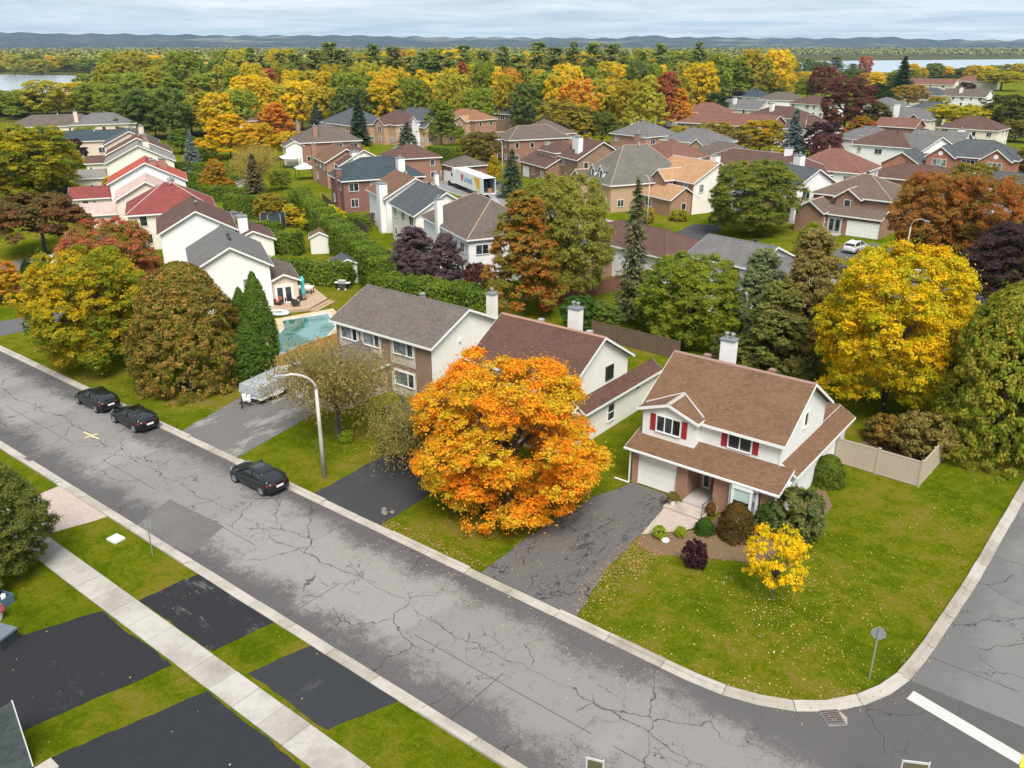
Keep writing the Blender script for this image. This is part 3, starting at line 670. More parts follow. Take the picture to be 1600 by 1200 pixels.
TPL = {
    'maple': [broad_crown(11, 120, 2500, 62, 0.0255, 0.068, 0.5, 0, 1.8, (0.13, 0.24), 0.10)],
    'globe': [broad_crown(12, 250, 3800, 40, 0.0275, 0.060, 0.55, 0, 1.9, (0.10, 0.17), 0.09), broad_crown(16, 220, 3400, 40, 0.028, 0.062, 0.55, 0, 1.8, (0.10, 0.18), 0.09)],
    'cone_maple': [broad_crown(13, 130, 2200, 30, 0.046, 0.075, 0.6, 1, 3.0, (0.14, 0.24))],
    'umbrella': [broad_crown(14, 70, 1100, 36, 0.048, 0.085, 0.4, 2, 1.3, (0.13, 0.22))],
    'mid': [broad_crown(21, 100, 1100, 36, 0.050, 0.082, 0.6, 0, 1.8, (0.12, 0.22)), broad_crown(22, 110, 1100, 36, 0.050, 0.082, 0.6, 0, 2.0, (0.12, 0.22)), broad_crown(23, 90, 1050, 36, 0.052, 0.088, 0.7, 1, 2.4, (0.15, 0.27)), broad_crown(24, 105, 1100, 36, 0.050, 0.08, 0.6, 0, 2.2, (0.12, 0.22))],
    'shrub': [broad_crown(25, 60, 600, 24, 0.08, 0.10, 0.7, 0, 1.2, (0.15, 0.25))],
    'sapling': [broad_crown(26, 44, 330, 24, 0.062, 0.095, 0.55, 0, 1.3, (0.15, 0.26), 0.12)],
    'droop': [droop_crown(31, 40, 40, 12, 0.040)],
    'spruce': [spruce_crown(41, 40, 22, 15, 0.20), spruce_crown(42, 36, 20, 15, 0.20, 0.8, 0.2, 0.0, 0.03, 3.5)],
    'pine': [spruce_crown(43, 16, 16, 20, 0.24, 0.42, -0.10, 0.35, 0.16, 3.2), spruce_crown(44, 18, 16, 18, 0.24, 0.5, -0.06, 0.4, 0.12, 3.2)],
    'thin_spruce': [spruce_crown(45, 46, 14, 13, 0.18, 0.8, 0.28, 0.35, 0.03, 4.2)],
    'cedar': [cedar_crown(51, 2400, 20, 0.050, 'dome', 1, 0.062, 0.9, 2.0), cedar_crown(52, 3200, 20, 0.055, 'cone', 4, 0.062, 1.0, 3.6)],
    'column': [cedar_crown(53, 1900, 16, 0.11, 'col', 1, 0.12, 1.4, 5.5)],
    'ball': [cedar_crown(54, 2200, 12, 0.075, 'dome', 1, 0.045, 0.8, 1.5)],
}
TRUNK = {k: trunk_mesh(i + 60, k) for i, k in enumerate(('broad', 'cone', 'thin'))}
CONE = {'spruce', 'pine', 'thin_spruce', 'cedar', 'column', 'ball'}
CROWN_FROM = {'maple': 0.12, 'globe': 0.08, 'cone_maple': 0.10, 'umbrella': 0.16, 'mid': 0.14, 'shrub': 0.02, 'droop': 0.12, 'sapling': 0.3, 'spruce': 0.03, 'pine': 0.16, 'thin_spruce': 0.08, 'cedar': 0.0, 'column': 0.0, 'ball': 0.0}
_tr = random.Random(99)
def tree(name, label, cat, kind, X, Y, h, r, ca, cb, group=None, frm=None, var=None, z0=0.0, ry=None):
    o = empty(name, (X, Y, z0), 0.0); tag(o, label, cat, group)
    T = TPL[kind]; me = T[_tr.randrange(len(T)) if var is None else var]
    f = CROWN_FROM[kind] if frm is None else frm
    c = link_mesh('crown', me, o, (0, 0, h * f), _tr.uniform(0, 6.28) if ry is None else 0.0, (r, r if ry is None else ry, h * (1 - f)))
    c.color = ca + (1,); c['tint_b'] = [float(x) for x in cb] + [1.0]
    if kind not in ('ball', 'shrub'):
        t = TRUNK['cone' if kind in CONE else 'broad']; k = r if kind not in ('column', 'spruce') else r * 1.3
        link_mesh('trunk', t, o, (0, 0, 0), _tr.uniform(0, 6.28), (k * 0.9, k * 0.9, h * 0.98))
    return o
def tree_px(name, label, cat, kind, bx, by, ty, half, ca, cb, group=None, **k):
    X, Y = G(bx, by); h = height_at(bx, by, ty); dist = Vector((X, Y, CAM_H - h * 0.5)).length
    return tree(name, label, cat, kind, X, Y, h, half * dist / F_PX, ca, cb, group, **k)
def hedge(label, a, b, width, h, ca, cb, dens=55, size=0.34, group='clipped hedges'):
    """a clipped hedge between two points of the ground"""
    a = Vector(a); b = Vector(b); L = (b - a).length; ang = math.atan2(b.y - a.y, b.x - a.x); rs = np.random.RandomState(int(L * 100) % 9999)
    areas = np.array([L * h, L * h, L * width, width * h, width * h]); n = int(areas.sum() * dens); f = rs.choice(5, n, p=areas / areas.sum()); u, v = rs.rand(n), rs.rand(n)
    C = np.zeros((n, 3)); N = np.zeros((n, 3)); w2 = width / 2
    for k in range(5):
        s = f == k
        if k < 2: C[s] = np.stack([u[s] * L, np.full(s.sum(), w2 if k else -w2), v[s] * h], 1); N[s] = (0, 1 if k else -1, 0.4)
        elif k == 2: C[s] = np.stack([u[s] * L, (v[s] - 0.5) * width, np.full(s.sum(), h)], 1); N[s] = (0, 0, 1)
        else: C[s] = np.stack([np.full(s.sum(), 0.0 if k == 3 else L), (u[s] - 0.5) * width, v[s] * h], 1); N[s] = (-1 if k == 3 else 1, 0, 0.4)
    wob = 0.12 * np.sin(C[:, 0] * 1.3) + 0.09 * np.sin(C[:, 0] * 3.1 + C[:, 1]); C[:, 2] += np.where(C[:, 2] > h * 0.8, wob, 0); C += rs.normal(size=C.shape) * 0.09
    C[:, 2] = np.abs(C[:, 2])
    tone = np.clip(0.5 + 0.35 * np.sin(C[:, 0] * 0.9) + rs.normal(size=n) * 0.25, 0, 1)
    me = card_mesh('foliage', C, N + rs.normal(size=(n, 3)) * 0.45, size * rs.uniform(0.6, 1.2, n), np.stack([tone, rs.rand(n), rs.rand(n)], 1), LEAF, 0.6, rs, 0.05)
    o = empty('hedge', (a.x, a.y, 0), ang); tag(o, label, 'hedge', group)
    c = link_mesh('foliage', me, o); c.color = ca + (1,); c['tint_b'] = [float(x) for x in cb] + [1.0]
    MB().box(0.15, -w2 + 0.14, 0, L - 0.15, w2 - 0.14, h - 0.16).build('stems', HEDGE_IN, o)
    return o
HEDGE_IN = paint((0.03, 0.05, 0.012), 0.9)
# ================================================================== houses
def wall_box(m, face, c, u0, u1, z0, z1, o0, o1):
    """box on a wall: face 'y-','y+','x+','x-', wall plane at c, u along the wall, o0..o1 outwards"""
    if face == 'y-': m.box(u0, c - o1, z0, u1, c - o0, z1)
    elif face == 'y+': m.box(u0, c + o0, z0, u1, c + o1, z1)
    elif face == 'x+': m.box(c + o0, u0, z0, c + o1, u1, z1)
    else: m.box(c - o1, u0, z0, c - o0, u1, z1)
    return m
def window(root, face, c, u, z, w, h, lights=2, glassk=0, shutters=None, rows=1, fw=0.07, trim=None):
    m = MB(); u0, u1, z1 = u - w / 2, u + w / 2, z + h
    wall_box(m, face, c, u0 - fw, u0, z - fw, z1 + fw, 0.0, 0.07); wall_box(m, face, c, u1, u1 + fw, z - fw, z1 + fw, 0.0, 0.07)
    wall_box(m, face, c, u0, u1, z1, z1 + fw, 0.0, 0.07); wall_box(m, face, c, u0 - 0.04, u1 + 0.04, z - fw, z, 0.0, 0.11)
    for i in range(1, lights):
        q = u0 + w * i / lights; wall_box(m, face, c, q - fw * 0.45, q + fw * 0.45, z, z1, 0.0, 0.06)
    for i in range(1, rows):
        q = z + h * i / rows; wall_box(m, face, c, u0, u1, q - 0.025, q + 0.025, 0.0, 0.055)
    fr = m.build('window', trim or WHITE_TRIM, root)
    for i in range(lights):
        a, b = u0 + w * i / lights, u0 + w * (i + 1) / lights
        wall_box(MB(), face, c, a + 0.01, b - 0.01, z + 0.003, z1 - 0.003, 0.004, 0.022).build('pane', glass(glassk), fr)
    if shutters:
        for a in (u0 - fw - 0.42, u1 + fw + 0.04):
            s = MB(); wall_box(s, face, c, a, a + 0.38, z - 0.06, z1 + 0.06, 0.0, 0.04)
            for q in range(7): zz_ = z + h * (q + 0.3) / 7; wall_box(s, face, c, a + 0.04, a + 0.34, zz_, zz_ + 0.06, 0.04, 0.055)
            s.build('shutter', shutters, root)
    return fr
def door(root, face, c, u, w, h, mat, z=0.0, glaz=False):
    m = wall_box(MB(), face, c, u - w / 2, u + w / 2, z, z + h, 0.0, 0.05)
    d = m.build('door', mat, root); t = MB()
    wall_box(t, face, c, u - w / 2 - 0.09, u - w / 2, z, z + h + 0.09, 0.0, 0.07); wall_box(t, face, c, u + w / 2, u + w / 2 + 0.09, z, z + h + 0.09, 0.0, 0.07)
    wall_box(t, face, c, u - w / 2, u + w / 2, z + h, z + h + 0.09, 0.0, 0.07); t.build('frame', WHITE_TRIM, d)
    if glaz:
        for s in (-1, 1): wall_box(MB(), face, c, u + s * w / 4 - w / 6, u + s * w / 4 + w / 6, z + 0.25, z + h - 0.2, 0.05, 0.062).build('pane', glass(0), d)
    else: wall_box(MB(), face, c, u + w / 2 - 0.14, u + w / 2 - 0.08, z + 0.95, z + 1.08, 0.05, 0.1).build('handle', metal((0.3, 0.28, 0.25)), d)
    return d
def garage_door(root, face, c, u, w, h, mat=None, rows=4, z=0.05):
    mat = mat or paint((0.78, 0.78, 0.77)); g = MB()
    wall_box(g, face, c, u - w / 2 - 0.1, u - w / 2, z, z + h + 0.1, 0.0, 0.07); wall_box(g, face, c, u + w / 2, u + w / 2 + 0.1, z, z + h + 0.1, 0.0, 0.07); wall_box(g, face, c, u - w / 2, u + w / 2, z + h, z + h + 0.1, 0.0, 0.07)
    gd = g.build('garage_door', WHITE_TRIM, root)
    for i in range(rows): wall_box(MB(), face, c, u - w / 2, u + w / 2, z + h * i / rows + 0.008, z + h * (i + 1) / rows - 0.008, 0.005, 0.04).build('panel', mat, gd)
    return gd
def chimney(root, x, y, z0, z1, w, d, mat, flues=2):
    c = MB().box(x - w / 2, y - d / 2, z0, x + w / 2, y + d / 2, z1).build('chimney', mat, root)
    MB().box(x - w / 2 - 0.07, y - d / 2 - 0.07, z1, x + w / 2 + 0.07, y + d / 2 + 0.07, z1 + 0.1).build('cap', paint((0.16, 0.18, 0.19)), c)
    for i in range(flues):
        q = x + (i - (flues - 1) / 2) * w * 0.45
        MB().tube((q, y, z1 + 0.1), (q, y, z1 + 0.42), 0.11, 0.11, 8).tube((q, y, z1 + 0.42), (q, y, z1 + 0.52), 0.17, 0.15, 8).build('flue', metal((0.5, 0.48, 0.45)), c)
    return c
def roof_vent(root, x, y, z, mat, s=0.42):
    return MB().box(x - s * .4, y - s * .4, z - 0.3, x + s * .4, y + s * .4, z + 0.22).box(x - s / 2, y - s / 2, z + 0.22, x + s / 2, y + s / 2, z + 0.36).build('roof_vent', mat, root)
def plumbing(root, x, y, z, mat=None):
    return MB().tube((x, y, z - 0.4), (x, y, z + 0.45), 0.06, 0.06, 7).build('vent_pipe', mat or paint((0.03, 0.03, 0.03)), root)

def volume(root, x0, x1, y0, y1, z0, z1, roof, pitch, wm, rm, oh=0.4, trim=None, caps=None, gable_mat=None, faces=None):
    """walls and roof of one block; faces: other wall materials for single sides. returns ridge height"""
    trim = trim or WHITE_TRIM; T = 0.15; ym, xm = (y0 + y1) / 2, (x0 + x1) / 2
    gx = roof == 'gx'; gy = roof == 'gy'
    zr = z1 + pitch * ((y1 - y0) if gx else (x1 - x0) if gy else min(y1 - y0, x1 - x0)) / 2
    lift = 0.04
    sides = {'y-': [(x0, y0, z0), (x1, y0, z0), (x1, y0, z1)] + ([(xm, y0, zr)] if gy else []) + [(x0, y0, z1)],
             'y+': [(x1, y1, z0), (x0, y1, z0), (x0, y1, z1)] + ([(xm, y1, zr)] if gy else []) + [(x1, y1, z1)],
             'x+': [(x1, y0, z0), (x1, y1, z0), (x1, y1, z1)] + ([(x1, ym, zr)] if gx else []) + [(x1, y0, z1)],
             'x-': [(x0, y1, z0), (x0, y0, z0), (x0, y0, z1)] + ([(x0, ym, zr)] if gx else []) + [(x0, y1, z1)]}
    mats = {}
    for k, pts in sides.items(): mats.setdefault((faces or {}).get(k, wm), []).append(pts)
    for mt, lst in mats.items():
        m = MB()
        for pts in lst: m.poly(pts)
        m.build('wall', mt, root, fix=False)
    caps = caps or rm
    if gx or gy:
        ax, (a0, a1), (b0, b1) = ('x', (x0, x1), (y0, y1)) if gx else ('y', (y0, y1), (x0, x1))
        bm_ = (b0 + b1) / 2; ze = z1 - pitch * oh + lift; zt = zr + lift
        MB().extrude([(b0 - oh, ze), (bm_, zt), (b1 + oh, ze), (b1 + oh, ze + T), (bm_, zt + T), (b0 - oh, ze + T)][::1], ax, a0 - oh, a1 + oh).build('roof', rm, root)
        f = MB(); t2 = 0.025
        for e in (a0 - oh - t2, a1 + oh):
            f.extrude([(b0 - oh - t2, ze - 0.06), (bm_, zt - 0.06), (b1 + oh + t2, ze - 0.06), (b1 + oh + t2, ze + T - 0.01), (bm_, zt + T - 0.01), (b0 - oh - t2, ze + T - 0.01)], ax, e, e + t2)
        for b in (b0 - oh - t2, b1 + oh):
            if gx: f.box(a0 - oh, b, ze - 0.06, a1 + oh, b + t2, ze + T - 0.012)
            else: f.box(b, a0 - oh, ze - 0.06, b + t2, a1 + oh, ze + T - 0.012)
        f.build('fascia', trim, root)
        c = MB(); q = 0.16
        c.extrude([(bm_ - q, zt + T - pitch * q + 0.012), (bm_, zt + T + 0.012), (bm_ + q, zt + T - pitch * q + 0.012), (bm_ + q, zt + T - pitch * q + 0.035), (bm_, zt + T + 0.04), (bm_ - q, zt + T - pitch * q + 0.035)], ax, a0 - oh, a1 + oh)
        c.build('ridge_cap', caps, root)
    elif roof == 'hip':
        X0, X1, Y0, Y1 = x0 - oh, x1 + oh, y0 - oh, y1 + oh; ze = z1 - 0.05; w, d = X1 - X0, Y1 - Y0; hz = ze + T + pitch * min(w, d) / 2
        if w >= d: r0, r1 = (X0 + d / 2, (Y0 + Y1) / 2, hz), (X1 - d / 2, (Y0 + Y1) / 2, hz)
        else: r0, r1 = ((X0 + X1) / 2, Y0 + w / 2, hz), ((X0 + X1) / 2, Y1 - w / 2, hz)
        A, B, C, D = (X0, Y0, ze + T), (X1, Y0, ze + T), (X1, Y1, ze + T), (X0, Y1, ze + T)
        m = MB()
        if w >= d: m.poly([A, B, r1, r0]).poly([C, D, r0, r1]).poly([B, C, r1]).poly([D, A, r0])
        else: m.poly([A, B, r0]).poly([C, D, r1]).poly([B, C, r1, r0]).poly([D, A, r0, r1])
        m.poly([(X0, Y1, ze), (X1, Y1, ze), (X1, Y0, ze), (X0, Y0, ze)])
        for a, b in ((A, B), (B, C), (C, D), (D, A)): m.poly([(a[0], a[1], ze), (b[0], b[1], ze), b, a])
        m.build('roof', rm, root, fix=False)
        f = MB(); t2 = 0.025; f.box(X0 - t2, Y0 - t2, ze - 0.05, X1 + t2, Y0, ze + T - 0.01); f.box(X0 - t2, Y1, ze - 0.05, X1 + t2, Y1 + t2, ze + T - 0.01)
        f.box(X0 - t2, Y0, ze - 0.05, X0, Y1, ze + T - 0.01); f.box(X1, Y0, ze - 0.05, X1 + t2, Y1, ze + T - 0.01); f.build('fascia', trim, root)
        c = MB()
        for a, b in ((A, r0), (D, r0), (B, r1), (C, r1), (r0, r1)) if w >= d else ((A, r0), (B, r0), (C, r1), (D, r1), (r0, r1)):
            if (Vector(a) - Vector(b)).length > 0.05: c.tube(a, b, 0.07, 0.07, 6)
        c.build('ridge_cap', caps, root); zr = hz
    elif roof == 'flat':
        MB().box(x0 - oh, y0 - oh, z1, x1 + oh, y1 + oh, z1 + 0.18).build('roof', rm, root)
    return zr
def shed_roof(root, x0, x1, y0, y1, zlo, zhi, side, rm, trim=None, T=0.12):
    """single slope; side tells which edge is low: 'y-','x+'"""
    trim = trim or WHITE_TRIM
    if side == 'y-':
        MB().extrude([(y0, zlo), (y1, zhi), (y1, zhi + T), (y0, zlo + T)], 'x', x0, x1).build('roof', rm, root)
        f = MB().box(x0 - 0.02, y0 - 0.03, zlo - 0.08, x1 + 0.02, y0 - 0.002, zlo + T - 0.01)
        for e in (x0 - 0.025, x1 + 0.002): f.extrude([(y0, zlo - 0.06), (y1, zhi - 0.06), (y1, zhi + T - 0.01), (y0, zlo + T - 0.01)], 'x', e, e + 0.023)
    else:
        MB().extrude([(x0, zhi), (x1, zlo), (x1, zlo + T), (x0, zhi + T)], 'y', y0, y1).build('roof', rm, root)
        f = MB().box(x1 + 0.002, y0 - 0.02, zlo - 0.08, x1 + 0.03, y1 + 0.02, zlo + T - 0.01)
        for e in (y0 - 0.025, y1 + 0.002): f.extrude([(x0, zhi - 0.06), (x1, zlo - 0.06), (x1, zlo + T - 0.01), (x0, zhi + T - 0.01)], 'y', e, e + 0.023)
    f.build('fascia', trim, root)
def auto_windows(root, x0, x1, y0, y1, z1, seed, storeys=2, skip=0.25, faces=('y-', 'x+'), rows=1):
    r = random.Random(seed)
    for face in faces:
        a, b, c = (x0, x1, y0) if face == 'y-' else (x0, x1, y1) if face == 'y+' else (y0, y1, x1) if face == 'x+' else (y0, y1, x0)
        n = max(1, int((b - a) / 3.4))
        for s in range(storeys):
            for i in range(n):
                if r.random() < skip: continue
                u = a + (b - a) * (i + 0.5) / n; w = r.choice((0.9, 1.2, 1.6)); h = r.choice((1.1, 1.3))
                z = 0.95 + s * (z1 / storeys)
                if z + h < z1 - 0.1: window(root, face, c, u, z, min(w, (b - a) / n - 0.5), h, 2 if w > 1 else 1, r.choice((0, 0, 1)), rows=rows)

# materials of the houses
WHITE_S = siding((0.72, 0.72, 0.73)); CREAM_S = siding((0.68, 0.63, 0.54)); OFFW_S = siding((0.72, 0.69, 0.63)); BEIGE_S = siding((0.60, 0.50, 0.42))
RED_B = brick((0.26, 0.095, 0.055)); ORANGE_B = brick((0.36, 0.17, 0.095)); TAN_B = brick((0.50, 0.31, 0.17)); BROWN_B = brick((0.24, 0.13, 0.075)); DRED_B = brick((0.19, 0.045, 0.035))
R_BROWN = shingle((0.150, 0.088, 0.054)); R_DBROWN = shingle((0.105, 0.060, 0.050)); R_GBROWN = shingle((0.115, 0.093, 0.082)); R_GREY = shingle((0.135, 0.13, 0.13)); R_SLATE = shingle((0.075, 0.082, 0.09))
R_TEAL = shingle((0.045, 0.062, 0.072)); R_TAN = shingle((0.36, 0.21, 0.115)); R_RED = shingle((0.36, 0.075, 0.055)); R_DRED = shingle((0.20, 0.055, 0.05)); R_PINK = shingle((0.46, 0.34, 0.31)); R_RBROWN = shingle((0.165, 0.082, 0.062)); R_WGREY = shingle((0.21, 0.195, 0.185))
CAPTAN = paint((0.36, 0.24, 0.17)); CAPPALE = paint((0.38, 0.33, 0.29)); RED_P = paint((0.30, 0.022, 0.028)); WHITE_P = paint((0.76, 0.76, 0.75))

# ---- the corner house: white siding, brick front, brown roof
h3 = empty('corner_house', (-23.85, 43.45, 0)); tag(h3, 'white two-storey corner house with brown shingle roof, red shutters and attached garage', 'house')
H3R = R_BROWN
# ground floor front: brick piers, garage, recessed porch
MB().box(0, 0, 0, 0.42, 1.9, 2.62).build('wall', ORANGE_B, h3)
MB().box(0.42, 0, 2.36, 3.2, 0.3, 2.62).build('wall', ORANGE_B, h3); MB().box(3.2, 0, 0, 4.0, 1.85, 2.62).build('wall', ORANGE_B, h3)
MB().box(5.75, 0, 0, 6.75, 1.85, 2.62).build('wall', ORANGE_B, h3); MB().box(6.75, 0.02, 0, 8.75, 0.3, 0.75).build('wall', ORANGE_B, h3); MB().box(6.75, 0.02, 2.25, 8.75, 0.3, 2.62).build('wall', ORANGE_B, h3)
MB().box(8.75, 0, 0, 9.62, 1.85, 2.62).build('wall', ORANGE_B, h3); MB().box(4.0, 1.84, 0, 5.75, 1.94, 2.62).build('wall', ORANGE_B, h3)
garage_door(h3, 'y-', 0.14, 1.81, 2.58, 2.26, rows=4)
dd = door(h3, 'y-', 1.84, 5.25, 0.92, 2.05, RED_P, 0.3); window(h3, 'y-', 1.84, 4.5, 0.4, 0.36, 1.85, 1)
# bay window
bay = MB().prism([(6.85, 0.0), (7.2, -0.5), (8.35, -0.5), (8.7, 0.0)], 0.0, 0.55).prism([(6.8, 0.0), (7.17, -0.55), (8.38, -0.55), (8.75, 0.0)], 0.55, 0.62).prism([(6.8, 0.0), (7.17, -0.55), (8.38, -0.55), (8.75, 0.0)], 2.3, 2.5)
for (a, b) in (((6.86, -0.02), (7.0, -0.2)), ((7.13, -0.38), (7.27, -0.52)), ((8.28, -0.52), (8.42, -0.38)), ((8.55, -0.2), (8.69, -0.02))):
    bay.box(min(a[0], b[0]), min(a[1], b[1]), 0.62, max(a[0], b[0]), max(a[1], b[1]), 2.3)
bw = bay.build('bay_window', WHITE_TRIM, h3)
MB().poly([(7.27, -0.47, 0.62), (8.28, -0.47, 0.62), (8.28, -0.47, 1.5), (7.27, -0.47, 1.5)]).build('pane', glass(0), bw)
MB().poly([(7.27, -0.47, 1.5), (8.28, -0.47, 1.5), (8.28, -0.47, 2.3), (7.27, -0.47, 2.3)]).build('blind', paint((0.42, 0.55, 0.52)), bw)
MB().poly([(6.95, -0.1, 0.62), (7.18, -0.44, 0.62), (7.18, -0.44, 2.3), (6.95, -0.1, 2.3)]).build('pane', glass(0), bw); MB().poly([(8.37, -0.44, 0.62), (8.6, -0.1, 0.62), (8.6, -0.1, 2.3), (8.37, -0.44, 2.3)]).build('pane', glass(1), bw)
# ground floor body, side wing
MB().box(0.005, 1.9, 0, 9.0, 9.6, 2.9).build('wall', WHITE_S, h3)
MB().box(9.0, 1.86, 0, 9.6, 13.2, 2.62).box(6.5, 9.6, 0, 9.0, 13.2, 2.62).build('wall', WHITE_S, h3)
shed_roof(h3, -0.4, 10.0, -0.45, 1.75, 2.58, 3.34, 'y-', H3R)
shed_roof(h3, 8.95, 10.05, 2.3, 13.5, 2.62, 3.25, 'x+', H3R); shed_roof(h3, 6.2, 8.93, 9.95, 13.5, 3.26, 3.26, 'x+', H3R)
MB().box(-0.35, -0.4, 2.5, 9.95, 1.8, 2.56).build('soffit', WHITE_TRIM, h3)
# upper floor
volume(h3, 0.0, 9.0, 1.75, 9.6, 2.9, 5.0, 'gx', 0.62, WHITE_S, H3R, 0.38, caps=paint((0.24, 0.15, 0.12)))
volume(h3, 0.0, 3.75, 1.05, 4.2, 3.05, 5.04, 'gy', 0.36, WHITE_S, H3R, 0.3, caps=CAPPALE)
window(h3, 'y-', 1.05, 1.88, 3.75, 1.65, 1.05, 3, 0, RED_P); window(h3, 'y-', 1.75, 6.45, 3.72, 1.45, 0.95, 2, 0, RED_P)
window(h3, 'x+', 9.0, 5.8, 4.55, 0.62, 0.95, 1)
window(h3, 'x+', 9.6, 3.6, 1.2, 0.3, 0.5, 1)
# valley flashings beside the small front gable
MB().tube((-0.2, 1.68, 5.2), (1.86, 2.92, 5.97), 0.05, 0.05, 6).tube((3.95, 1.68, 5.2), (1.9, 2.92, 5.97), 0.075, 0.06, 6).build('flashing', paint((0.42, 0.36, 0.36)), h3)
chimney(h3, 2.25, 8.6, 4.5, 8.15, 0.95, 0.75, siding((0.74, 0.74, 0.75)), 2)
roof_vent(h3, 1.75, 6.3, 7.28, paint((0.24, 0.15, 0.12))); roof_vent(h3, 6.3, 6.3, 7.28, paint((0.24, 0.15, 0.12)))
# gutter down the front
MB().box(-0.42, -0.56, 2.58, 10.02, -0.49, 2.69).build('gutter', WHITE_TRIM, h3); MB().box(9.64, 0.0, 0.1, 9.72, 0.08, 2.6).build('downspout', WHITE_TRIM, h3); MB().box(-0.1, -0.27, 0.1, -0.02, -0.19, 2.55).box(-1.1, -0.35, 0.06, -0.02, -0.27, 0.14).build('downspout', WHITE_TRIM, h3)
MB().box(9.03, 1.68, 3.3, 9.1, 1.75, 4.95).build('downspout', WHITE_TRIM, h3)
# porch and steps
GREYC = concrete((0.36, 0.33, 0.31)); MB().box(4.02, -0.6, 0, 6.2, 1.84, 0.3).build('porch_slab', GREYC, h3); MB().box(3.3, -1.7, 0, 5.9, -0.6, 0.16).build('step', concrete((0.42, 0.35, 0.29)), h3)
rl = MB().tube((5.85, -1.6, 0.16), (5.85, -1.6, 1.1), 0.02).tube((6.0, -0.5, 0.3), (6.0, -0.5, 1.2), 0.02).tube((5.85, -1.6, 1.1), (6.0, -0.5, 1.2), 0.02).tube((5.85, -1.6, 0.35), (6.0, -0.5, 0.45), 0.015)
for i in range(1, 8): q = i / 8; rl.tube((5.85 + .15 * q, -1.6 + 1.1 * q, 0.38), (5.85 + .15 * q, -1.6 + 1.1 * q, 1.12), 0.011)
rl.build('railing', DARKM, h3)

# ---- the middle house: cream walls, dark brown roof
h2 = empty('cream_house', (-39.0, 43.4, 0)); tag(h2, 'cream house with dark brown roof behind the orange maple', 'house')
H2R = shingle((0.10, 0.055, 0.043)); CREAMW = siding((0.74, 0.73, 0.68))
MB().box(0, 0, 0, 9.0, 1.8, 2.6).build('wall', CREAMW, h2); MB().box(0, 1.8, 0, 8.9, 9.7, 2.9).build('wall', CREAMW, h2); MB().box(8.9, 2.2, 0, 9.55, 13.4, 2.6).build('wall', CREAMW, h2)
volume(h2, 0.0, 8.9, 1.7, 9.7, 2.9, 4.85, 'gx', 0.60, CREAMW, H2R, 0.38, caps=paint((0.3, 0.17, 0.12)))
shed_roof(h2, -0.4, 9.6, -0.6, 1.7, 2.5, 3.3, 'y-', H2R); shed_roof(h2, 8.88, 9.95, 2.3, 13.7, 2.55, 3.25, 'x+', H2R)
window(h2, 'x+', 8.9, 7.0, 3.75, 0.95, 0.95, 2, trim=DARKM); window(h2, 'x+', 9.55, 6.4, 0.7, 0.9, 1.3, 1, rows=2); window(h2, 'x+', 9.55, 10.3, 1.9, 0.5, 0.45, 1)
window(h2, 'y-', 1.7, 1.4, 3.4, 1.2, 1.05, 2); window(h2, 'y-', 1.7, 3.6, 3.4, 1.5, 1.05, 3, 1); window(h2, 'y-', 1.7, 6.8, 3.4, 1.5, 1.05, 2)
garage_door(h2, 'y-', 0.0, 2.0, 2.7, 2.2); door(h2, 'y-', 0.0, 5.2, 0.95, 2.05, paint((0.12, 0.05, 0.04)))
chimney(h2, 4.6, 8.7, 4.4, 8.0, 0.95, 0.75, siding((0.72, 0.71, 0.68)), 2)
roof_vent(h2, 3.1, 6.2, 7.1, paint((0.34, 0.32, 0.32))); roof_vent(h2, 7.6, 6.1, 7.1, paint((0.36, 0.34, 0.33)))

# ---- the left front house: grey-brown roof, brick panels
h1 = empty('brick_panelled_house', (-54.0, 44.5, 0)); tag(h1, 'cream and brown brick house with long grey roof beside the pool', 'house')
H1R = shingle((0.125, 0.105, 0.098)); H1W = siding((0.76, 0.74, 0.69)); STUC = concrete((0.55, 0.48, 0.42))
volume(h1, 0.0, 11.2, 0.0, 8.4, 0.0, 5.15, 'gx', 0.46, H1W, H1R, 0.4, faces={'y-': BROWN_B}, caps=H1R)
for u, w in ((8.0, 2.3), (4.3, 2.0), (1.6, 2.0)):
    for z in (1.05, 3.75):
        if z < 2 and u < 7: continue
        wall_box(MB(), 'y-', 0.0, u - w / 2 - 0.25, u + w / 2 + 0.25, z - 1.0 if z < 2 else z - 0.95, z + 1.35, 0.0, 0.03).build('wall_panel', STUC, h1)
        window(h1, 'y-', -0.03, u - 0.25, z, w * 0.62, 1.15, 1, 1); window(h1, 'y-', -0.03, u + w * 0.38, z, w * 0.26, 1.15, 1, 0)
volume(h1, 0.2, 6.0, -5.6, -0.04, 0.0, 2.55, 'gy', 0.40, STUC, H1R, 0.35)
garage_door(h1, 'y-', -5.6, 3.1, 4.6, 2.15, paint((0.55, 0.52, 0.47)))
chimney(h1, 10.1, 8.9, 0.0, 7.2, 0.75, 0.7, siding((0.72, 0.68, 0.6)), 1)
roof_vent(h1, 5.6, 5.0, 7.0, paint((0.28, 0.25, 0.25))); plumbing(h1, 7.3, 4.9, 7.0)
MB().box(11.2, 3.2, 4.6, 11.32, 3.5, 4.9).build('wall_vent', WHITE_TRIM, h1)
# rear extension with the small roof beside the chimney
MB().box(10.0, 8.5, 0, 13.0, 11.5, 2.6).build('wall', H1W, h1); shed_roof(h1, 9.8, 13.3, 8.3, 11.8, 2.6, 3.3, 'x+', H1R)

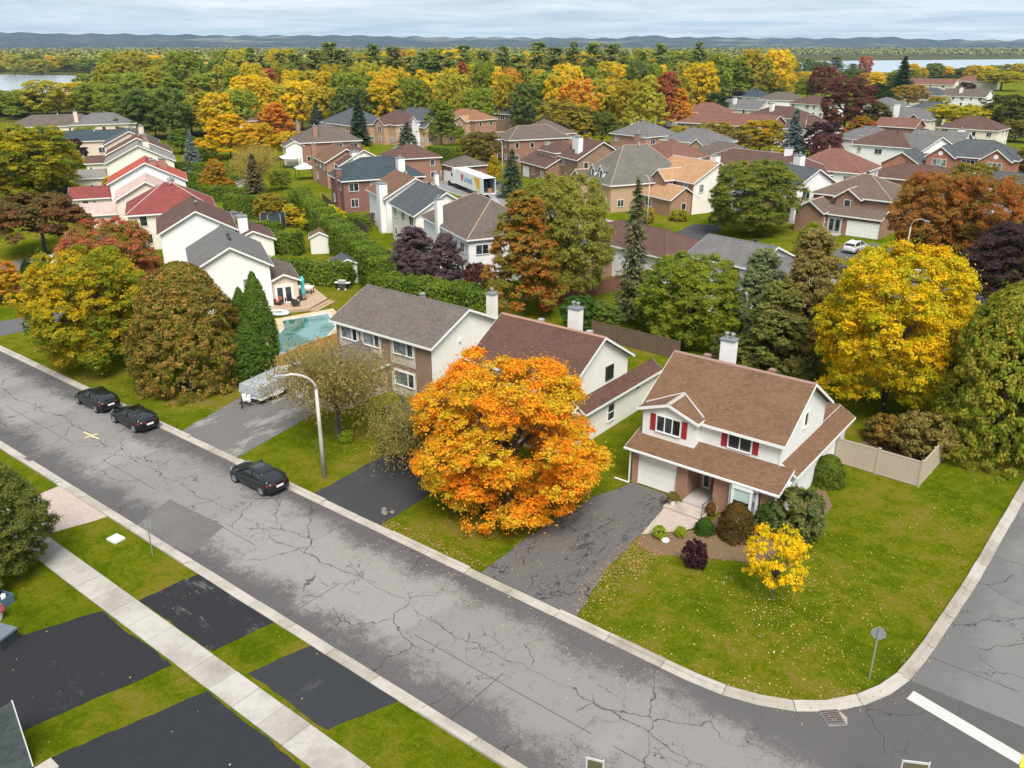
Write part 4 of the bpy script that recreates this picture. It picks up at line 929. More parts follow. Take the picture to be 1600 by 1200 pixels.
# ---- houses on the streets behind; local x runs to the right along the rotated grid, y runs away
def house(name, label, N, z, w, d, yaw, roof, pitch, wm, rm, seed, storeys=2, skip=0.3, caps=None, chim=(), wings=(), garages=(), group=None, trim=None, faces=None, win=True, oh=0.4, rows=1, vents=1):
    """N: photograph pixel of the near eave corner, at height z"""
    X, Y = G(N[0], N[1], z); o = empty(name, (X, Y, 0), math.radians(yaw)); tag(o, label, 'house', group)
    k = oh * 0.7
    x0, x1, y0, y1 = -w + k, -k, k, d - k
    zr = volume(o, x0, x1, y0, y1, 0, z, roof, pitch, wm, rm, oh, trim, caps, faces=faces)
    if win: auto_windows(o, x0, x1, y0, y1, z, seed, storeys, skip, rows=rows)
    for (cx_, cy_, h, mt, cw) in chim: chimney(o, cx_, cy_, 0.0, zr + h, cw, cw * 0.75, mt, 1)
    for wg in wings:
        a0, a1, b0, b1, zz_, rf, pt, wmm, rmm = wg[:9]; volume(o, a0, a1, b0, b1, 0, zz_, rf, pt, wmm, rmm, 0.35, trim, caps)
        if len(wg) > 9 and wg[9]: auto_windows(o, a0, a1, b0, b1, zz_, seed + 5, 1 if zz_ < 4 else 2, 0.2)
    for (fc, c, u, ww) in garages: garage_door(o, fc, c, u, ww, 2.15)
    r = random.Random(seed)
    for i in range(vents):
        roof_vent(o, x0 + (x1 - x0) * r.uniform(0.3, 0.7), (y0 + y1) / 2 + (0.35 if roof != 'gy' else r.uniform(-2, 2)), zr + 0.05, paint((0.06, 0.06, 0.065)) if r.random() < 0.6 else paint((0.35, 0.34, 0.34)), 0.36)
    return o
def bare(pts): return pts
WCH = siding((0.73, 0.73, 0.72)); BCH = brick((0.34, 0.16, 0.09))
# row behind the front houses
house('detached_house', 'white house with brown-grey hip roof right of the purple tree', (730, 376), 5.6, 16.5, 11, -27, 'hip', 0.62, WHITE_S, R_GBROWN, 1, 2, 0.3, CAPTAN, chim=((-9.6, 0.05, -0.2, WCH, 1.0),), rows=1)
house('detached_house', 'cream house with slate gable roof between two brown-roofed white houses', (647, 337), 5.4, 11.5, 9.5, -27, 'gx', 0.6, OFFW_S, R_SLATE, 2, 2, 0.1, chim=(), vents=4)
house('detached_house', 'white house with brown roof and square white chimney left of the slate gable', (601, 310), 5.4, 10.0, 10, -27, 'gx', 0.55, WHITE_S, R_BROWN, 3, 2, 0.2, chim=((-1.6, 0.1, -0.6, WCH, 1.7), (-2.5, 9.3, 0.2, WCH, 0.8)), vents=2)
house('detached_house', 'dark red brick house with dark teal hip roof', (534, 284), 5.4, 9.8, 15, -27, 'hip', 0.62, DRED_B, R_TEAL, 4, 2, 0.2, chim=((-3.4, 0.3, -1.6, DRED_B, 1.3), (-1.5, 11, 0.0, WCH, 1.6)), vents=0)
house('detached_house', 'white-walled house with brown roof left of the teal roof', (531, 258), 5.0, 10, 10, -27, 'gx', 0.55, OFFW_S, R_DBROWN, 5, 2, 0.3, chim=((-1.2, 3.5, -0.3, WCH, 2.2),))
house('detached_house', 'orange brick house with brown roof and tall brick chimney', (508, 254), 5.2, 11, 9, -27, 'gx', 0.55, ORANGE_B, R_BROWN, 6, 2, 0.2, chim=((-10.8, 0.2, 0.2, BCH, 1.2),), wings=((-6, -1, 8.5, 13, 3.4, 'gx', 0.5, ORANGE_B, R_RBROWN),))
house('detached_house', 'brick house with wide grey-brown hip roof beside the orange tree', (470, 224), 5.2, 13, 15, -27, 'hip', 0.55, RED_B, R_GBROWN, 7, 2, 0.3, chim=((-12.2, 2, 0.0, BCH, 1.2), (-2, 4, 0, BCH, 1.3)), wings=((-5, -0.5, -3.5, 0.6, 4.6, 'gx', 0.5, OFFW_S, R_GBROWN),))
# row along the left, gables towards us
L1 = house('detached_house', 'white gabled house with dark grey roof by the pool terrace', (298, 425), 5.0, 12, 8.3, -30, 'gx', 0.55, WHITE_S, R_GREY, 11, 2, 1.0, chim=(), vents=3,
           wings=((-8, -0.9, 8.0, 10.9, 2.9, 'gx', 0.45, BEIGE_S, R_GBROWN),))
window(L1, 'x+', -0.28, 5.6, 2.6, 0.95, 1.0, 1, 1); d_ = door(L1, 'x+', -0.9, 9.35, 1.8, 2.1, WHITE_TRIM, 0.25, True)
house('detached_house', 'white gabled house with dark brown roof behind the red and yellow maples', (246, 367), 5.2, 12, 9.5, -30, 'gx', 0.55, WHITE_S, R_DBROWN, 12, 2, 1.0, chim=((-4, 10.5, -1.6, WCH, 1.6),), wings=((-9, -2, 9.0, 14, 3.2, 'gx', 0.45, OFFW_S, R_DBROWN),), vents=2)
house('detached_house', 'house with wide dark red hip roof and short brick chimney', (196, 338), 5.0, 11, 12, -30, 'hip', 0.62, CREAM_S, R_DRED, 13, 2, 0.5, CAPPALE, chim=((-0.4, 9.0, -2.2, BCH, 1.6),), vents=2)
house('detached_house', 'house with pale pink roof between the two red roofs', (178, 314), 5.2, 10, 9.5, -30, 'gx', 0.55, CREAM_S, R_PINK, 14, 2, 0.6, chim=((-2, 8.4, 0.0, BCH, 1.3),))
house('detached_house', 'white house with bright red roof', (168, 288), 5.4, 10, 12.5, -30, 'gx', 0.52, WHITE_S, R_RED, 15, 2, 0.5, chim=((-1.5, 7.4, 0.3, BCH, 1.4), (-4, 9, 0.2, BCH, 1.6)), vents=2)
house('detached_house', 'grey-roofed house behind the bright red roof', (163, 256), 5.4, 10, 13, -30, 'gx', 0.5, OFFW_S, R_WGREY, 16, 2, 0.4, chim=((-3, 8, 0.6, CREAM_S, 1.5),))
house('detached_house', 'brown-roofed house in the left row behind the grey roofs', (165, 242), 5.6, 10, 13, -30, 'gx', 0.5, BEIGE_S, R_DBROWN, 17, 2, 0.4, chim=((-4, 8, 0.4, BCH, 1.4),))
house('detached_house', 'beige gabled house with slate roof and beige chimney in the left row', (160, 228), 5.8, 11, 12, -30, 'gx', 0.5, BEIGE_S, R_SLATE, 18, 2, 0.6, chim=((-4, 8.5, 0.8, BEIGE_S, 1.5),))
for i, (px, w, d, rm, lb) in enumerate((((108, 312), 7, 9, R_DRED, 'single-storey garage with red roof beside the pale pink roof'), ((112, 280), 6, 10, R_WGREY, 'single-storey garage with weathered grey roof left of the red roof'),
                                        ((116, 338), 6, 8, R_PINK, 'single-storey garage with pale pink-grey roof left of the dark red roof'), ((132, 256), 6, 7, R_DBROWN, 'small garage with brown roof by the dark purple tree'), ((104, 386), 6, 6, R_DBROWN, 'low brown garage roof behind the red and yellow maple'))):
    house('garage', lb, px, 2.7, w, d, -30, 'gy', 0.42, CREAM_S, rm, 30 + i, 1, 0.5, vents=1)
house('detached_house', 'wide grey hip-roofed house at the far left under the wood', (8, 200), 5.2, 13, 26, -30, 'hip', 0.42, CREAM_S, R_GBROWN, 19, 2, 0.5)
house('detached_house', 'slate-roofed house left of the beige gable at the far left', (86, 222), 4.0, 9, 17, -30, 'gy', 0.5, BEIGE_S, R_TEAL, 20, 1, 0.2)
house('detached_house', 'brown-grey house with pale trim at the far left behind the beige gable', (108, 196), 5.4, 12, 18, -30, 'hip', 0.45, BEIGE_S, R_GREY, 21, 2, 0.4, chim=((-2, 2, 0.8, BEIGE_S, 1.4),))
house('detached_house', 'tan house half hidden in the yellow tree', (372, 190), 5.6, 13, 10, -25, 'hip', 0.5, BEIGE_S, R_DBROWN, 22, 2, 0.4)
# houses under the wood, facing us across the crescent
house('detached_house', 'stone house with dark hip roof and white skylight below the wood', (547, 197), 5.4, 18, 14, -12, 'hip', 0.55, TAN_B, R_SLATE, 41, 2, 0.2)
house('detached_house', 'tan brick house with arched gable window and brown roof below the wood', (618, 196), 5.6, 13, 12, -8, 'hip', 0.6, TAN_B, R_DBROWN, 42, 2, 0.2, wings=((-8.5, -4, -1.2, 4, 5.6, 'gy', 0.75, TAN_B, R_DBROWN, 1),))
house('detached_house', 'house with charcoal roof and white dormer below the wood', (664, 199), 5.2, 15, 12, -8, 'gx', 0.75, TAN_B, R_SLATE, 43, 1, 0.2, wings=((-5.5, -3, -0.4, 5, 6.9, 'gy', 0.8, WHITE_S, R_SLATE, 1),))
house('detached_house', 'orange-tiled brick house beside the pale green tree', (742, 189), 5.4, 16, 10, -5, 'hip', 0.55, ORANGE_B, shingle((0.24, 0.125, 0.075)), 44, 2, 0.2, wings=((-7, -2.5, -1.5, 3, 5.2, 'gy', 0.6, TAN_B, R_TAN, 1),))
house('detached_house', 'grey hip-roofed house with white dormers left of the brown-grey hip', (805, 180), 5.4, 16, 11, -5, 'hip', 0.55, BROWN_B, R_SLATE, 45, 2, 0.2)
house('detached_house', 'grey-roofed house behind the small dark spruce in the middle distance', (858, 182), 5.4, 14, 11, -5, 'hip', 0.5, BROWN_B, R_GREY, 46, 2, 0.2)
# middle block
house('detached_house', 'red brick house with broad grey-brown hip roof behind the street lamp', (795, 220), 5.6, 9, 17, -27, 'hip', 0.62, RED_B, R_GBROWN, 51, 2, 0.2, CAPTAN, wings=((-8.6, -5.6, -2.6, 3, 5.6, 'gy', 0.85, RED_B, R_GBROWN, 1),))
house('detached_house', 'house with two-level brown roof and white bay left of the dormered roof', (853, 262), 3.2, 13, 12, -27, 'gx', 0.5, RED_B, R_DBROWN, 52, 1, 0.4, wings=((-9, -1.5, 3, 10, 5.8, 'hip', 0.5, TAN_B, R_DBROWN, 1),), garages=(('y-', 0.28, -10, 2.8),))
R1 = house('detached_house', 'tan brick house with steep grey-green roof and two white dormers', (954, 291), 4.6, 12, 17, -27, 'hip', 0.95, TAN_B, shingle((0.13, 0.125, 0.11)), 53, 1, 0.3, CAPTAN, wings=((-11.5, -8, -1.2, 4, 4.6, 'gy', 0.9, TAN_B, R_GBROWN),), garages=(('y-', 0.28, -3, 2.7),))
for u in (-7.3, -4.5):
    MB().box(u - .7, 0.75, 5.0, u + .7, 3.4, 6.6).extrude([(u - .7, 6.6), (u + .7, 6.6), (u, 7.35)], 'y', 0.75, 3.4).build('dormer', WHITE_S, R1)
    dr_ = MB().extrude([(u - .95, 6.40), (u, 7.42), (u + .95, 6.40), (u + .95, 6.50), (u, 7.54), (u - .95, 6.50)], 'y', 0.5, 4.4).build('dormer_roof', shingle((0.13, 0.125, 0.11)), R1); window(R1, 'y-', 0.75, u, 5.35, 0.65, 1.2, 1)
    MB().extrude([(u - .99, 6.34), (u, 7.36), (u + .99, 6.34), (u + .99, 6.52), (u, 7.56), (u - .99, 6.52)], 'y', 0.47, 0.497).build('fascia', WHITE_TRIM, R1)
R2 = house('detached_house', 'house with tan roof, cream gable wall and arched front window', (1084, 286), 5.4, 12, 11, -22, 'gx', 0.55, ORANGE_B, R_TAN, 54, 2, 0.4, CAPPALE, chim=((-6, 10, 0.4, WCH, 1.5),), faces={'x+': OFFW_S},
           wings=((-8.5, -0.6, -4.2, 1.5, 2.9, 'gx', 0.6, ORANGE_B, R_TAN, 1), (-8.5, -5.0, -2.0, 3, 5.5, 'gy', 0.8, ORANGE_B, R_TAN, 1)))
house('detached_house', 'red brick house with brown roof and tall brick chimney behind the tan roof', (1050, 252), 5.2, 12, 12, -15, 'hip', 0.55, ORANGE_B, R_RBROWN, 55, 2, 0.2, chim=((-8.0, 0.0, 0.3, BCH, 1.7), (-11.8, 2, 0.8, BCH, 1.4)))
house('detached_house', 'grey-roofed house behind the red brick chimney', (1012, 215), 5.4, 14, 12, -15, 'hip', 0.5, ORANGE_B, R_GREY, 56, 2, 0.3)
house('detached_house', 'grey-roofed white house with small gables in front of the dark green tree', (1110, 226), 5.2, 15, 11, -10, 'hip', 0.5, WHITE_S, R_GREY, 57, 2, 0.3, wings=((-4.5, -1, -1.5, 3, 5.0, 'gy', 0.7, TAN_B, R_GREY),))
house('detached_house', 'long house with maroon-brown hip roof and skylight', (1258, 280), 4.8, 27, 12, -14, 'hip', 0.5, BROWN_B, R_DBROWN, 58, 2, 0.3, CAPPALE, vents=3)
R4 = house('detached_house', 'tall white gabled house with slate roof and square white chimney', (1246, 292), 6.0, 11, 9, -24, 'gx', 0.55, WHITE_S, R_SLATE, 59, 2, 0.2, chim=((-6, 6, 1.6, WCH, 1.5),), wings=((-11, -4.5, -4.8, 0.2, 2.8, 'gx', 0.45, DRED_B, R_SLATE),), garages=(('y-', -4.8, -7.7, 4.5),))
house('detached_house', 'white house with red-brown hip roof near the curved lamp', (1346, 272), 5.4, 14, 12, 0, 'hip', 0.55, WHITE_S, R_RBROWN, 60, 2, 0.15, caps=paint((0.3, 0.12, 0.08)), chim=((-13.6, -0.6, 0.2, WCH, 1.3),), vents=2)
R6 = house('detached_house', 'brown brick house with front gables and wide white garage door', (1394, 316), 5.2, 12.5, 11, -4, 'hip', 0.5, brick((0.27, 0.125, 0.07)), shingle((0.13, 0.095, 0.078)), 61, 2, 0.45, CAPTAN, rows=3,
           wings=((-8.2, -4.6, -0.6, 4, 5.2, 'gy', 0.7, brick((0.27, 0.125, 0.07)), shingle((0.13, 0.095, 0.078)), 1), (-12.6, -8.4, -4.8, 2, 3.3, 'gy', 0.7, brick((0.27, 0.125, 0.07)), shingle((0.13, 0.095, 0.078)), 1)))
volume(R6, -8.3, -0.2, -3.2, 0.4, 0, 3.0, 'gx', 0.5, brick((0.27, 0.125, 0.07)), shingle((0.13, 0.095, 0.078)), 0.35); garage_door(R6, 'y-', -3.2, -2.6, 4.6, 2.2); door(R6, 'y-', -3.2, -6.9, 1.9, 2.2, paint((0.3, 0.34, 0.34)), 0.25, True)
MB().box(-8.2, -4.6, 0, -5.6, -3.2, 0.2).box(-8.0, -5.0, 0, -5.8, -4.6, 0.1).build('step', GREYC, R6)
house('bungalow', 'white bungalow with grey shingle roof among the conifers', (1178, 421), 4.6, 9, 8.5, -10, 'gx', 0.42, WHITE_S, R_GREY, 62, 2, 0.3, chim=(), wings=((-1.0, 4.0, 2.5, 8, 3.6, 'gx', 0.5, WHITE_S, R_GREY), (-5, -0.5, -3.6, 0.2, 2.7, 'gy', 0.4, WHITE_S, R_SLATE)), vents=2)
house('bungalow', 'white house with brown hip roof behind the tall thin spruce', (1040, 405), 3.9, 17, 9.5, -14, 'hip', 0.42, WHITE_S, R_DBROWN, 63, 1, 0.2, wings=((-13, -9, -7, 0.3, 2.7, 'gy', 0.5, RED_B, R_DBROWN), (0.2, 4.0, -4.5, -0.4, 2.9, 'gy', 0.55, ORANGE_B, R_GBROWN)))
house('detached_house', 'brown-roofed house behind the dark teal roof by the crescent', (612, 250), 5.0, 9, 11, -27, 'hip', 0.5, RED_B, R_DBROWN, 64, 2, 0.3)
house('detached_house', 'low brick garage house beside the dark hedge and truck', (712, 262), 3.4, 7, 8, -20, 'hip', 0.45, RED_B, R_GBROWN, 65, 1, 0.3, garages=(('y-', 0.28, -3.5, 4.6),))
house('detached_house', 'brown-grey roof between the truck and the grey-brown hip', (842, 212), 5.2, 12, 12, -20, 'hip', 0.55, RED_B, R_GBROWN, 66, 2, 0.3)
house('detached_house', 'dark roof with white chimney left of the dormered roof', (902, 250), 5.4, 9, 12, -27, 'gx', 0.55, BROWN_B, R_DBROWN, 67, 2, 0.3, chim=((-3, 2, 0.9, WCH, 1.4), (-6, 3, 0.9, WCH, 1.4)))
house('detached_house', 'brown-grey hip roof between the gold tree and the maroon-brown roof', (1150, 250), 5.0, 14, 10, -14, 'hip', 0.5, BROWN_B, R_GBROWN, 68, 2, 0.4)
house('detached_house', 'grey roof behind the orange and green maple', (1385, 222), 5.2, 14, 11, -10, 'hip', 0.5, WHITE_S, R_GREY, 69, 2, 0.4)
house('detached_house', 'brown roof behind the spreading yellow tree', (1560, 205), 5.2, 16, 12, -5, 'hip', 0.5, CREAM_S, R_DBROWN, 70, 2, 0.4)
# right edge and far right rows
R7 = house('detached_house', 'orange brick house with two gabled bays and slate roof at the right edge', (1592, 252), 5.4, 17, 12, 0, 'hip', 0.5, brick((0.36, 0.11, 0.05)), R_SLATE, 71, 2, 1.0, caps=R_SLATE,
           wings=((-16.8, -11.6, -1.8, 4, 5.4, 'gy', 0.75, brick((0.36, 0.11, 0.05)), R_SLATE), (-6.6, -1.2, -1.8, 4, 5.4, 'gy', 0.75, brick((0.36, 0.11, 0.05)), R_SLATE), (-25, -17.2, -4, 6, 3.6, 'gy', 0.6, brick((0.36, 0.11, 0.05)), R_SLATE)))
for u in (-14.2, -3.9):
    window(R7, 'y-', -1.8, u, 3.5, 2.6, 1.4, 3, 1); window(R7, 'y-', -1.8, u, 0.7, 2.6, 1.5, 3, 1); MB().tube((u, -1.8, 6.1), (u, -1.86, 6.1), 0.45, 0.45, 14).build('round_vent', WHITE_TRIM, R7)
window(R7, 'y-', 0.28, -9.1, 3.7, 2.4, 1.2, 3, 0); shed_roof(R7, -11.4, -6.8, -2.2, 0.25, 2.7, 3.4, 'y-', R_SLATE); MB().box(-11.2, -2.1, 0, -11.0, -1.9, 2.7).box(-7.1, -2.1, 0, -6.9, -1.9, 2.7).build('porch_post', WHITE_TRIM, R7); door(R7, 'y-', 0.28, -9.1, 1.8, 2.1, paint((0.1, 0.05, 0.04)))
house('detached_house', 'house with purple-brown roof in front of the orange brick bays', (1500, 290), 3.4, 18, 11, -6, 'hip', 0.4, BROWN_B, R_DBROWN, 72, 1, 0.4)
house('detached_house', 'white house with slate roof at the right edge behind the orange trees', (1640, 304), 5.0, 11, 9, -10, 'gx', 0.5, WHITE_S, R_SLATE, 73, 2, 0.3)
house('detached_house', 'white house with light grey roof at the right edge above the dark purple tree', (1612, 345), 4.2, 10, 8, -60, 'gx', 0.5, WHITE_S, shingle((0.19, 0.195, 0.2)), 74, 1, 0.3)
house('detached_house', 'white gabled house right of the small purple tree', (1500, 230), 5.4, 12, 11, -5, 'gx', 0.5, WHITE_S, R_GREY, 75, 2, 0.3, chim=((-2, 6, 0.8, WCH, 1.3),), wings=((-19, -12.5, 1, 8, 4.4, 'gx', 0.5, WHITE_S, R_GREY),))
house('detached_house', 'white house with grey gable between the orange tree and purple tree', (1440, 236), 5.2, 13, 11, -30, 'gx', 0.5, WHITE_S, R_GREY, 76, 2, 0.3)
house('detached_house', 'white house behind the orange tree with brown roof', (1422, 232), 5.4, 14, 12, -5, 'hip', 0.5, WHITE_S, R_DBROWN, 77, 2, 0.3)
house('detached_house', 'grey-roofed house with brick gable and white chimney below the crimson tree', (1455, 188), 5.2, 18, 12, -5, 'hip', 0.5, CREAM_S, R_GREY, 78, 2, 0.3, chim=((-11, 0, 1.2, WCH, 1.5),), wings=((-7, -2.5, -2, 3, 5, 'gy', 0.8, RED_B, R_GREY),))
house('detached_house', 'house with slate hip roof left of the yellow-green tree', (1490, 178), 5.2, 18, 12, -5, 'hip', 0.5, CREAM_S, R_SLATE, 79, 2, 0.3)
house('detached_house', 'maroon-roofed brick gable house beside the crimson tree', (1430, 200), 4.2, 12, 9, -5, 'gx', 0.5, RED_B, R_RBROWN, 80, 1, 0.3)
far = ((1490, 133, 30, R_RBROWN, CREAM_S, 'long cream apartment row with maroon roofs near the river'), (1560, 128, 26, R_RBROWN, CREAM_S, 'cream row house with maroon roof at the far right near the river'), (1470, 150, 22, R_SLATE, WHITE_S, 'slate-roofed white house in front of the cream row'),
       (1540, 152, 20, R_GBROWN, WHITE_S, 'white gabled house with brown-grey roof below the cream row'), (1248, 158, 18, R_GBROWN, WHITE_S, 'white house with tan gable left of the crimson trees'), (1290, 165, 18, R_DBROWN, WHITE_S, 'brown-roofed house below the tan gable'),
       (1185, 172, 20, R_GREY, CREAM_S, 'grey-roofed house with two white chimneys beyond the dark green tree'), (1130, 178, 16, R_RBROWN, ORANGE_B, 'small red-roofed house beyond the yellow trees'), (1240, 186, 20, R_DBROWN, CREAM_S, 'dark brown roof right of the two white chimneys'),
       (1200, 200, 22, R_RBROWN, RED_B, 'maroon hip roof behind the blue spruce'), (1300, 205, 16, R_DBROWN, OFFW_S, 'brown roof just left of the crimson tree'), (1185, 153, 16, R_TEAL, WHITE_S, 'teal roof beside the dark purple round tree in the distance'), (1090, 163, 18, R_SLATE, RED_B, 'slate roof left of the dark green tree in the distance'),
       (1130, 195, 15, R_RBROWN, ORANGE_B, 'low maroon roof above the yellow-green trees'), (1395, 168, 14, R_GREY, WHITE_S, 'white house partly behind the olive tree'), (1590, 190, 18, R_GREY, WHITE_S, 'grey roof behind the dark trees at the right edge'), (1040, 176, 14, R_GREY, WHITE_S, 'grey roof at the edge of the golden wood'), (905, 188, 13, R_DBROWN, RED_B, 'brown roof left of the red-brown tree'))
for i, (px, py, w, rm, wm, lb) in enumerate(far):
    house('distant_house', lb, (px, py), 5.0, w, 12, (-8, 4, -20)[i % 3], 'hip' if i % 3 else 'gx', 0.5, wm, rm, 100 + i, 2, 0.45, chim=((-w * .6, 3, 0.8, WCH, 1.3),) if i in (6, 3, 8) else (), vents=0)
# the roof at the lower left corner
nh = empty('garden_shed', (-31.1, 8.0, 0)); tag(nh, 'slate shingled lean-to roof with white edge cut by the lower left corner', 'shed')
MB().extrude([(0.25, 0.0), (0.0, 3.2), (-3.0, 0.0)], 'y', -9.0, 0.0).build('roof', shingle((0.075, 0.09, 0.095)), nh)
MB().extrude([(0.29, 0.0), (0.03, 3.28), (-0.08, 3.2), (0.18, 0.0)], 'y', 0.003, 0.04).build('edge_trim', WHITE_TRIM, nh)
for q in range(2): MB().box(0.42, -0.75 + q * 0.72, 0, 1.15, -0.06 + q * 0.72, 0.04).build('paving_slab', concrete((0.4, 0.36, 0.31)), nh)

# ================================================================== trees
g_or, g_ye, g_gr = (0.62, 0.20, 0.018), (0.70, 0.42, 0.02), (0.09, 0.135, 0.018)
ORANGE, DEEPOR, GOLD, YELLOW, LIME, OLIVE, GREEN, DGREEN, RED, CRIM, PURP, RUST, TAN = ((0.62, 0.21, 0.02), (0.50, 0.13, 0.018), (0.60, 0.34, 0.025), (0.70, 0.45, 0.015), (0.30, 0.31, 0.02), (0.19, 0.18, 0.03), (0.10, 0.15, 0.022), (0.045, 0.08, 0.02),
    (0.45, 0.07, 0.04), (0.22, 0.045, 0.04), (0.075, 0.035, 0.045), (0.30, 0.13, 0.045), (0.42, 0.30, 0.10))
BLUE_S = (0.12, 0.17, 0.15); BLUE_T = (0.20, 0.25, 0.24); SPR = (0.05, 0.085, 0.035); SPR2 = (0.09, 0.12, 0.06)
T = tree_px
T('maple_tree', 'big orange maple between the two front driveways', 'tree', 'maple', 792, 790, 560, 146, (0.78, 0.31, 0.015), (0.60, 0.41, 0.025), frm=0.0, var=0)
T('maple_tree', 'big yellow maple behind the corner house', 'tree', 'globe', 1378, 640, 378, 113, (0.72, 0.49, 0.010), (0.44, 0.39, 0.014), frm=0.06, var=0)
T('maple_tree', 'green and yellow maple at the left kerb', 'tree', 'globe', 158, 574, 385, 86, (0.56, 0.40, 0.015), (0.20, 0.24, 0.02), frm=0.04, var=1)
T('maple_tree', 'green maple with red leaf tips behind the yellow one on the left', 'tree', 'globe', 192, 520, 340, 76, (0.50, 0.15, 0.07), (0.22, 0.20, 0.03), var=0)
T('cedar_tree', 'broad brown-green cedar at the left driveway', 'tree', 'cedar', 303, 596, 414, 84, (0.17, 0.16, 0.025), (0.32, 0.20, 0.045), var=0)
T('columnar_cedar', 'tallest slim green cedar beside the pool', 'tree', 'column', 412, 585, 428, 27, (0.085, 0.15, 0.02), (0.13, 0.21, 0.025))
T('columnar_cedar', 'slim green cedar left of the tallest one', 'tree', 'column', 388, 580, 452, 23, (0.08, 0.145, 0.02), (0.12, 0.19, 0.025))
T('columnar_cedar', 'short green cedar in front of the pool cedars', 'tree', 'column', 395, 597, 500, 30, (0.08, 0.14, 0.02), (0.11, 0.18, 0.025))
T('drooping_tree', 'thin olive drooping tree on the lawn behind the street lamp', 'tree', 'droop', 530, 684, 515, 132, (0.24, 0.20, 0.055), (0.34, 0.26, 0.09), frm=0.12)
T('drooping_tree', 'thin olive drooping tree against the orange maple', 'tree', 'droop', 664, 745, 590, 112, (0.25, 0.22, 0.06), (0.32, 0.26, 0.08), frm=0.06)
T('maple_tree', 'tall green and orange maple in the middle back yard', 'tree', 'cone_maple', 818, 492, 284, 64, (0.42, 0.19, 0.03), (0.22, 0.205, 0.03), frm=0.06)
T('broadleaf_tree', 'large olive tree right behind the green and orange maple', 'tree', 'globe', 880, 470, 266, 73, (0.25, 0.265, 0.045), (0.33, 0.31, 0.055), frm=0.06)
T('spruce_tree', 'tall thin spruce in front of the brown hip roof', 'tree', 'thin_spruce', 985, 505, 277, 48, (0.12, 0.14, 0.06), (0.19, 0.175, 0.075))
T('maple_tree', 'dense green maple behind the cream house', 'tree', 'globe', 1076, 540, 395, 76, (0.16, 0.235, 0.022), (0.30, 0.30, 0.026), frm=0.04)
T('conifer_tree', 'tall brown-green conifer left of the yellow maple', 'tree', 'cone_maple', 1248, 575, 342, 60, (0.24, 0.21, 0.055), (0.34, 0.25, 0.08), frm=0.02)
T('conifer_tree', 'loose grey-green conifer left of the tall brown one', 'tree', 'cone_maple', 1178, 548, 378, 52, (0.19, 0.235, 0.10), (0.26, 0.29, 0.125), frm=0.02)
T('conifer_tree', 'low dark conifer behind the chimney of the corner house', 'tree', 'cone_maple', 1208, 580, 430, 66, (0.17, 0.20, 0.045), (0.25, 0.235, 0.06), frm=0.0)
for i, (bx, by, ty, hw, v_, lb) in enumerate(((1500, 688, 462, 44, 1, 'olive cedar nearest the beige fence in the tall right hedge row'), (1548, 706, 446, 78, 0, 'broad olive cedar second from the beige fence on the right'), (1588, 672, 470, 60, 1, 'olive cedar third from the beige fence on the right'), (1640, 690, 448, 84, 0, 'olive cedar at the right picture edge'), (1600, 620, 436, 60, 0, 'olive cedar behind the others at the right edge'))):
    T('cedar_tree', lb, 'tree', 'cedar', bx, by, ty, hw * 1.1, (0.22, 0.27, 0.025), (0.33, 0.285, 0.036), 'tall cedar hedge on the right', var=v_)
T('purple_plum', 'dark purple plum in front of the white hip-roofed house', 'tree', 'mid', 650, 460, 350, 50, (0.13, 0.085, 0.095), (0.19, 0.125, 0.125), var=2); T('purple_plum', 'purple plum against the white wall', 'tree', 'mid', 697, 454, 362, 36, (0.12, 0.08, 0.09), (0.20, 0.14, 0.135), var=2)
T('maple_tree', 'left half of the big orange-brown maple pair beyond the yellow maple', 'tree', 'globe', 1442, 420, 262, 56, (0.40, 0.165, 0.04), (0.34, 0.20, 0.04)); T('maple_tree', 'right half of the big orange-brown maple pair', 'tree', 'globe', 1522, 428, 268, 57, (0.42, 0.15, 0.035), (0.26, 0.19, 0.035)); T('broadleaf_tree', 'olive-gold tree behind the orange maple pair', 'tree', 'mid', 1512, 330, 252, 36, (0.30, 0.23, 0.03), (0.22, 0.19, 0.03))
T('purple_plum', 'large dark purple tree at the right edge', 'tree', 'globe', 1590, 480, 345, 72, (0.075, 0.045, 0.045), (0.10, 0.06, 0.055))
T('maple_tree', 'round dense green maple by the back street driveway', 'tree', 'globe', 1172, 366, 247, 67, (0.15, 0.205, 0.03), (0.26, 0.25, 0.035), frm=0.04)
T('birch_sapling', 'small bright yellow tree on the corner lawn', 'tree', 'sapling', 1206, 936, 830, 45, (0.86, 0.58, 0.01), (0.66, 0.52, 0.015), frm=0.26)
T('conifer_tree', 'rounded dark olive conifer at the left edge over the near sidewalk', 'tree', 'globe', -8, 905, 738, 80, (0.12, 0.145, 0.03), (0.18, 0.19, 0.04), frm=0.02)
T('broadleaf_tree', 'wide brown-red tree at the left edge by the silver car', 'tree', 'umbrella', 72, 397, 296, 66, (0.22, 0.105, 0.04), (0.15, 0.115, 0.035), frm=0.1)
T('broadleaf_tree', 'yellow-green tree at the upper left around a blue spruce', 'tree', 'globe', 38, 322, 190, 78, (0.46, 0.38, 0.015), (0.17, 0.22, 0.02)); T('blue_spruce', 'blue spruce inside the yellow-green tree at the left', 'tree', 'spruce', 86, 318, 198, 30, BLUE_S, BLUE_T); T('purple_plum', 'dark purple tree left of the brown garage roof', 'tree', 'mid', 112, 262, 215, 26, PURP, (0.06, 0.035, 0.04))
T('maple_tree', 'small orange and yellow tree at the left edge by the driveway', 'tree', 'mid', 2, 472, 408, 34, (0.62, 0.25, 0.03), (0.55, 0.36, 0.02), frm=0.2); T('sapling', 'small green sapling on the left kerb lawn', 'tree', 'sapling', 68, 540, 486, 19, (0.06, 0.12, 0.02), (0.09, 0.14, 0.03), frm=0.32)
